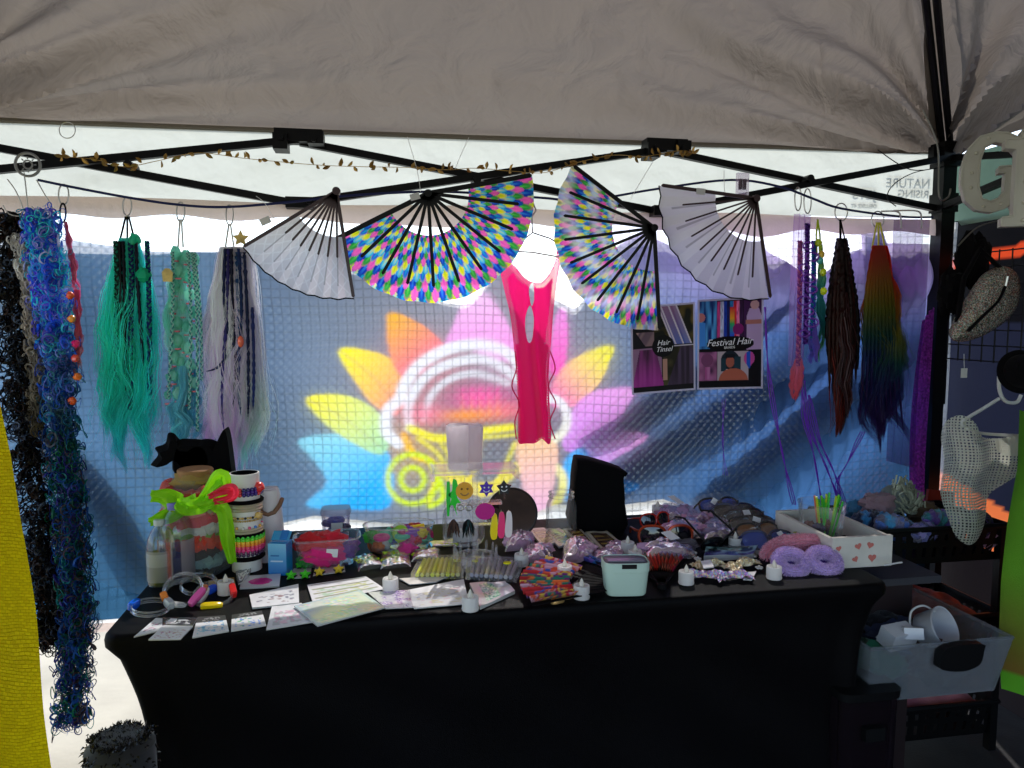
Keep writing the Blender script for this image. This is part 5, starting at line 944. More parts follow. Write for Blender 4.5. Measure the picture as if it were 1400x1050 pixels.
for i, c in enumerate((S(50, 30, 120), S(70, 30, 140), S(50, 34, 110))): beads(ht * (.80 + .026 * i), c, .0055, 26, multi=[c, c, c, c, S(230, 50, 50)] if i < 9 else None)
mb = MB(); mb.ball((Rt * 1.05, -Rt * .5, ht * .86), .014, rough=.3, col=S(230, 50, 50)); mb.build('red_charm', VCG, t)
GB = mat('gold_bead', S(196, 160, 90), .3, .7)
for z in (.64, .67, .70, .41, .44): mb = MB(); mb.torus((0, 0, ht * z), Rt + .003, .0042, 'Z', 40, 6); mb.build('clear_band', mat('champagne_band', S(200, 188, 160), .25, .3), t)
for z in (.72, .385, .145): mb = MB(); mb.torus((0, 0, ht * z), Rt + .004, .006, 'Z', 36, 8); mb.build('black_band', BLACKCL, t)
beads(ht * .565, S(200, 150, 70), .0035, 40, multi=[S(205, 165, 90), S(40, 36, 30), S(220, 190, 120)]); beads(ht * .535, 0, .003, 44, multi=[S(190, 150, 80), S(200, 170, 110)]); beads(ht * .465, 0, .0042, 16, multi=[S(235, 225, 215), S(230, 90, 140), S(80, 140, 220), S(240, 180, 70)])
for a_ in (-.6,): mb = MB(); mb.ball(((Rt + .006) * math.cos(a_), (Rt + .006) * math.sin(a_), ht * .58), .009, col=S(225, 185, 110)); mb.build('gold_charm', VCG, t)
# white carafe like box with strap
o = on(371, 764); k = mpp(o); t = thing('white_container', 'tall white tapered container with a rounded lid flap and brown strap', 'container', o); h = 100 * k
mb = MB(); mb.lathe([(0, .001), (19 * k, .001), (19.5 * k, .006), (15.5 * k, h * .72), (13.5 * k, h * .93), (11 * k, h * .99), (0, h)], 28, power=2.8); mb.build('body', mat('white_gloss_plastic', S(236, 228, 230), .35, trans=.3), t)
mb = MB(); u, v = np.meshgrid(np.linspace(-1, 1, 20), np.linspace(0, 1, 14)); mb.sheet(u * 12 * k * np.sqrt(np.clip(1 - (v * .92) ** 3, 0, 1)), -16.5 * k - .004 + .010 * u ** 2 + 0 * v, h * .98 - v * h * .30); mb.build('lid_flap', WHITEPL, t)
mb = MB(); mb.tube([(-12 * k, -17.2 * k, h * .76), (-7 * k, -18 * k, h * .69), (0, -18.4 * k, h * .665), (8 * k, -18 * k, h * .69), (15 * k, -13 * k, h * .78), (17 * k, -4 * k, h * .84)], .006, 6); mb.build('strap', mat('tan_leather', S(126, 90, 64), .6), t)
# blue carton
o = on(384, 783); k = mpp(o); t = thing('blue_carton', 'small glossy blue and white carton with an open top flap', 'box', o, R(-14)); w_, d_, h = 25 * k, .045, 44 * k
u, v = np.meshgrid(np.linspace(0, 1, 20), np.linspace(0, 1, 30)); Kc = lerp(S(20, 110, 190), S(120, 190, 225), v); Kc = put(Kc, (np.abs(v - .62) < .02) & (u > .15) & (u < .6), S(20, 80, 150)); Kc = put(Kc, (np.abs(v - .45) < .012) & (u > .15) & (u < .8), S(200, 225, 240))
mb = MB(); mb.sheet((u - .5) * w_, -d_ / 2 + 0 * u, v * h, Kc); mb.box((0, 0.0005, h / 2), (w_ - .0004, d_ - .002, h - .0004), col=S(30, 130, 200)); mb.build('carton', VCG, t, smooth=False)
mb = MB(); mb.box((0, .012, h + .012), (w_, .03, .002), rx=R(38), col=S(60, 160, 215)); mb.box((.008, .012, h + .014), (w_ * .4, .03, .002), rx=R(38), col=S(20, 120, 200)); mb.build('flap', VCG, t, smooth=False)
# light-up bracelets
def led_bracelet(px, py, r_, tilt, led, label, led_a=-1.57, z0=.0):
    c = on(px, py, .012 + z0); t = thing('light_bracelet', label, 'bracelet', c, 0, 'clear light-up bracelets'); t.rotation_euler = (tilt, .1, 0)
    mb = MB(); mb.torus((0, 0, 0), r_, .003, 'Z', 36, 8); mb.torus((0, 0, .008), r_, .002, 'Z', 36, 6); mb.build('band', GLASS, t)
    for a, c_, L_ in led:
        mb = MB(); mb.M = Matrix.Translation((r_ * math.cos(a), r_ * math.sin(a), .003)) @ Matrix.Rotation(a + 1.57, 4, 'Z'); mb.lathe([(0, -.5), (.8, -.5), (1, -.35), (1, .35), (.8, .5), (0, .5)], 14, power=3.5); q_ = mb
        for vv in q_.V: pass
        mb2 = MB(); mb2.M = Matrix.Translation((r_ * math.cos(a), r_ * math.sin(a), .004)) @ Matrix.Rotation(a + 1.57, 4, 'Z') @ Matrix.Diagonal((L_ / 2, .008, .018, 1)); mb2.lathe([(0, -.5), (.85, -.5), (1, -.35), (1, .35), (.85, .5), (0, .5)], 16, power=4, col=c_); mb2.build('led_case', VCG, t)
led_bracelet(292, 814, .044, .35, [(-1.45, S(240, 205, 20), .05), (.35, S(220, 40, 40), .04)], 'clear light-up bracelet with a yellow and a red case')
led_bracelet(252, 812, .046, .4, [(-1.7, S(215, 215, 212), .045), (-.2, S(225, 225, 230), .05), (.2, S(240, 120, 50), .03)], 'clear light-up bracelet with white cases and an orange one')
led_bracelet(250, 806, .042, .7, [(-.5, S(240, 100, 180), .05), (-2.6, S(245, 140, 60), .02)], 'tilted clear light-up bracelet with a pink case', z0=.02)
led_bracelet(272, 800, .042, .25, [(-.6, S(40, 90, 220), .03)], 'clear dark light-up bracelet with a blue case behind the pink one')
led_bracelet(206, 832, .040, .05, [(2.9, S(30, 100, 235), .035), (.6, S(190, 195, 200), .04)], 'flat clear light-up bracelet with a blue end at the table edge')
# ---- glass dishes and tubs
def crumple(mb, c, r_, sx, sy, sz, col, seed): mb.ball(c, r_, sx, sy, sz, 20, 14, col=col, rough=.42, seed=seed)
o = on(448, 770); k = mpp(o); t = thing('glass_dish', 'rectangular glass dish of neon fluffy balls with a price sticker', 'dish', o, R(4)); 
mb = MB(); mb.lathe([(0, .003), (34 * k, .003), (37 * k, .012), (43 * k, 38 * k), (45 * k, 39 * k), (42.6 * k, 38 * k)], 40, sy=.62, power=4.5); mb.build('glass', GLASS, t); th_ = np.linspace(0, 6.283, 48, endpoint=False); mb = MB(); mb.tube(np.stack([44 * k * np.sign(np.cos(th_)) * np.abs(np.cos(th_)) ** (2 / 4.5), 44 * k * .62 * np.sign(np.sin(th_)) * np.abs(np.sin(th_)) ** (2 / 4.5), 0 * th_ + 38.6 * k], 1), .0026, 6, closed=True); mb.build('rim', ACRYL, t)
for i, (x, y, z, r_, a, c) in enumerate(((-18, -4, 30, 21, 1.1, S(225, 25, 40)), (4, -2, 32, 18, 1.2, S(235, 30, 60)), (-4, -12, 17, 20, 1.4, S(250, 40, 140)), (-28, -10, 10, 13, 1, S(40, 150, 50)), (24, -2, 18, 16, 1.1, S(110, 50, 160)), (14, 8, 24, 16, 1.1, S(60, 70, 190)), (32, 4, 24, 11, 1, S(150, 80, 170)), (-24, -14, 18, 10, 1, S(250, 80, 90)))):
    mb = MB(); crumple(mb, (x * k, y * k, z * k), r_ * k, a, .9, .72, c, i + 3); mb.build('fluffy_ball', VCF, t)
mb = MB(); mb.box((6 * k, -27 * k, 22 * k), (15 * k, .002, 11 * k), ry=.1); mb.build('price_sticker', mat('sticker_white', S(225, 225, 225), .5), t, smooth=False)
o = on(460, 738); k = mpp(o); t = thing('blue_tub', 'small clear lidded tub of blue hair ties behind the red fluffy balls', 'tub', o)
mb = MB(); mb.lathe([(0, .002), (17 * k, .002), (19 * k, 36 * k), (19 * k, 38 * k)], 28, sy=.8, power=4); mb.build('tub_wall', FILM, t); mb = MB(); mb.lathe([(20 * k, 37 * k), (20.5 * k, 40 * k), (19 * k, 45 * k), (0, 45 * k)], 28, sy=.8, power=4); mb.build('lid', mat('hazy_lid', S(170, 165, 185), .3, clear=.4, trans=.3), t)
for i in range(5): mb = MB(); mb.torus(((i % 3 - 1) * 8 * k, (i % 2) * 6 * k - 3 * k, (8 + i * 5) * k), 9 * k, 3.4 * k, 'Z', 18, 7, col=(S(30, 50, 150), S(40, 80, 190), S(20, 30, 90))[i % 3]); mb.build('hair_tie', VCF, t)
mb = MB(); mb.box((2 * k, -16.5 * k, 22 * k), (15 * k, .002, 12 * k)); mb.build('price_sticker', mat('sticker_white', S(225, 225, 225), .5), t, smooth=False)
o = on(546, 752); k = mpp(o); t = thing('glass_bowl', 'oval glass bowl heaped with small colourful scrunchies and toys', 'bowl', o)
mb = MB(); mb.lathe([(0, .003), (36 * k, .003), (40 * k, .010), (46 * k, 34 * k), (49 * k, 37 * k), (46.6 * k, 35 * k)], 44, sy=.6, power=2.6); mb.build('glass', GLASS, t); mb = MB(); mb.torus((0, 0, 36.6 * k), 48 * k, .0026, 'Z', 44, 6, sy=.62); mb.build('rim', ACRYL, t)
g = random.Random(5); pal = [S(235, 60, 150), S(245, 220, 30), S(60, 190, 60), S(40, 90, 220), S(240, 120, 40), S(200, 30, 110), S(90, 210, 170), S(240, 240, 235), S(140, 60, 190), S(220, 40, 60), S(170, 220, 60)]
for i in range(34):
    a = g.uniform(0, 6.28); q_ = math.sqrt(g.random()); x, y = 38 * k * q_ * math.cos(a), 21 * k * q_ * math.sin(a); z = (8 + 24 * g.random() * (1.1 - q_ * .4)) * k; mb = MB(); c = pal[i % len(pal)]
    if i % 3 == 0: mb.torus((x, y, z), 8 * k, 3.6 * k, 'ZYX'[i % 2], 16, 7, col=c)
    else: crumple(mb, (x, y, z), g.uniform(7, 11) * k, 1.15, 1, .8, c, i)
    mb.build('scrunchie', VCF, t)
mb = MB(); mb.tube([(-2 * k, -4 * k, 28 * k), (34 * k, 2 * k, 31 * k)], 4 * k, 8, col=S(245, 200, 30)); mb.build('yellow_toy', VCG, t)
# star clips
def star(mb, c, r_, z0, z1, col, rot=0, q_=.48, n=5):
    mb.prism([(c[0] + r_ * (1 if i % 2 == 0 else q_) * math.cos(rot + i * math.pi / n), c[1] + r_ * (1 if i % 2 == 0 else q_) * math.sin(rot + i * math.pi / n)) for i in range(2 * n)], z0, z1, col)
for px4, labs, c0 in ((((402, 778), (426, 776), (424, 790), (392, 792)), 'white card of green star hair clips', S(70, 200, 40)), (((432, 773), (470, 768), (472, 782), (428, 788)), 'white card of yellow star hair clips', S(225, 190, 50))):
    P = [on(x, y) for x, y in px4]; o = sum(P, Vector()) / 4; t = thing('star_clip_card', labs, 'hair clips', o, 0, 'cards of star hair clips'); mb = MB(); mb.add([tuple(q_ - o) for q_ in P] + [tuple(q_ - o + Vector((0, 0, .002))) for q_ in P], [(0, 1, 2, 3), (7, 6, 5, 4), (0, 4, 5, 1), (1, 5, 6, 2), (2, 6, 7, 3), (3, 7, 4, 0)]); mb.build('card', WHITEPL, t, smooth=False)
    for i in range(4):
        q_ = P[3] * (.8 - .6 * (i % 2)) + P[2] * (.2 + .6 * (i % 2)) - o if i < 2 else P[0] * (.7 - .4 * (i % 2)) + P[1] * (.3 + .4 * (i % 2)) - o
        mb = MB(); mb.M = Matrix.Translation(q_ + Vector((0, -.004, .010))) @ Matrix.Rotation(R(38), 4, 'X'); rs = .0145 if i < 2 else .010; star(mb, (0, 0), rs, 0, .006, c0, R(90)); star(mb, (0, 0), rs * .6, .006, .009, c0, R(90)); mb.build('star_clip', VCG, t, smooth=False)
        mb = MB(); mb.M = Matrix.Translation(q_ + Vector((0, -.001, .006))) @ Matrix.Rotation(R(38), 4, 'X'); star(mb, (0, 0), rs * 1.15, -.002, 0, S(24, 24, 24), R(90)); mb.build('clip_base', BLACKPL, t, smooth=False)
# pouches with neon yellow clips
def pouch(name, px4, label, colr, seed, z=0, puff=.018, film=FILM, inner='crumple', cat='pouch', group=None, n_in=5, tagc=None, rot=0):
    P = [on(x, y, z) for x, y in px4]; o = sum(P, Vector()) / 4; t = thing(name, label, cat, o, 0, group); u, v = np.meshgrid(np.linspace(0, 1, 30), np.linspace(0, 1, 30)); f = lambda i: P[0][i] * (1 - u) * (1 - v) + P[1][i] * u * (1 - v) + P[2][i] * u * v + P[3][i] * (1 - u) * v - o[i]
    dome = (16 * u * (1 - u) * v * (1 - v)) ** .45; cr = vnoise(u, v, 6, seed) * .5 + vnoise(u, v, 13, seed + 1) * .3; mb = MB(); mb.sheet(f(0), f(1), .003 + dome * puff * (.6 + cr * .8)); mb.build('clear_pouch', film, t)
    g = random.Random(seed); ex = (P[1] - P[0] + P[2] - P[3]) / 2; ey = (P[0] - P[3] + P[1] - P[2]) / 2
    for i in range(n_in):
        q_ = ex * g.uniform(-.3, .3) + ey * g.uniform(-.28, .28); c = colr[i % len(colr)]; mb = MB(); L_ = ex.length
        if inner == 'crumple': crumple(mb, (q_.x, q_.y, puff * .38), L_ * g.uniform(.14, .24), 1.4, 1, min(1, puff * 2.1 / L_), c, seed + i)
        else: mb.M = Matrix.Translation((q_.x, q_.y, puff * .3 + i * .0012)) @ Matrix.Rotation(g.uniform(-.7, .7), 4, 'Z'); mb.lathe([(0, -.003), (.9, -.003), (1, 0), (.9, .003), (0, .003)], 14, sx=L_ * .3, sy=L_ * .05, power=3, col=c)
        mb.build('contents', VCG if inner != 'crumple' else VCF, t)
    if tagc: q_ = ex * tagc[0] + ey * tagc[1]; mb = MB(); mb.box((q_.x, q_.y, puff * 1.15 + .004), (ex.length * .22, ey.length * .32, .001), rz=tagc[2], rx=.3); mb.build('price_tag', mat('sticker_white', S(225, 225, 225), .5), t, smooth=False)
    return t
NY = [S(215, 235, 20), S(190, 220, 10), S(235, 245, 60)]; WFILM = glassy('white_film', (.96, .96, .96), .2, .3, haze=.14, hcol=(.9, .9, .9), bump=(20, .5))
pouch('clip_pouch', ((484, 764), (512, 760), (526, 776), (490, 783)), 'white pouch of neon yellow clips, the left of a pair', NY, 3, film=WFILM, inner='bar', n_in=7, group='pouches of neon yellow clips')
pouch('clip_pouch', ((522, 756), (560, 753), (562, 776), (520, 780)), 'white pouch of neon yellow clips with a hanging hole, the right of a pair', NY, 5, film=WFILM, inner='bar', n_in=8, group='pouches of neon yellow clips')
pouch('clip_pouch', ((566, 756), (602, 752), (600, 766), (562, 770)), 'clear pouch with a few yellow clips behind the yellow case', NY + [S(220, 220, 220)], 7, inner='bar', n_in=4, group='pouches of neon yellow clips')
pouch('clip_pouch', ((586, 742), (628, 741), (624, 748), (590, 750)), 'flat pouch of pale yellow clips in front of the feather earrings jar', NY, 9, inner='bar', n_in=4, puff=.01, group='pouches of neon yellow clips')
def case(px4, h, label, col, seed, dots):
    P = [on(x, y, 0) for x, y in px4]; o = sum(P, Vector()) / 4; t = thing('clear_plastic_case', label, 'case', o, 0, 'flat clear cases'); b_ = [q_ - o for q_ in P]; mb = MB(); mb.add([tuple(q_ + Vector((0, 0, .001))) for q_ in b_] + [tuple(q_ * .985 + Vector((0, 0, h))) for q_ in b_], [(0, 1, 2, 3), (7, 6, 5, 4), (0, 4, 5, 1), (1, 5, 6, 2), (2, 6, 7, 3), (3, 7, 4, 0)]); mb.build('case_shell', ACRYL, t, smooth=False)
    g = random.Random(seed); 
    for i in range(9):
        s_ = (i + .5) / 9; a = b_[0] * (1 - s_) + b_[1] * s_; c = b_[3] * (1 - s_) + b_[2] * s_; mb = MB(); mb.tube([a * .86 + Vector((0, 0, h * .5)), c * .86 + Vector((0, 0, h * .5))], .006, 6, col=col[i % len(col)]); mb.build('strip', VCG, t)
    for s_, r__ in dots: q_ = (b_[0] * (1 - s_) + b_[1] * s_) * .6 + (b_[3] * (1 - s_) + b_[2] * s_) * .4; mb = MB(); mb.lathe([(0, 0), (r__, 0), (r__, .002), (0, .002)], 20, c=(q_.x, q_.y, h + .001), col=S(225, 225, 20)); mb.build('yellow_sticker', VCG, t)
case(((574, 768), (636, 766), (634, 792), (561, 793)), .018, 'flat clear case lined with neon yellow strips', [S(225, 230, 40), S(235, 225, 80), S(220, 210, 120)], 1, [(.85, .010)])
case(((640, 767), (716, 772), (706, 797), (636, 793)), .020, 'flat clear case of grey glitter with yellow dots on the lid', [S(170, 165, 180), S(190, 180, 190), S(150, 150, 165), S(210, 205, 205)], 2, [(.15, .009), (.75, .011)])
# candles on the acrylic stand
for px, w_, lab in ((627, 34, 'wider white pillar candle on the clear shelf above the earrings'), (648, 26, 'slimmer white pillar candle on the clear shelf above the earrings')):
    a = at(px, 640, Y=2.22); k = mpp(a); mb = MB(); mb.lathe([(0, .0), (w_ / 2 * k * .80, .0), (w_ / 2 * k * .86, 20 * k), (w_ / 2 * k, 54 * k), (w_ / 2 * k * .96, 59 * k), (w_ / 2 * k * .8, 60.5 * k), (w_ / 2 * k * .6, 56 * k), (0, 54 * k)], 26); tag(mb.build('candle', mat('white_wax', S(244, 236, 240), .5, trans=.8), loc=a), lab, 'candle', 'white pillar candles')
p = on(650, 772); k = mpp(p); t = thing('earring_stand', 'clear acrylic earring tree with bars of earrings and a ringed round foot', 'earring stand', p)
st = t; y_ = 0; hs = (772 - 640) * k
mb = MB(); mb.lathe([(0, .002), (34 * k, .002), (36 * k, 8 * k), (30 * k, 13 * k), (12 * k, 13 * k), (0, 14 * k)], 36); mb.build('foot', ACRYL, t)
for i in range(14):
    a = i * 6.283 / 14; mb = MB(); mb.tube([(29 * k * math.cos(a), 29 * k * math.sin(a), 10 * k), (29 * k * math.cos(a), 29 * k * math.sin(a), 24 * k), (29.5 * k * math.cos(a), 29.5 * k * math.sin(a), 27 * k)], [2 * k, 1.8 * k, .8 * k], 8); mb.build('peg', ACRYL, t)
mb = MB(); mb.tube([(0, 0, 12 * k), (0, 0, hs)], 4 * k, 12); mb.build('stem', ACRYL, t)
for z, x0, x1 in ((128, -58, 54), (86, -30, 36), (58, -4, 36)):
    mb = MB(); mb.box(((x0 + x1) / 2 * k, 0, z * k), ((x1 - x0) * k, .028, 4 * k)); 
    if z == 128: mb.box(((x0 + x1) / 2 * k, .0, (z + 8) * k), ((x1 - x0) * k, .10, 2 * k)); mb.box((x0 * k, 0, (z + 2) * k), (4 * k, .10, 15 * k)); mb.box((x1 * k, 0, (z + 2) * k), (4 * k, .10, 15 * k))
    mb.build('bar', ACRYL, t, smooth=False)
def earring(px, py, label, fn, top, y=-.02):
    """built flat in the plane of the bar and hung by a small hook"""
    c = at(px, py, Y=p.y + y); t = thing('earring', label, 'earring', c, 0, 'earrings on the clear earring tree'); mb = MB(); kk = mpp(c); mb.tube([(0, 0, (py - top) * kk * .55), (0, .002, (py - top) * kk), (.002, .008, (py - top) * kk + .004)], .0008, 5); mb.build('hook', STEEL, t); fn(t, kk); return t
def eprism(t, poly, kk, col, th=.004, nm='pendant', y=0):
    mb = MB(); mb.M = Matrix.Translation((0, y, 0)) @ Matrix.Rotation(R(90), 4, 'X'); mb.prism([(a * kk, b * kk) for a, b in poly], -th / 2, th / 2, col); mb.build(nm, VCG, t, smooth=False)
liz = smooth_poly([(-2, 22), (3, 22), (5, 14), (9, 8), (5, 6), (4, -2), (9, -10), (4, -10), (2, -16), (4, -28), (1, -20), (-3, -12), (-8, -16), (-4, -4), (-8, 2), (-3, 8)], True, 3)
earring(621, 678, 'green lizard earring on the clear tree', lambda t, kk: eprism(t, liz, kk, S(30, 200, 40)), 654)
earring(613, 680, 'thin green stick earring beside the lizard', lambda t, kk: eprism(t, [(-2, 22), (2, 22), (3, 0), (1, -26), (-2, -26), (-3, 0)], kk, S(30, 190, 50)), 655)
disc_ = lambda r_: [(r_ * math.cos(a), r_ * math.sin(a)) for a in np.linspace(0, 6.283, 28)[:-1]]
def smiley(c):
    def f(t, kk):
        eprism(t, disc_(12), kk, c, .006)
        for sx_ in (-4, 4): mb = MB(); mb.ball((sx_ * kk, -.004, 3 * kk), 1.5 * kk, n=8, m=6, col=S(120, 80, 20)); mb.build('eye', VCG, t)
        mb = MB(); mb.tube([(6 * kk * math.cos(a), -.0045, 6 * kk * math.sin(a)) for a in np.linspace(-2.7, -.44, 10)], .7 * kk, 5, col=S(120, 80, 20)); mb.build('smile', VCG, t)
    return f
earring(635, 671, 'orange yellow smiley disc earring', smiley(S(226, 160, 30)), 656)
stp = lambda r_, n=6, q_=.5: [(r_ * (1 if i % 2 == 0 else q_) * math.sin(i * math.pi / n), r_ * (1 if i % 2 == 0 else q_) * math.cos(i * math.pi / n)) for i in range(2 * n)]
def starface(c, n):
    def f(t, kk):
        eprism(t, stp(11, n, .6), kk, c, .005)
        for sx_ in (-3, 3): mb = MB(); mb.ball((sx_ * kk, -.004, 2 * kk), 1.3 * kk, n=8, m=6, col=S(235, 235, 235)); mb.build('eye', VCG, t)
        mb = MB(); mb.tube([(4.5 * kk * math.cos(a), -.0035, 4.5 * kk * math.sin(a)) for a in np.linspace(-2.7, -.44, 8)], .6 * kk, 5, col=S(235, 235, 235)); mb.build('smile', VCG, t)
    return f
earring(665, 668, 'purple star earring with a white smiling face', starface(S(80, 40, 170), 6), 655)
earring(689, 667, 'black star earring with a white face', starface(S(20, 18, 22), 5), 655)
earring(663, 699, 'large magenta oval disc earring', lambda t, kk: eprism(t, [(13.5 * math.cos(a), 11.5 * math.sin(a)) for a in np.linspace(0, 6.283, 30)[:-1]], kk, S(190, 20, 130), .005), 686, -.03)
lng = lambda c: (lambda t, kk: eprism(t, smooth_poly([(-2, 16), (3, 17), (5, 8), (5, -10), (3, -18), (-3, -18), (-5, -8), (-3, 8)], True, 3), kk, c, .006))
earring(675, 719, 'long yellow drop earring on the clear tree', lng(S(240, 215, 30)), 700, -.02); earring(685, 717, 'long hot pink drop earring on the clear tree', lng(S(235, 60, 120)), 700, -.022); earring(695, 716, 'long white drop earring on the clear tree', lng(S(222, 214, 216)), 700, -.024)
def feather(cols):
    def f(t, kk):
        g = random.Random(len(cols)); 
        mb = MB()
        for i in range(60):
            a = g.uniform(-.5, .5); L_ = g.uniform(14, 26) * kk; x = 0; pts = [(a * 2 * kk, 0, 6 * kk), (a * 12 * kk, -.004 * g.random(), 6 * kk - L_ * .4), (a * 18 * kk + g.uniform(-1, 1) * kk, -.006 * g.random(), 6 * kk - L_)]; c = cols[i % len(cols)]; mb.tube(pts, [.0012, .0024, .0004], 4, col=c)
        q_ = mb.build('feathers', HAIR, t); q_['kind'] = 'stuff'
    return f
earring(620, 716, 'brown feather earring below the lizard', feather([S(90, 56, 44), S(120, 80, 64), S(60, 36, 32)]), 694, -.03); earring(640, 716, 'black feather earring with teal tips', feather([S(16, 16, 18), S(20, 30, 34), S(20, 90, 96), S(14, 14, 16)]), 694, -.035)
for x, lab in ((629, 'small silver ring earring left of centre'), (641, 'small silver ring earring in the centre')): earring(x, 694, lab, lambda t, kk: (lambda mb: (mb.torus((0, 0, 0), 4.2 * kk, 1 * kk, 'Y', 18, 6), mb.build('hoop', STEEL, t)))(MB()), 688, -.025)
def cup(px, py, wpx, hpx, label, m, name='glass_jar', rim=True, prof=None, cat='jar', group=None):
    o = on(px, py); k = mpp(o); r_ = wpx * k / 2; h = hpx * k; t = thing(name, label, cat, o, 0, group); mb = MB(); mb.lathe([(0, .003), (r_ * .85, .003), (r_ * .97, .012), (r_, h * .2), (r_, h * .66), (r_ * .92, h * .78), (r_ * .80, h * .83), (r_ * .80, h)], 32); mb.build('glass', m, t)
    if rim: mb = MB(); mb.torus((0, 0, h), r_ * .80, .0028, 'Z', 32, 8); mb.torus((0, 0, h * .9), r_ * .83, .002, 'Z', 32, 6); mb.build('rim', ACRYL, t)
    return t
cup(767, 730, 42, 58, 'empty clear glass jar in front of the black box', GLASS)
cup(634, 742, 58, 60, 'wide clear jar behind the feather earrings', GLASS)
o = on(636, 739); k = mpp(o); mb = MB(); mb.lathe([(0, .006), (17 * k, .006), (18 * k, 22 * k), (16.5 * k, 22 * k), (16 * k, 6 * k)], 24); tag(mb.build('white_cup', mat('white_cup', S(220, 214, 216), .5, trans=.2), loc=o), 'small white cup inside the wide clear jar', 'cup')
o = on(700, 738); k = mpp(o); t = thing('round_mirror', 'round dark table mirror with a brown reflection behind the earring stand', 'mirror', o, R(-6)); 
mb = MB(); mb.M = Matrix.Translation((0, 0, 37 * k)) @ Matrix.Rotation(R(71), 4, 'X'); mb.lathe([(0, .004), (33 * k, .004), (35 * k, .001), (35.5 * k, -.004), (33 * k, -.006), (0, -.006)], 44); mb.build('frame', mat('dark_wood_rim', S(30, 22, 24), .4), t)
mb = MB(); mb.M = Matrix.Translation((0, -.0005, 37 * k)) @ Matrix.Rotation(R(71), 4, 'X'); mb.disc((0, 0, .0052), 32 * k, 44); mb.build('glass', mat('mirror_glass', (.22, .17, .16), .04, 1), t)
mb = MB(); mb.box((0, .02, .004), (.05, .07, .006)); mb.build('foot', BLACKPL, t, smooth=False)
o = on(815, 722); k = mpp(o) * .94; t = thing('black_bag', 'tall black fabric bag with a sagging slanted top at the back of the table', 'bag', o, R(-6)); 
f = [(-37, 0), (-36, 60), (-33, 98), (-28, 106), (0, 100), (34, 88), (37, 84), (35, 76), (38, 40), (37, 0)]; n = len(f); P_ = smooth_poly([(a * k, b * k) for a, b in f], True, 3); mb = MB(); mb.M = Matrix.Rotation(R(90), 4, 'X')
q_ = len(P_); zz = [(-.05, .96), (-.042, 1), (.042, 1), (.05, .96)]; V = [(x * s_, z * s_, d + .006 * math.sin(z * 40 + x * 25)) for d, s_ in zz for x, z in P_]; mb.add(V, [(j * q_ + i, j * q_ + (i + 1) % q_, (j + 1) * q_ + (i + 1) % q_, (j + 1) * q_ + i) for j in range(3) for i in range(q_)] + [tuple(range(q_))[::-1], tuple(range(3 * q_, 4 * q_))]); mb.build('bag_body', BLACKCL, t, ang=60)
mb = MB(); mb.box((38 * k, 0, 82 * k), (8 * k, .05, 6 * k), ry=.5); mb.build('fold_tab', BLACKCL, t, smooth=False)
# clip packets, iridescent packs
g = random.Random(9)
for i, (px4, lab, c) in enumerate(((((722, 726), (744, 724), (764, 742), (742, 750)), 'kraft packet of gold hair pins, leftmost of the row under the glass jar', [S(190, 180, 130), S(120, 90, 50)]), (((744, 726), (764, 724), (790, 744), (764, 750)), 'packet with olive green hair clips in the row under the glass jar', [S(140, 160, 90), S(90, 100, 60)]), (((770, 725), (792, 724), (812, 744), (794, 748)), 'packet with mustard hair clips in front of the black bag', [S(190, 170, 90), S(110, 80, 50)]), (((800, 730), (830, 728), (858, 752), (822, 754)), 'dark packet with gold hair pins right of the packet row', [S(150, 130, 70), S(80, 60, 60)]))):
    flat('pin_packet', px4, lab, 'packet', (lambda c, s_: lambda u, v: put(put(np.broadcast_to(np.array(S(200, 192, 176)), u.shape + (3,)).copy(), (np.abs(v - .5) < .4) & (np.abs(u - .5) < .36), c[1]), (np.abs(((v * 5) % 1) - .5) < .22) & (np.abs(u - .5) < .3) & (np.abs(v - .5) < .36), c[0]))(c, i), PRINTG, .001 + .001 * i, .004, 'packets of hair pins', curl=.004)
IRI = glassy('iridescent_film', (.95, .86, .94), .25, .35, haze=.5, hcol=S(248, 214, 236), bump=(14, .7)); PK = [S(240, 190, 215), S(225, 160, 200), S(250, 215, 230), S(230, 190, 235)]
for i, (px4, lab, pf) in enumerate((((((692, 738), (724, 734), (732, 752), (690, 756)), 'pink iridescent crumpled pack beside the mirror', .04)), ((((718, 752), (752, 750), (758, 768), (716, 772)), 'pink iridescent crumpled pack behind the red patterned fan', .03)), ((((770, 748), (806, 744), (812, 768), (768, 774)), 'round shiny pearl pink pack in the middle of the table', .045)), ((((810, 756), (846, 752), (848, 766), (812, 768)), 'flat pink pack left of the two tealights', .018)), ((((828, 744), (858, 744), (862, 758), (830, 760)), 'pale pink wrapped pack behind the two tealights', .02)))):
    pouch('iridescent_pack', px4, lab, PK, 20 + i * 3, film=IRI, puff=pf, cat='pack', group='pink iridescent packs', n_in=6)
STK = mat('matte_black_sticks', S(16, 15, 17), .85, spec=.08)
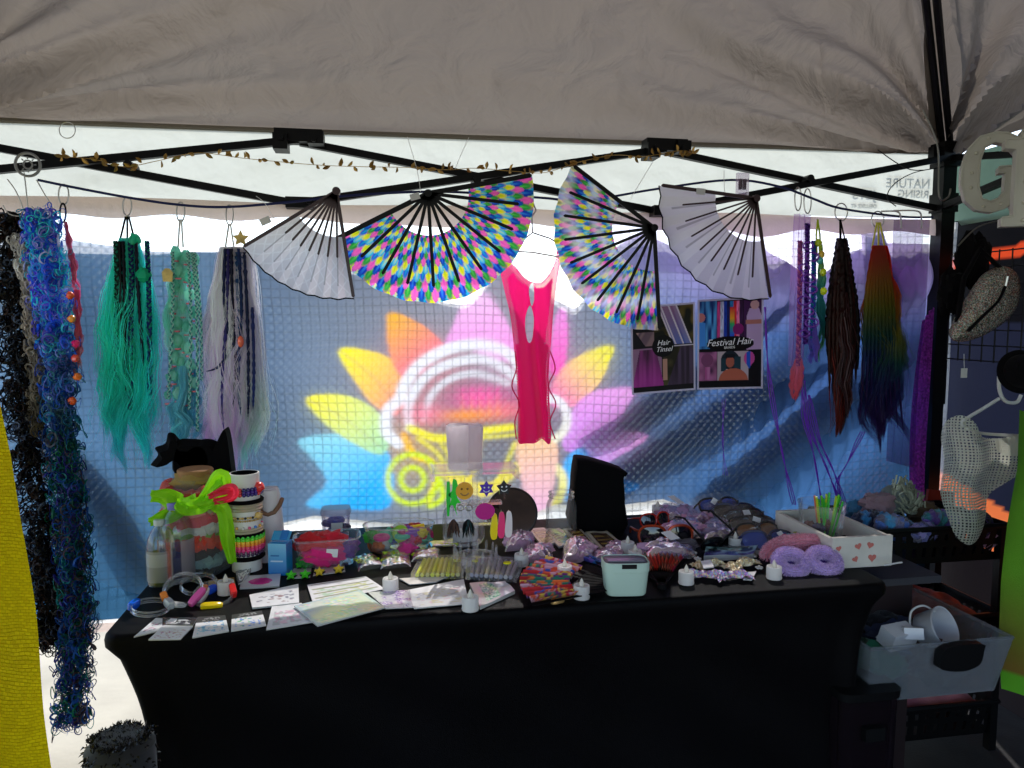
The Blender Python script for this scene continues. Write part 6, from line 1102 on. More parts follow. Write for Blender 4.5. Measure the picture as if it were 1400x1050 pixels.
# table fans
def table_fan(px, py, tips, label, cols, rin_, nr, pat, ribc, z=.01):
    rin_ = rin_ or .45
    o = on(px, py, z); a = [on(x, y, z) - o for x, y in tips]; a0, a1 = math.atan2(a[0].y, a[0].x), math.atan2(a[1].y, a[1].x)
    while a1 < a0: a1 += 2 * math.pi
    RR = (a[0].length + a[1].length) / 2; t = thing('paper_fan', label, 'hand fan', o, 0, 'open paper fans on the table'); n = nr * 8 + 1; u, v = np.meshgrid(np.linspace(0, 1, n), np.linspace(0, 1, 26)); th = a0 + (a1 - a0) * u; tri = np.abs(((u * nr * 2) % 2) - 1); rr = RR * (rin_ + (1 - rin_) * v)
    K = pat(u, v) * (.45 + .75 * tri)[..., None]; mb = MB(); mb.sheet(rr * np.cos(th), rr * np.sin(th), .012 * tri + .004, K); mb.build('fan_leaf', mat('satin_print', vc=True, rough=.35, trans=.15, coat=.3), t)  # pleat shading is multiplied into the leaf colour
    for i in range(nr + 1):
        th_ = a0 + (a1 - a0) * i / nr; mb = MB(); mb.M = Matrix.Rotation(th_, 4, 'Z'); mb.box((RR * (.24 if 0 < i < nr else .5), 0, .002 + .0012 * (i % 2)), (RR * (.5 if 0 < i < nr else 1.02), .010, .0022)); mb.build('rib' if 0 < i < nr else 'guard', ribc, t, smooth=False)
    mb = MB(); mb.lathe([(0, -.002), (.011, -.002), (.011, .010), (0, .010)], 14); mb.build('pivot', ribc, t); return t
def brocade(cols, seed):
    def f(u, v): return pick(np.clip((vnoise(u * 2.2, v * .8, 3.2, seed) - .5) * 1.3 + .5 + (vnoise(u * 3, v * 2, 4, seed + 3) - .5) * .3, 0, .999), cols)
    return f
table_fan(866, 801, ((744, 766), (734, 828)), 'open paper fan with a red and blue brocade pattern and black ribs', None, .56, 13, brocade([S(200, 40, 50), S(60, 90, 180), S(225, 90, 60), S(220, 170, 190), S(200, 40, 60), S(230, 190, 80), S(120, 40, 120), S(40, 130, 110), S(235, 120, 60), S(190, 30, 40)], 5), STK)
table_fan(905, 803, ((940, 762), (868, 766)), 'open paper fan with an orange red leaf and black sticks behind a tealight', None, 0, 12, brocade([S(230, 70, 50), S(240, 120, 80), S(40, 90, 80), S(230, 150, 120), S(200, 50, 60), S(220, 60, 120)], 9), STK)
table_fan(870, 790, ((796, 763), (808, 772)), 'half closed dark fan with a blue floral leaf lying behind the mint bin', None, 0, 4, brocade([S(60, 60, 140), S(120, 90, 180), S(40, 110, 180), S(30, 20, 40), S(200, 140, 190)], 12), STK, .02)
for x, y, lab in ((762, 822, 'small gold hair clip in front of the red patterned fan, left one'), (776, 816, 'small gold hair clip touching the front tealight, right one')):
    o = on(x, y, .004); mb = MB(); mb.M = Matrix.Rotation(.4, 4, 'Z'); mb.lathe([(0, -.003), (.018, -.003), (.019, .003), (.016, .006), (0, .006)], 16, sy=.5, power=3); mb.box((.004, 0, .009), (.016, .006, .004)); tag(mb.build('hair_clip', mat('gold_clip', S(200, 160, 100), .3, .6), loc=o), lab, 'hair clip', 'small gold hair clips')
# mint bin
o = on(854, 810); k = mpp(o); t = thing('mint_bin', 'small mint green desktop bin with a dark slotted lid', 'bin', o, R(-8)); MINT = mat('mint_plastic', S(182, 204, 190), .4)
mb = MB(); mb.lathe([(0, .002), (26 * k, .002), (27.5 * k, .006), (30.5 * k, 34 * k), (31.4 * k, 34.5 * k), (31.6 * k, 46 * k), (30.2 * k, 47 * k), (29 * k, 44 * k)], 44, sy=.66, power=4.5); mb.build('body', MINT, t)
mb = MB(); mb.lathe([(29 * k, 44 * k), (28.6 * k, 46.2 * k), (0, 46.2 * k)], 44, sy=.64, power=4.5); mb.build('lid', mat('dark_lid', S(60, 60, 66), .3), t)
mb = MB(); mb.box((0, -4 * k, 47 * k), (50 * k, 13 * k, 1.2 * k)); mb.build('flap', mat('smoke_plastic', S(120, 118, 126), .15), t, smooth=False); mb = MB(); mb.box((2 * k, -20.6 * k, 43 * k), (20 * k, 1.4 * k, 6 * k)); mb.build('finger_notch', BLACKPL, t, smooth=False)
# sunglasses
def sunglasses(mb_frame, mb_lens, w_, h_, fm=None, wrap=.25, shape=2.6):
    for s_ in (-1, 1):
        a = np.linspace(0, 6.283, 26, endpoint=False); x = np.sign(np.cos(a)) * np.abs(np.cos(a)) ** (2 / shape) * w_ * .23 + s_ * w_ * .25; z = np.sign(np.sin(a)) * np.abs(np.sin(a)) ** (2 / shape) * h_ * .5; y = wrap * x * x / w_ * 2
        mb_frame.tube(np.stack([x, y, z], 1), h_ * .07, 6, closed=True); n = len(a); mb_lens.add(np.concatenate([np.stack([x, y, z], 1), [[s_ * w_ * .25, wrap * (w_ * .25) ** 2 / w_ * 2 - .004, 0]]]), [(i, (i + 1) % n, n) for i in range(n)])
        mb_frame.tube([(s_ * w_ * .48, wrap * .23 * w_ * 2 * .48, h_ * .25), (s_ * w_ * .52, .03, h_ * .26), (s_ * w_ * .47, w_ * .75, h_ * .2), (s_ * w_ * .44, w_ * .95, -h_ * .25)], h_ * .06, 6)
    mb_frame.tube([(-w_ * .05, 0, h_ * .12), (0, -.003, h_ * .2), (w_ * .05, 0, h_ * .12)], h_ * .07, 6)
def glasses_thing(px, py, rot, w_, label, fm, lm, z=.02, lean=-.5, wrap=.25):
    o = on(px, py, z); t = thing('sunglasses', label, 'sunglasses', o); t.rotation_euler = (lean, 0, rot); a, b = MB(), MB(); sunglasses(a, b, w_, w_ * .36, wrap=wrap); a.build('frame', fm, t); b.build('lenses', lm, t); return t
REDP = mat('red_plastic', S(200, 40, 26), .25, coat=.4); DLENS = mat('dark_lens', S(16, 16, 24), .08, coat=.6); BLENS = mat('blue_mirror_lens', S(60, 100, 210), .08, .7); AMB = mat('amber_lens', S(150, 90, 30), .1, .3)
glasses_thing(898, 710, R(15), .115, 'red rimmed sunglasses standing at the back, arms turned away', REDP, DLENS, .03, -.25)
glasses_thing(912, 733, R(-6), .17, 'black lensed wraparound sunglasses with a thin red and gold frame', mat('red_gold_frame', S(170, 60, 24), .3, .4), DLENS, .028, -.15, .2)
FRAMES = [BLACKPL, mat('navy_frame', S(24, 34, 80), .25), mat('brown_frame', S(60, 40, 40), .25), BLACKPL]
# sunglass packs in film
pk = ((((905, 722), (960, 716), (965, 736), (900, 744)), 'pink tissue pack in clear film behind the black wraparound sunglasses', PK), (((872, 752), (935, 744), (955, 764), (880, 772)), 'wide clear pack of lilac tissue in front of the wraparound sunglasses', [S(215, 170, 210), S(190, 160, 200), S(60, 40, 60)]), (((930, 700), (985, 698), (992, 716), (932, 720)), 'silvery pink bag at the back of the sunglasses heap', PK + [S(180, 170, 190)]), (((960, 720), (1010, 716), (1020, 738), (962, 742)), 'grey lilac wrapped pack in the middle of the sunglasses heap', [S(150, 130, 160), S(190, 160, 190), S(60, 50, 70)]), (((895, 698), (940, 694), (945, 712), (900, 716)), 'clear film bag behind the red rimmed sunglasses', [S(190, 150, 190), S(220, 190, 220)]))
for i, (px4, lab, c) in enumerate(pk): pouch('tissue_pack', px4, lab, c, 50 + i * 7, film=FILM, puff=.04, cat='pack', group='clear film packs in the sunglasses heap', tagc=(.1, .1, .4) if i in (1, 4) else None, n_in=7)
hp_ = ((985, 690, 3, 'topmost folded sunglasses pack at the back of the heap', BLENS), (1005, 698, -4, 'second folded sunglasses pack from the back of the heap', DLENS), (1020, 706, 6, 'third sunglasses pack from the back with a pink tag', DLENS), (1030, 716, -8, 'fourth sunglasses pack from the back, dark lenses', DLENS), (1038, 725, 5, 'amber lensed sunglasses pack near the front of the heap', AMB), (1052, 738, -3, 'large blue mirrored sunglasses pack at the front right of the heap', BLENS))
for i, (x, y, a, lab, lm) in enumerate(hp_):
    t = glasses_thing(x, y, R(a), .15 if i < 5 else .17, lab, FRAMES[i % 4], lm, .03 + .004 * (5 - i), -.75, .15); t['group'] = 'sunglasses packs heaped at the right of the table'
    mb = MB(); u, v = np.meshgrid(np.linspace(-1, 1, 24), np.linspace(-1, 1, 14)); mb.sheet(u * .095, -.012 + .035 * u * u - .006 * vnoise(u, v, 4, i), v * .036 + .004 * vnoise(u, v, 5, i + 3)); mb.build('film_sleeve', FILM2, t)
    if i in (0, 2, 3, 5): mb = MB(); mb.box((-.03 + .012 * i, -.02, .004), (.024, .001, .017), ry=.4 * (i - 2)); mb.build('price_tag', mat('sticker_white', S(225, 225, 225), .5), t, smooth=False)
glasses_thing(985, 742, R(30), .14, 'black folded sunglasses lying among the clear packs', BLACKPL, DLENS, .02, .6)
flat('black_case', ((984, 748), (1030, 748), (1040, 758), (982, 760)), 'slim black glasses case under a tealight', 'case', squig([S(60, 60, 70)], 3, .6, S(26, 26, 32)), PRINTG, 0, .012)
flat('holographic_case', ((965, 754), (1036, 752), (1030, 764), (962, 768)), 'shiny holographic green and violet sleeve in front of the heap', 'sleeve', lambda u, v: lerp(lerp(S(30, 60, 60), S(190, 235, 235), np.clip(vnoise(u * 2, v, 5, 3) * 2 - .7, 0, 1)), S(70, 40, 140), np.clip(v * 1.4 - .5, 0, 1)), PRINTG, .003, .01, curl=.012)
# glitter bow clips
for i, (x, y, sz, lab, st_) in enumerate(((962, 786, .05, 'sequinned lilac and silver bow clip left of the pair', None), (1000, 787, .05, 'sequinned violet and silver bow clip, nearest the table edge', None), (968, 772, .045, 'cream and gold glitter bow clip behind the lilac one', [S(235, 215, 170), S(210, 180, 120), S(240, 230, 210), S(250, 240, 190)]), (1012, 772, .055, 'large gold and amber glitter bow clip', [S(200, 150, 60), S(240, 215, 120), S(150, 110, 40), S(245, 235, 190), S(220, 150, 170)]))):
    o = on(x, y, .012); t = thing('glitter_bow', lab, 'bow clip', o, R(15 * (i - 1)), 'glittery bow clips'); m_ = iris('sequin_lilac', 90) if st_ is None else iris('sequin_gold', 90, st_)
    for s_ in (-1, 1):
        u, v = np.meshgrid(np.linspace(0, 1, 18), np.linspace(-1, 1, 12)); mb = MB(); mb.sheet(s_ * u * sz, v * sz * (.18 + .42 * u) + .004 * np.sin(u * 12), .012 * np.sin(u * 3.14) * (1 - v * v) + .004 * np.sin(v * 9 + u * 7)); mb.sheet(s_ * u * sz, v * sz * (.18 + .42 * u), -.008 * np.sin(u * 3.14) * (1 - v * v)); mb.build('bow_wing', m_, t)
    mb = MB(); mb.ball((0, 0, .004), sz * .22, 1, 1, .8, rough=.2); mb.build('knot', m_, t)
flat('price_card', ((1018, 784), (1034, 782), (1028, 794), (1016, 793)), 'small blank white price card beside the gold bow clip', 'tag', squig([S(200, 200, 200)], 3, .9), PRINT, .004)
flat('price_card', ((958, 768), (972, 766), (976, 776), (962, 778)), 'small white price card on the cream bow clip', 'tag', squig([S(200, 200, 200)], 4, .9), PRINT, .03)
for i, (x, y) in enumerate(((1030, 760), (1034, 768), (1038, 776), (1024, 752), (948, 756), (954, 764))):
    o = on(x, y, .008); mb = MB(); 
    for k_ in range(5): a = k_ * 1.257; mb.ball((.006 * math.cos(a), .006 * math.sin(a), 0), .0055, 1, 1, .6, n=8, m=6)
    mb.ball((0, 0, .003), .004, n=8, m=6); tag(mb.build('white_flower', mat('white_flower', S(232, 230, 226), .6, trans=.3), loc=o), ('tiny white flower clip beside the gold glitter bow', 'tiny white flower clip at the front edge of the wide lilac tissue pack')[i > 3], 'flower clip', ('white flower clips by the gold bow', 'white flower clips by the lilac pack')[i > 3])
# furry masks
FURM = mat('soft_fur', vc=True, rough=.95, trans=.45, spec=.1); FURP = mat('pink_fur', S(235, 150, 170), .95, sheen=.6, trans=.2); FURL = mat('lilac_fur', S(215, 185, 245), .95, sheen=.6, trans=.2)
def fur(mb, pts, nrm, L_, rad, col, seed, n):
    g = np.random.default_rng(seed); i = g.integers(0, len(pts), n); P0 = pts[i]; N0 = nrm[i] + g.normal(0, .35, (n, 3)); N0 /= np.linalg.norm(N0, axis=1)[:, None]; t = np.linspace(0, 1, 4)[None, :, None]; P = P0[:, None] + N0[:, None] * t * L_ * g.uniform(.6, 1.1, (n, 1, 1)) + np.array([0, 0, -.25 * L_]) * t ** 2; K = np.clip(np.array(col) * g.uniform(.6, 1.35, (n, 1, 1)) * np.ones((1, 4, 1)), 0, 1); mb.strands(P, np.broadcast_to(rad * np.array([1, .9, .6, .15])[None], (n, 4)), K)
def tube_pts(P, r_, n=16):
    T = np.gradient(P, axis=0); T /= np.linalg.norm(T, axis=1)[:, None]; A = np.cross(T, [0, 0, 1.0]); A /= np.linalg.norm(A, axis=1)[:, None] + 1e-9; B = np.cross(T, A); a = np.linspace(0, 6.283, n, endpoint=False); nn = A[:, None] * np.cos(a)[None, :, None] + B[:, None] * np.sin(a)[None, :, None]; return (P[:, None] + nn * np.asarray(r_).reshape(-1, 1, 1)).reshape(-1, 3), nn.reshape(-1, 3)
o = on(1100, 772); k = mpp(o); t = thing('furry_headband', 'dusty pink furry headband arched behind the lilac furry mask', 'headband', o); a = np.linspace(math.pi * 1.02, -.02 * math.pi, 60); P = np.stack([44 * k * np.cos(a), .03 + .0 * a, 10 * k + 17 * k * np.sin(a)], 1)
mb = MB(); mb.tube(P, 9.5 * k, 12); mb.build('band', FURP, t); mb = MB(); q1, q2 = tube_pts(P, np.full(60, 9.5 * k)); fur(mb, q1, q2, .011, .0007, S(255, 196, 212), 3, 9000); q_ = mb.build('fur', FURM, t); q_['kind'] = 'stuff'
o = on(1105, 782); k = mpp(o); t = thing('furry_mask', 'lilac furry goggle mask with two eye holes lying at the right end of the table', 'mask', o); t.rotation_euler = (R(35), 0, R(-4))
for s_ in (-1, 1):
    a = np.linspace(0, 6.283, 50, endpoint=False); P = np.stack([s_ * 23.5 * k + 17.5 * k * np.cos(a), 10 * k + 14 * k * np.sin(a), .018 + .004 * np.sin(a)], 1); mb = MB(); mb.tube(P, 7 * k, 12, closed=True); mb.build('eye_ring', FURL, t)
    mb = MB(); q1, q2 = tube_pts(P, np.full(50, 7 * k)); fur(mb, q1, q2, .009, .0007, S(232, 208, 255), 5 + s_, 6500); q_ = mb.build('fur', FURM, t); q_['kind'] = 'stuff'
    mb = MB(); mb.lathe([(13 * k, .010), (0, .008)], 24, c=(s_ * 23.5 * k, 10 * k, 0), sy=.8); mb.build('eye_lining', mat('purple_lining', S(84, 40, 150), .8), t)
mb = MB(); mb.box((0, 8 * k, .024), (12 * k, 5 * k, .002)); mb.build('price_tag', mat('sticker_white', S(225, 225, 225), .5), t, smooth=False)
# silk flower clips behind
for i, (x, y, c, lab) in enumerate(((1072, 742, S(210, 70, 110), 'small crimson flower clip at the left of the flower row'), (1082, 740, S(90, 170, 190), 'small teal flower clip in the flower row'), (1090, 738, S(150, 160, 50), 'small olive flower clip in the flower row'), (1098, 737, S(200, 90, 140), 'small pink flower clip in the flower row'), (1115, 736, S(240, 120, 40), 'bright orange flower clip near the white wooden tray'), (1124, 740, S(235, 60, 40), 'bright red flower clip nearest the white wooden tray'))):
    o = on(x, y - 2, .034); t = thing('flower_clip', lab, 'flower clip', o, 0, 'row of silk flower clips')
    for k_ in range(5):
        a = k_ * 1.257 + i; mb = MB(); mb.ball((.010 * math.cos(a), .007 * math.sin(a), .010 * math.sin(a)), .010, 1, .6, 1, n=10, m=6, col=c, rough=.25, seed=k_ + i); mb.build('petal', VCF, t)
# white wooden tray with hearts
fl, fr, bl_, br_ = on(1137, 778), on(1219, 773), on(1064, 731), on(1160, 733)
o = fl; t = thing('wooden_tray', 'white painted wooden tray with red hearts printed on its front', 'tray', o); WOOD = mat('white_painted_wood', S(206, 200, 190), .6, nz=(14, .08), bump=(60, .3)); th, h = .012, .085
ex = (fr - fl); ex.z = 0; L_ = ex.length; ux = ex / L_; ang = math.atan2(ex.y, ex.x); dv = bl_ - fl; uy = Vector((-ux.y, ux.x, 0)); D_ = .30; t.rotation_euler = (0, 0, ang)
for nm, c_, d_ in (('front_board', (L_ / 2, th / 2, h / 2), (L_, th, h)), ('back_board', (L_ / 2, D_ - th / 2, h / 2), (L_, th, h)), ('side_board', (th / 2, D_ / 2, h / 2 - .002), (th, D_ - 2 * th - .001, h - .004)), ('side_board', (L_ - th / 2, D_ / 2, h / 2 - .002), (th, D_ - 2 * th - .001, h - .004)), ('base_board', (L_ / 2, D_ / 2, .005), (L_ - 2 * th - .002, D_ - 2 * th - .002, .008))):
    mb = MB(); mb.box(c_, d_); mb.build(nm, WOOD, t, smooth=False)
for z in (.018, .055): mb = MB(); mb.box((L_ + .003, th + .010, z), (.005, .02, .012)); mb.build('finger_joint', WOOD, t, smooth=False)
hrt = lambda s_: [(s_ * 16 * math.sin(a) ** 3 / 16, s_ * (13 * math.cos(a) - 5 * math.cos(2 * a) - 2 * math.cos(3 * a) - math.cos(4 * a)) / 16) for a in np.linspace(0, 6.283, 24)[:-1]]
for i, (fx, fz, s_, rt_) in enumerate(((.42, .7, .010, .3), (.62, .72, .010, -.3), (.66, .3, .012, 0), (.38, .28, .009, .5), (.10, .66, .008, .2))):
    mb = MB(); mb.M = Matrix.Translation((L_ * fx, -.0012, h * fz)) @ Matrix.Rotation(R(90), 4, 'X') @ Matrix.Rotation(rt_, 4, 'Z'); mb.prism(hrt(s_), 0, .0008); mb.build('heart', mat('faded_red_ink', S(196, 110, 100), .7), t, smooth=False)
Mt = Matrix.Translation(o) @ Matrix.Rotation(ang, 4, 'Z')
cc = Mt @ Vector((L_ * .42, D_ * .58, .012)); t2 = thing('clear_tumbler', 'clear plastic tumbler of dark sweets standing in the white wooden tray', 'tumbler', cc); kk = mpp(cc); mb = MB(); mb.lathe([(0, .001), (25 * kk, .001), (31 * kk, 58 * kk), (32 * kk, 59 * kk), (30.6 * kk, 58 * kk)], 32); mb.build('tumbler_wall', GLASS, t2)
g = random.Random(2)
for i in range(12): mb = MB(); mb.ball((g.uniform(-16, 6) * kk, g.uniform(-14, 14) * kk, g.uniform(6, 30) * kk), 8 * kk, rough=.35, seed=i, n=10, m=8, col=g.choice((S(70, 40, 60), S(110, 80, 80), S(50, 40, 70), S(120, 60, 50)))); mb.build('sweet', VCG, t2)
for i in range(15):
    c = [S(60, 200, 60), S(120, 220, 40), S(240, 140, 90), S(90, 230, 90), S(200, 220, 60)][i % 5]; a = g.uniform(-.3, .3); b0 = cc + Vector((g.uniform(-.012, .018), g.uniform(-.012, .012) - .02, .004)); L__ = g.uniform(.125, .155); d_ = Vector((a * .6 + .18 * (i % 3 - .6), g.uniform(-.15, .15), 1)).normalized(); mb = MB(); mb.tube([(0, 0, 0), d_ * L__], .0032, 8)
    tag(mb.build('glow_stick', mat('glow_%d' % (i % 5), c, .3, trans=.4), loc=b0), ('leaf green', 'lime', 'salmon orange', 'bright green', 'yellow green')[i % 5] + ' plastic stick in the bunch standing in the white wooden tray', 'stick', 'bunch of neon sticks in the tray')
for i in range(22):
    x, y = g.uniform(.03, L_ - .03), g.uniform(.03, D_ - .03); q_ = Mt @ Vector((x, y, .012)); mb = MB()
    if i % 3: mb.ball((0, 0, .01), .016, 1.4, 1, .7, rough=.4, seed=i, n=12, m=8, col=g.choice((S(40, 30, 50), S(90, 70, 100), S(30, 30, 34), S(130, 110, 120))))
    else: mb.tube([(-.03, 0, .008), (0, .005, .02), (.03, .01, .012)], .004, 6, col=S(190, 170, 175))
    tag(mb.build('small_trinket', VCG, loc=q_), 'small dark trinket lying loose in the white wooden tray', 'trinket', 'trinkets in the wooden tray')
mb = MB(); mb.tube([(-.02, 0, 0), (.03, -.004, .006)], .0022, 6); tag(mb.build('white_pin', WHITEPL, loc=on(1218, 772, .02)), 'thin white pin poking out at the corner of the wooden tray', 'pin'); 
# ------------------------------------------------------------------ right hand side: trolley, bins, wire grid, letters
Yt_ = 2.02; c0 = at(1196, 728, Y=Yt_); c1 = at(1378, 729, Y=Yt_); zr = [c0.z, at(1300, 845, Y=Yt_).z, at(1300, 965, Y=Yt_).z]
x0, x1 = 1.46, c1.x; TD = .30
t = thing('basket_trolley', 'black plastic three tier basket trolley right of the table', 'trolley', ((x0 + x1) / 2, Yt_ + TD / 2, 0)); W = x1 - x0
for sx_ in (-1, 1):
    for sy_ in (-1, 1): mb = MB(); mb.box((sx_ * (W / 2 - .012), sy_ * (TD / 2 - .012), zr[0] / 2 + .005), (.026, .026, zr[0] - .01)); mb.build('post', BLACKPL, t, smooth=False)
for i, z in enumerate(zr):
    hb = .115; mb = MB()
    for s_, a0, a1 in ((0, (-1, -1), (1, -1)), (1, (1, -1), (1, 1)), (2, (1, 1), (-1, 1)), (3, (-1, 1), (-1, -1))):
        n, m_ = 40 if s_ % 2 == 0 else 28, 12; u, v = np.meshgrid(np.linspace(0, 1, n), np.linspace(0, 1, m_)); k = 1 - .10 * (1 - v); X = (a0[0] + (a1[0] - a0[0]) * u) * W / 2 * k * .985; Yb_ = (a0[1] + (a1[1] - a0[1]) * u) * TD / 2 * k * .985
        hole = ((np.arange(n - 1)[None, :] % 3 == 1) & np.isin(np.arange(m_ - 1)[:, None], (2, 3, 4, 7, 8))); mb.sheet(X, Yb_, z - hb + hb * v, mask=~hole)
    k = .9; mb.add([(sx_ * W / 2 * k, sy_ * TD / 2 * k, z - hb) for sx_, sy_ in ((-1, -1), (1, -1), (1, 1), (-1, 1))], [(0, 1, 2, 3)]); b_ = mb.build('basket', BLACKPL, t, smooth=False)
    mb = MB(); mb.tube([(sx_ * W / 2, sy_ * TD / 2, z) for sx_, sy_ in ((-1, -1), (1, -1), (1, 1), (-1, 1))], .009, 6, closed=True); mb.build('rim', BLACKPL, b_, smooth=False)
bx, by = (x0 + x1) / 2, Yt_ + TD / 2
def skein(px, py, Y, L_, r_, cols, rot, label, tilt=0):
    o = at(px, py, Y=Y); t = thing('yarn_skein', label, 'yarn', o, rot, 'yarn skeins in the top basket'); t.rotation_euler = (0, tilt, rot); n = 26; s = np.linspace(-1, 1, n); rr = r_ * np.clip(1 - np.abs(s) ** 3.5, .15, 1) * (1 + .10 * np.sin(s * 40)); 
    for q_ in range(5):
        a = q_ * 1.2566 + s * 3.2; mb = MB(); k = np.stack([s * L_ / 2, rr * .55 * np.cos(a), rr * .55 * np.sin(a)], 1); K = np.array(cols)[((s + 1) * 4.2 + q_ * .3).astype(int) % len(cols)]; mb.tube(k, rr * .62, 8, col=K); mb.build('strand', mat('yarn', vc=True, rough=.95, sheen=.4, bump=(260, .8)), t)
skein(1225, 722, 2.10, .20, .036, [S(70, 110, 190), S(90, 90, 110), S(60, 140, 190), S(110, 110, 150)], .3, 'blue and grey twisted yarn skein in front of the dried bundle', .35)
skein(1288, 712, 2.14, .17, .032, [S(120, 90, 190), S(40, 120, 130), S(90, 60, 140), S(60, 140, 150)], .2, 'purple and teal yarn skein beside the black ball of yarn', .15)
skein(1262, 728, 2.06, .16, .028, [S(90, 90, 150), S(60, 60, 90), S(130, 120, 180)], .5, 'small mauve grey yarn skein at the basket rim', .1)
skein(1190, 712, 2.16, .13, .03, [S(40, 130, 190), S(24, 40, 80), S(20, 30, 60)], -.2, 'bright blue and navy skein behind the wooden tray')
o = at(1336, 716, Y=2.10); t = thing('yarn_ball', 'black and violet ball of yarn at the right of the top basket', 'yarn', o); mb = MB(); mb.ball((0, 0, 0), .044, n=20, m=14); mb.build('core', mat('black_yarn', S(18, 17, 20), .95, bump=(200, 1)), t)
g = random.Random(8); mb = MB()
for i in range(26):
    ax = Vector((g.gauss(0, 1), g.gauss(0, 1), g.gauss(0, 1))).normalized(); b1 = ax.orthogonal().normalized(); b2 = ax.cross(b1); mb.tube([(b1 * math.cos(a) + b2 * math.sin(a)) * .0455 for a in np.linspace(0, 6.283, 24, endpoint=False)], .0022, 5, col=g.choice((S(20, 18, 22), S(28, 24, 34), S(70, 40, 110))), closed=True)
q_ = mb.build('wound_thread', mat('yarn', vc=True), t); q_['kind'] = 'stuff'
o = at(1236, 694, Y=2.22); mb = HB(o); g = np.random.default_rng(4); n = 150; a = g.uniform(0, 6.28, (n, 1)); el = g.uniform(-.2, 1.4, (n, 1)); s = np.linspace(0, 1, 8)[None]; L_ = g.uniform(.05, .11, (n, 1))
P = np.stack([L_ * s * np.cos(a) * np.cos(el) + .02 * np.sin(s * 5 + a), L_ * s * np.sin(a) * np.cos(el) * .6, L_ * s * np.sin(el) + .012 * np.sin(s * 7 + a * 3)], -1) + np.array(o); mb.strands(P - np.array(o), np.full((n, 8), .0032), np.clip(np.array(S(178, 182, 160)) * g.uniform(.5, 1.2, (n, 1, 1)) * np.ones((1, 8, 1)), 0, 1), n=5)
tag(mb.build('dried_bundle', mat('dull_stems', vc=True, rough=.9), loc=o), 'tangled bundle of pale cream cords standing in the top basket', 'cord bundle')
for px, py, Y, r_, c, lab in ((1200, 690, 2.2, .045, S(150, 120, 130), 'dusty pink crumpled cloth at the left of the top basket'), (1225, 684, 2.24, .05, S(120, 130, 128), 'grey green crumpled cloth behind the cream cord bundle'), (1262, 700, 2.24, .045, S(120, 96, 70), 'brown gauze cloth between the cords and the purple skein'), (1300, 722, 2.2, .04, S(80, 74, 110), 'mauve cloth tucked under the purple skein'), (1172, 700, 2.24, .04, S(60, 120, 160), 'light blue cloth peeking out behind the wooden tray')):
    o = at(px, py, Y=Y); mb = MB(c); crumple(mb, (0, 0, 0), r_, 1.3, .8, .9, c, int(px)); tag(mb.build('cloth_bundle', VCF, loc=o), lab, 'cloth')
strip('pink_strip', [(1340, 742), (1380, 716), (1400, 700)], [(1350, 752), (1386, 728), (1400, 718)], 2.04, 'pale pink strip of cloth hanging over the right rim of the top basket', mat('pale_pink_cloth', S(200, 150, 190), .8, trans=.3))
o = at(1282, 700, Y=2.36); mb = MB(); mb.box((0, 0, 0), (.11, .012, .16), ry=.12); tag(mb.build('red_folder', mat('red_card', S(150, 50, 36), .6, trans=.3), loc=o), 'dark red card folder standing behind the yarn', 'folder')
for k, (zz, lab) in enumerate(((zr[1], 'orange and brown crumpled cloth filling the middle basket'), (zr[2], 'pink crumpled cloth filling the bottom basket'))):
    o = Vector((bx, by, zz - .03)); mb = MB(); u, v = np.meshgrid(np.linspace(-1, 1, 50), np.linspace(-1, 1, 34)); mb.sheet(u * W * .43, v * TD * .42, .05 * (1 - u ** 4) * (1 - v ** 4) * (.5 + vnoise(u, v, 3, 5 + k)) + .018 * vnoise(u, v, 8, 7), lerp(S(120, 50, 36), S(235, 110, 80), vnoise(u, v, 4, k)) if k == 0 else lerp(S(150, 70, 90), S(240, 150, 150), vnoise(u, v, 4, k)))
    tag(mb.build('cloth_heap', VCF, loc=o), lab, 'cloth')
# dark drawer top beside the table
P = [at(x, y, Z=.71) for x, y in ((1170, 752), (1226, 752), (1260, 778), (1208, 802))]; P = [Vector((1.30, 1.86, 0)), Vector((1.30, 2.3, 0)), Vector((1.45, 2.3, 0)), Vector((1.47, 1.9, 0))]
t = thing('drawer_unit', 'dark plastic drawer unit with a flat lid just right of the table', 'drawer unit', (1.42, 2.04, 0)); mb = MB(); mb.box((0, -.02, .69), (.25, .44, .02)); mb.build('lid', mat('dark_grey_plastic', S(56, 56, 62), .45), t, smooth=False); mb = MB(); mb.box((0, .02, .34), (.2, .36, .66)); mb.build('body', mat('smoke_brown_plastic', S(40, 28, 30), .4), t, smooth=False)
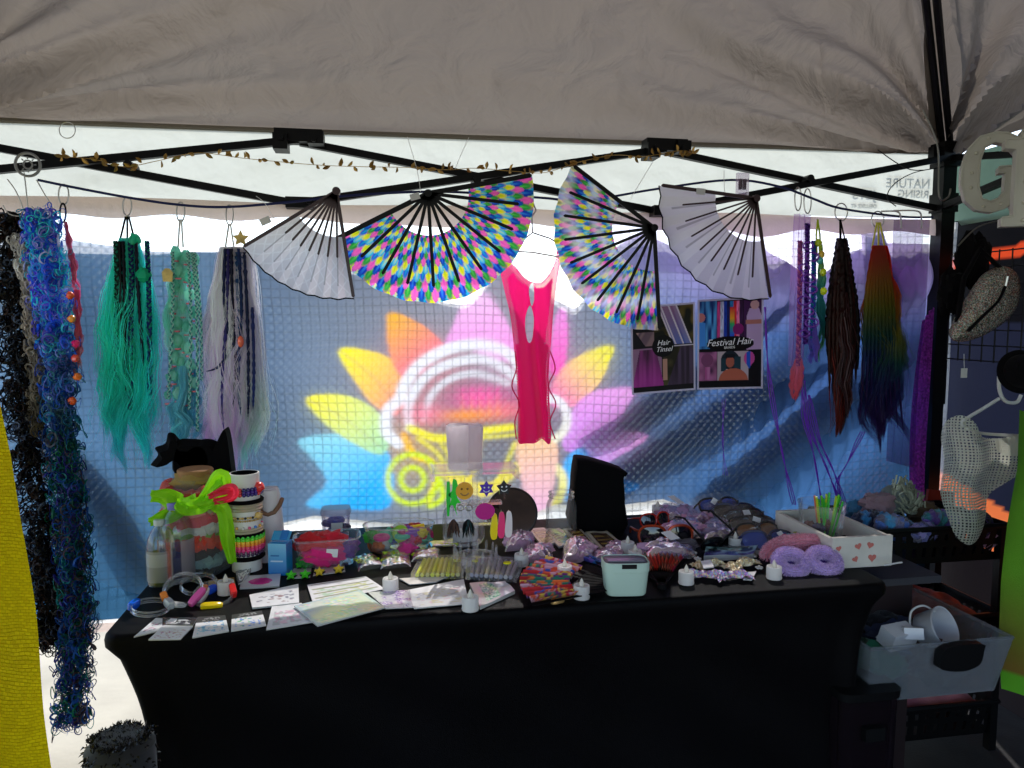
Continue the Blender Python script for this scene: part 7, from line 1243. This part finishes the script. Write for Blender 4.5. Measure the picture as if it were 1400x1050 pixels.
# clear bin pulled out
BINM = glassy('frosted_plastic', (.86, .88, .90), .25, .22, haze=.24, hcol=S(200, 206, 216), bump=(8, .2))
YF2 = 1.66; q4 = [at(x, y, Y=YF2) for x, y in ((1190, 888), (1384, 872), (1372, 975), (1194, 968))]; o = Vector((q4[3] + q4[2]) / 2); o.z = q4[3].z; t = thing('clear_storage_bin', 'frosted clear storage bin with a black handle pulled out right of the table', 'storage bin', o)
Db = .42; hB = q4[0].z - o.z; wB = (q4[1].x - q4[0].x); wb = wB * .9
fc = [(-wB / 2, 0, hB), (wB / 2, 0, hB), (wb / 2, .03, 0), (-wb / 2, .03, 0), (-wB / 2 * .96, Db, hB), (wB / 2 * .96, Db, hB), (wb / 2, Db - .03, 0), (-wb / 2, Db - .03, 0)]
for nm, idx in (('front_panel', (0, 1, 2, 3)), ('side_panel', (4, 0, 3, 7)), ('side_panel', (1, 5, 6, 2)), ('back_panel', (5, 4, 7, 6)), ('base_panel', (3, 2, 6, 7))): mb = MB(); mb.add([fc[i] for i in idx], [(0, 1, 2, 3)]); q_ = mb.build(nm, BINM, t, smooth=False); so_ = q_.modifiers.new('thickness', 'SOLIDIFY'); so_.thickness = .003
mb = MB(); mb.tube([fc[0], fc[1], fc[5], fc[4]], .005, 6, closed=True); mb.build('rim', BINM, t)
mb = MB(); P_ = smooth_poly([(-.052, .03), (.052, .034), (.058, .012), (.048, -.022), (.0, -.036), (-.06, -.028), (-.068, -.01)], True, 3); mb.M = Matrix.Translation((wB * .10, -.012, hB * .80)) @ Matrix.Rotation(R(90), 4, 'X'); mb.prism([tuple(a) for a in P_], -.012, .014); mb.build('handle', BLACKPL, t, ang=50)
g = random.Random(6)
for i, (dx, dy, dz, r_, c, lab) in enumerate(((-.10, .14, .05, .075, S(30, 110, 80), 'green cloth at the bottom of the clear bin'), (.08, .12, .05, .08, S(90, 60, 56), 'brown cloth at the bottom right of the clear bin'), (0, .2, .08, .08, S(60, 70, 110), 'navy cloth in the middle of the clear bin'), (-.12, .28, .12, .06, S(150, 40, 90), 'magenta packet at the back left of the clear bin'), (-.16, .26, .13, .04, S(170, 120, 30), 'mustard pouch at the left of the clear bin'), (-.02, .22, .12, .05, S(26, 24, 30), 'black cloth under the cables in the clear bin'))):
    mb = MB(); crumple(mb, (0, 0, 0), r_, 1.2, .9, .8, c, i); tag(mb.build('cloth_bundle', VCF, loc=o + Vector((dx, dy, dz))), lab, 'cloth')
c = o + Vector((.045, .13, hB - .025)); t = thing('white_pot', 'white round plastic pot lying on its side in the clear bin', 'pot', c); t.rotation_euler = (R(62), 0, R(24)); mb = MB(M=Matrix.Scale(.82, 4)); mb.lathe([(0, 0), (.052, 0), (.056, .004), (.066, .075), (.069, .078), (.069, .084), (.064, .082), (.05, .01), (0, .008)], 36); mb.build('pot_wall', mat('white_pot', S(206, 206, 212), .4, trans=.25), t)
c = o + Vector((-.055, .10, hB - .02)); mb = MB(); mb.box((0, 0, 0), (.09, .05, .05), rz=.2, rx=.3); mb.box((.03, -.01, .012), (.05, .05, .03), rz=-.3, rx=-.3); tag(mb.build('white_adapter', mat('white_abs', S(214, 212, 214), .4), loc=c), 'white boxy adapter beside the white pot', 'adapter')
for pts, lab in (([(1244, 858), (1246, 836), (1262, 828), (1278, 836)], 'white cable arching up behind the white pot'), ([(1198, 872), (1215, 858), (1228, 852), (1222, 866)], 'white cable looping at the left rim of the clear bin'), ([(1216, 866), (1226, 880), (1244, 886)], 'short white cable hanging inside the clear bin')):
    wire_thing('white_cable', px_path(pts, 1.78), .0028, lab, 'cable', WHITEPL, 'white cables in the clear bin')
# second bin below, dark
o2 = at(1205, 1050, Y=1.60); t = thing('smoky_storage_bin', 'dark smoky storage bin with a black handle below the clear one', 'storage bin', (o2.x, 1.60, .02)); mb = MB(); hh = at(1205, 975, Y=1.6).z; mb.lathe([(0, .0), (.95, .0), (1, hh), (.97, hh), (.92, .01)], 40, sx=.085, sy=.02 * 0 + .08, power=6); 
t.location = (o2.x, 1.72, .02); mb.build('bin_wall', glassy('smoky_plastic', (.35, .30, .34), .3, .2, haze=.3, hcol=S(60, 46, 56)), t); mb = MB(); mb.lathe([(1.04, hh - .01), (1.06, hh + .012), (0, hh + .016)], 40, sx=.085, sy=.08, power=6); mb.build('lid', BLACKPL, t); mb = MB(); mb.box((-.005, -.09, hh - .09), (.055, .02, .035)); mb.build('handle', BLACKPL, t, smooth=False)
# wire grid panel and things on it
Xg = 2.12; t = thing('wire_grid', 'black wire grid panel hung on the right side of the stall', 'grid panel', (Xg, 2.5, 1.27)); ys, zs2 = np.arange(0, .95, .055), np.arange(0, .42, .055)
for i, y in enumerate(ys): mb = MB(); mb.tube([(0, -y, -.005), (0, -y, .39)], .0026, 6); mb.build('wire', BLACK, t)
for i, z in enumerate(zs2): mb = MB(); mb.tube([(.004, .01, z), (.004, -.945, z)], .0026, 6); mb.build('wire', BLACK, t)
o = at(1345, 412, Y=2.02); t = thing('bum_bag', 'silver sequinned bum bag with a black zip hanging from the wire grid', 'bag', o); kk = mpp(o); P_ = smooth_poly([(a.x - o.x, a.z - o.z) for a in (at(x, y, Y=2.02) for x, y in ((1301, 464), (1306, 440), (1328, 402), (1350, 372), (1372, 364), (1388, 374), (1393, 402), (1382, 430), (1356, 452), (1326, 466)))], True, 6)
n = len(P_); V = []; 
for d_, s_ in ((0, 1), (-.016, .94), (-.026, .78), (-.032, .5)): V += [(x * s_, d_, z * s_) for x, z in P_]
V += [(x * .94, .016, z * .94) for x, z in P_]; V.append((0, -.034, 0)); 
F = [(j * n + i, j * n + (i + 1) % n, (j + 1) * n + (i + 1) % n, (j + 1) * n + i) for j in range(3) for i in range(n)] + [(3 * n + i, 3 * n + (i + 1) % n, 5 * n) for i in range(n)] + [(i, 4 * n + i, 4 * n + (i + 1) % n, (i + 1) % n) for i in range(n)] + [tuple(range(4 * n, 5 * n))]
mb = MB(); mb.add(V, F); mb.build('body', iris('sequin_silver', 130, [S(60, 60, 64), S(150, 150, 150), S(40, 40, 44), S(190, 180, 150), S(180, 90, 90), S(70, 130, 90), S(210, 210, 205), S(90, 90, 96)], .25, .7), t)
zp = [(a.x - o.x, -.034, a.z - o.z) for a in (at(x, y, Y=2.02) for x, y in ((1312, 452), (1334, 430), (1352, 412), (1362, 392)))]; mb = MB(); mb.tube(smooth_poly(zp, False, 5), .005, 6); mb.build('zip', BLACKCL, t); mb = MB(); mb.tube([zp[3], (zp[3][0] + .004, -.036, zp[3][2] + .03)], .004, 6); mb.build('zip_pull', STEEL, t)
mb = MB(); mb.tube([(a.x - o.x, 0, a.z - o.z) for a in (at(x, y, Y=2.02) for x, y in ((1306, 458), (1318, 380), (1340, 340), (1368, 368)))], .008, 6); mb.build('strap', BLACKCL, t)
for px, py, r_, sx_, lab in ((1330, 355, .07, .8, 'black cap hanging at the top of the wire grid'), (1300, 400, .06, .6, 'dark cloth bag hanging beside the corner post')):
    o = at(px, py, Y=2.15); mb = MB(); crumple(mb, (0, 0, 0), r_, sx_, .6, 1.2, S(20, 19, 22), int(py)); tag(mb.build('peaked_hat' if 'cap' in lab else 'dark_bag', BLACKCL, loc=o), lab, 'cap' if 'cap' in lab else 'bag')
o = at(1396, 508, Y=1.75); t = thing('black_hat', 'round black hat hanging at the right edge above the white hanger', 'hat', o); t.rotation_euler = (R(80), 0, R(-20)); mb = MB(); mb.lathe([(0, .05), (.03, .048), (.044, .03), (.046, .004), (.058, 0), (.060, -.003), (.046, -.004), (0, -.004)], 36); mb.build('crown_and_brim', BLACKCL, t)
o = at(1318, 510, Y=2.05); mb = MB(); mb.box((0, 0, 0), (.022, .001, .03)); mb.tube([(0, 0, .015), (-.004, 0, .06)], .0008, 4); tag(mb.build('price_tag_card', mat('tag_card', S(205, 205, 205), .7), loc=o), 'small pale price tag dangling below the wire grid', 'price tag')
YH = 1.98; wire_thing('white_hanger', px_path([(1392, 486), (1378, 486), (1368, 500), (1366, 530), (1374, 548), (1390, 550), (1396, 540)], YH, 5) , .0055, 'white plastic hanger hook holding the crochet top', 'hanger', WHITEPL)
wire_thing('white_hanger', px_path([(1366, 545), (1345, 558), (1322, 572), (1316, 580), (1340, 592), (1400, 596)], YH), .005, 'white plastic hanger arm inside the crochet top', 'hanger', WHITEPL)
Yk = 1.97; out = smooth_poly([(a.x, a.z) for a in (at(x, y, Y=Yk) for x, y in ((1284, 602), (1298, 580), (1318, 568), (1334, 580), (1342, 596), (1366, 600), (1402, 594), (1404, 650), (1386, 650), (1372, 664), (1358, 682), (1350, 706), (1338, 730), (1320, 744), (1304, 728), (1294, 690), (1287, 644)))], True, 4); o = at(1345, 630, Y=Yk)
X, Z = np.meshgrid(np.linspace(out[:, 0].min(), out[:, 0].max(), 260), np.linspace(out[:, 1].min(), out[:, 1].max(), 330)); ok = inpoly(X, Z, out.tolist()); gx, gz_ = X / .0088, Z / .0088; hl = (np.abs((gx % 1) - .5) < .17) & (np.abs((gz_ % 1) - .5) < .17) & (vnoise(X, Z, 12, 5) + (Z < o.z - .06) * .3 > .2); ok &= ~hl
m_ = ok[:-1, :-1] & ok[1:, :-1] & ok[:-1, 1:] & ok[1:, 1:]; mb = MB(); mb.sheet(X - o.x, .014 * np.sin(X * 45) + .01 * np.sin(Z * 30), Z - o.z, mask=m_); tag(mb.build('crochet_top', mat('cream_crochet', S(228, 228, 214), .95, trans=.45, sheen=.3, bump=(300, .8)), loc=o), 'cream open crochet top on a white hanger at the right', 'top')
# green cloth at the right edge
Yg = 1.70; l = np.array([tuple(at(x, y, Y=Yg)) for x, y in ((1394, 560), (1396, 640), (1386, 720), (1380, 800), (1378, 880), (1380, 948))]); u = np.linspace(0, 1, 40)[None, :]; v = np.linspace(0, 1, 60); lx = np.stack([np.interp(v, np.linspace(0, 1, len(l)), l[:, i]) for i in range(3)], 1)
X = lx[:, 0:1] + u * .35; Yq = Yg + .03 * np.sin(u * 9 + v[:, None] * 2) + 0 * X; Zq = lx[:, 2:3] - .02 * np.sin(u * 4); K = lerp(S(120, 190, 40), S(70, 120, 30), vnoise(X, Zq, 6, 3)); K = lerp(K, S(150, 90, 40), np.clip((v[:, None] - .55) * 2.2, 0, 1) + 0 * u); K = np.where((v > .93)[:, None, None], np.array(S(110, 200, 40)), K); mb = MB(); mb.sheet(X - l[0, 0], Yq - Yg, Zq - l[0, 2], K)
tag(mb.build('green_cloth', mat('net_print', vc=True, rough=.8, trans=.4, bump=(500, .8)), loc=tuple(l[0])), 'lime green and brown net cloth hanging at the right edge', 'cloth')
# marquee letters
LET = mat('letter_plastic', S(206, 204, 190), .45, trans=.25, nz=(9, .06))
Gp = [(36, 22), (36, 52), (30, 52), (28, 42), (14, 50), (0, 52), (-18, 48), (-32, 32), (-38, 8), (-38, -14), (-32, -36), (-18, -50), (0, -54), (14, -50), (22, -44), (24, -50), (38, -50), (38, -2), (44, -2), (44, 6), (6, 6), (6, -2), (14, -2), (14, -26), (8, -36), (-2, -40), (-12, -36), (-17, -20), (-17, 16), (-12, 34), (0, 40), (14, 36), (24, 24), (28, 18)]
def letter(px, py, poly, label, kk_, Y, yaw):
    o = at(px, py, Y=Y); k = mpp(o) * kk_; t = thing('marquee_letter', label, 'letter', o); t.rotation_euler = (R(90), 0, yaw); mb = MB(); mb.prism([(x * k, y * k) for x, y in poly], -.03, .018); mb.build('shell', LET, t, smooth=False)
    mb = MB(); r_ = poly + [poly[0]]
    for (xa, ya), (xb, yb) in zip(r_[:-1], r_[1:]): mb.tube([(xa * k, ya * k, .019), (xb * k, yb * k, .019)], .0028, 5)
    q_ = mb.build('raised_edge', LET, t); 
    return t, k
t, k = letter(1357, 236, Gp, 'white plastic marquee letter G hanging at the top right', 1.0, 1.86, R(-32))
for x, y in ((-26, 0), (-26, -20), (-22, 26), (-8, 44), (-10, -46), (10, -44), (26, -20), (26, 0), (30, 38)): mb = MB(); mb.ball((x * k, y * k, .018), .005, n=10, m=6); mb.build('bulb', mat('bulb_plastic', S(225, 222, 205), .2, trans=.3), t)
Ip = [(-22, -52), (22, -52), (22, -42), (10, -40), (10, 40), (22, 42), (22, 52), (-22, 52), (-22, 42), (-10, 40), (-10, -40), (-22, -42)]
t, k = letter(1399, 250, Ip, 'white plastic marquee letter cut off by the right edge', 1.12, 1.72, R(-32))
for y in (-46, -25, 0, 25): mb = MB(); mb.ball((0, y * k, .018), .005, n=10, m=6); mb.build('bulb', mat('bulb_plastic', S(225, 222, 205), .2), t)
wire_thing('letter_wire', px_path([(1310, 336), (1335, 312), (1365, 302), (1400, 296)], 2.0), .0025, 'pale wire sagging below the marquee letters', 'wire', mat('old_wire', S(120, 118, 112), .4, .8))
# ------------------------------------------------------------------ shaggy black basket at the lower left
o = at(160, 1045, Y=1.40); t = thing('shaggy_basket', 'black shaggy sequinned basket by the near left table leg', 'basket', (o.x, 1.42, 0)); hz = at(160, 1006, Y=1.42).z
mb = MB(); mb.lathe([(0, .003), (.055, .003), (.062, hz * .6), (.06, hz - .02), (.04, hz), (0, hz)], 30); mb.build('basket_body', mat('black_knit', S(20, 17, 18), .8, sheen=.3), t)
g = np.random.default_rng(4); n = 1700; a = g.uniform(0, 6.283, n); zz = g.uniform(hz * .3, hz, n); P0 = np.stack([.060 * np.cos(a), .060 * np.sin(a), zz], 1); N0 = np.stack([np.cos(a), np.sin(a), g.uniform(-.6, .4, n)], 1); mb = MB(); fur(mb, P0, N0, .008, .0018, S(20, 15, 14), 3, 1200); P1 = np.stack([np.sqrt(g.random(600)) * .055 * np.cos(a[:600]), np.sqrt(g.random(600)) * .055 * np.sin(a[:600]), np.full(600, hz - .005)], 1); fur(mb, P1, np.array([[0, 0, 1.0]]) + np.zeros((600, 3)), .012, .0012, S(24, 19, 18), 5, 1400); q_ = mb.build('shag', mat('glossy_shag', vc=True, rough=.25), t); q_['kind'] = 'stuff'
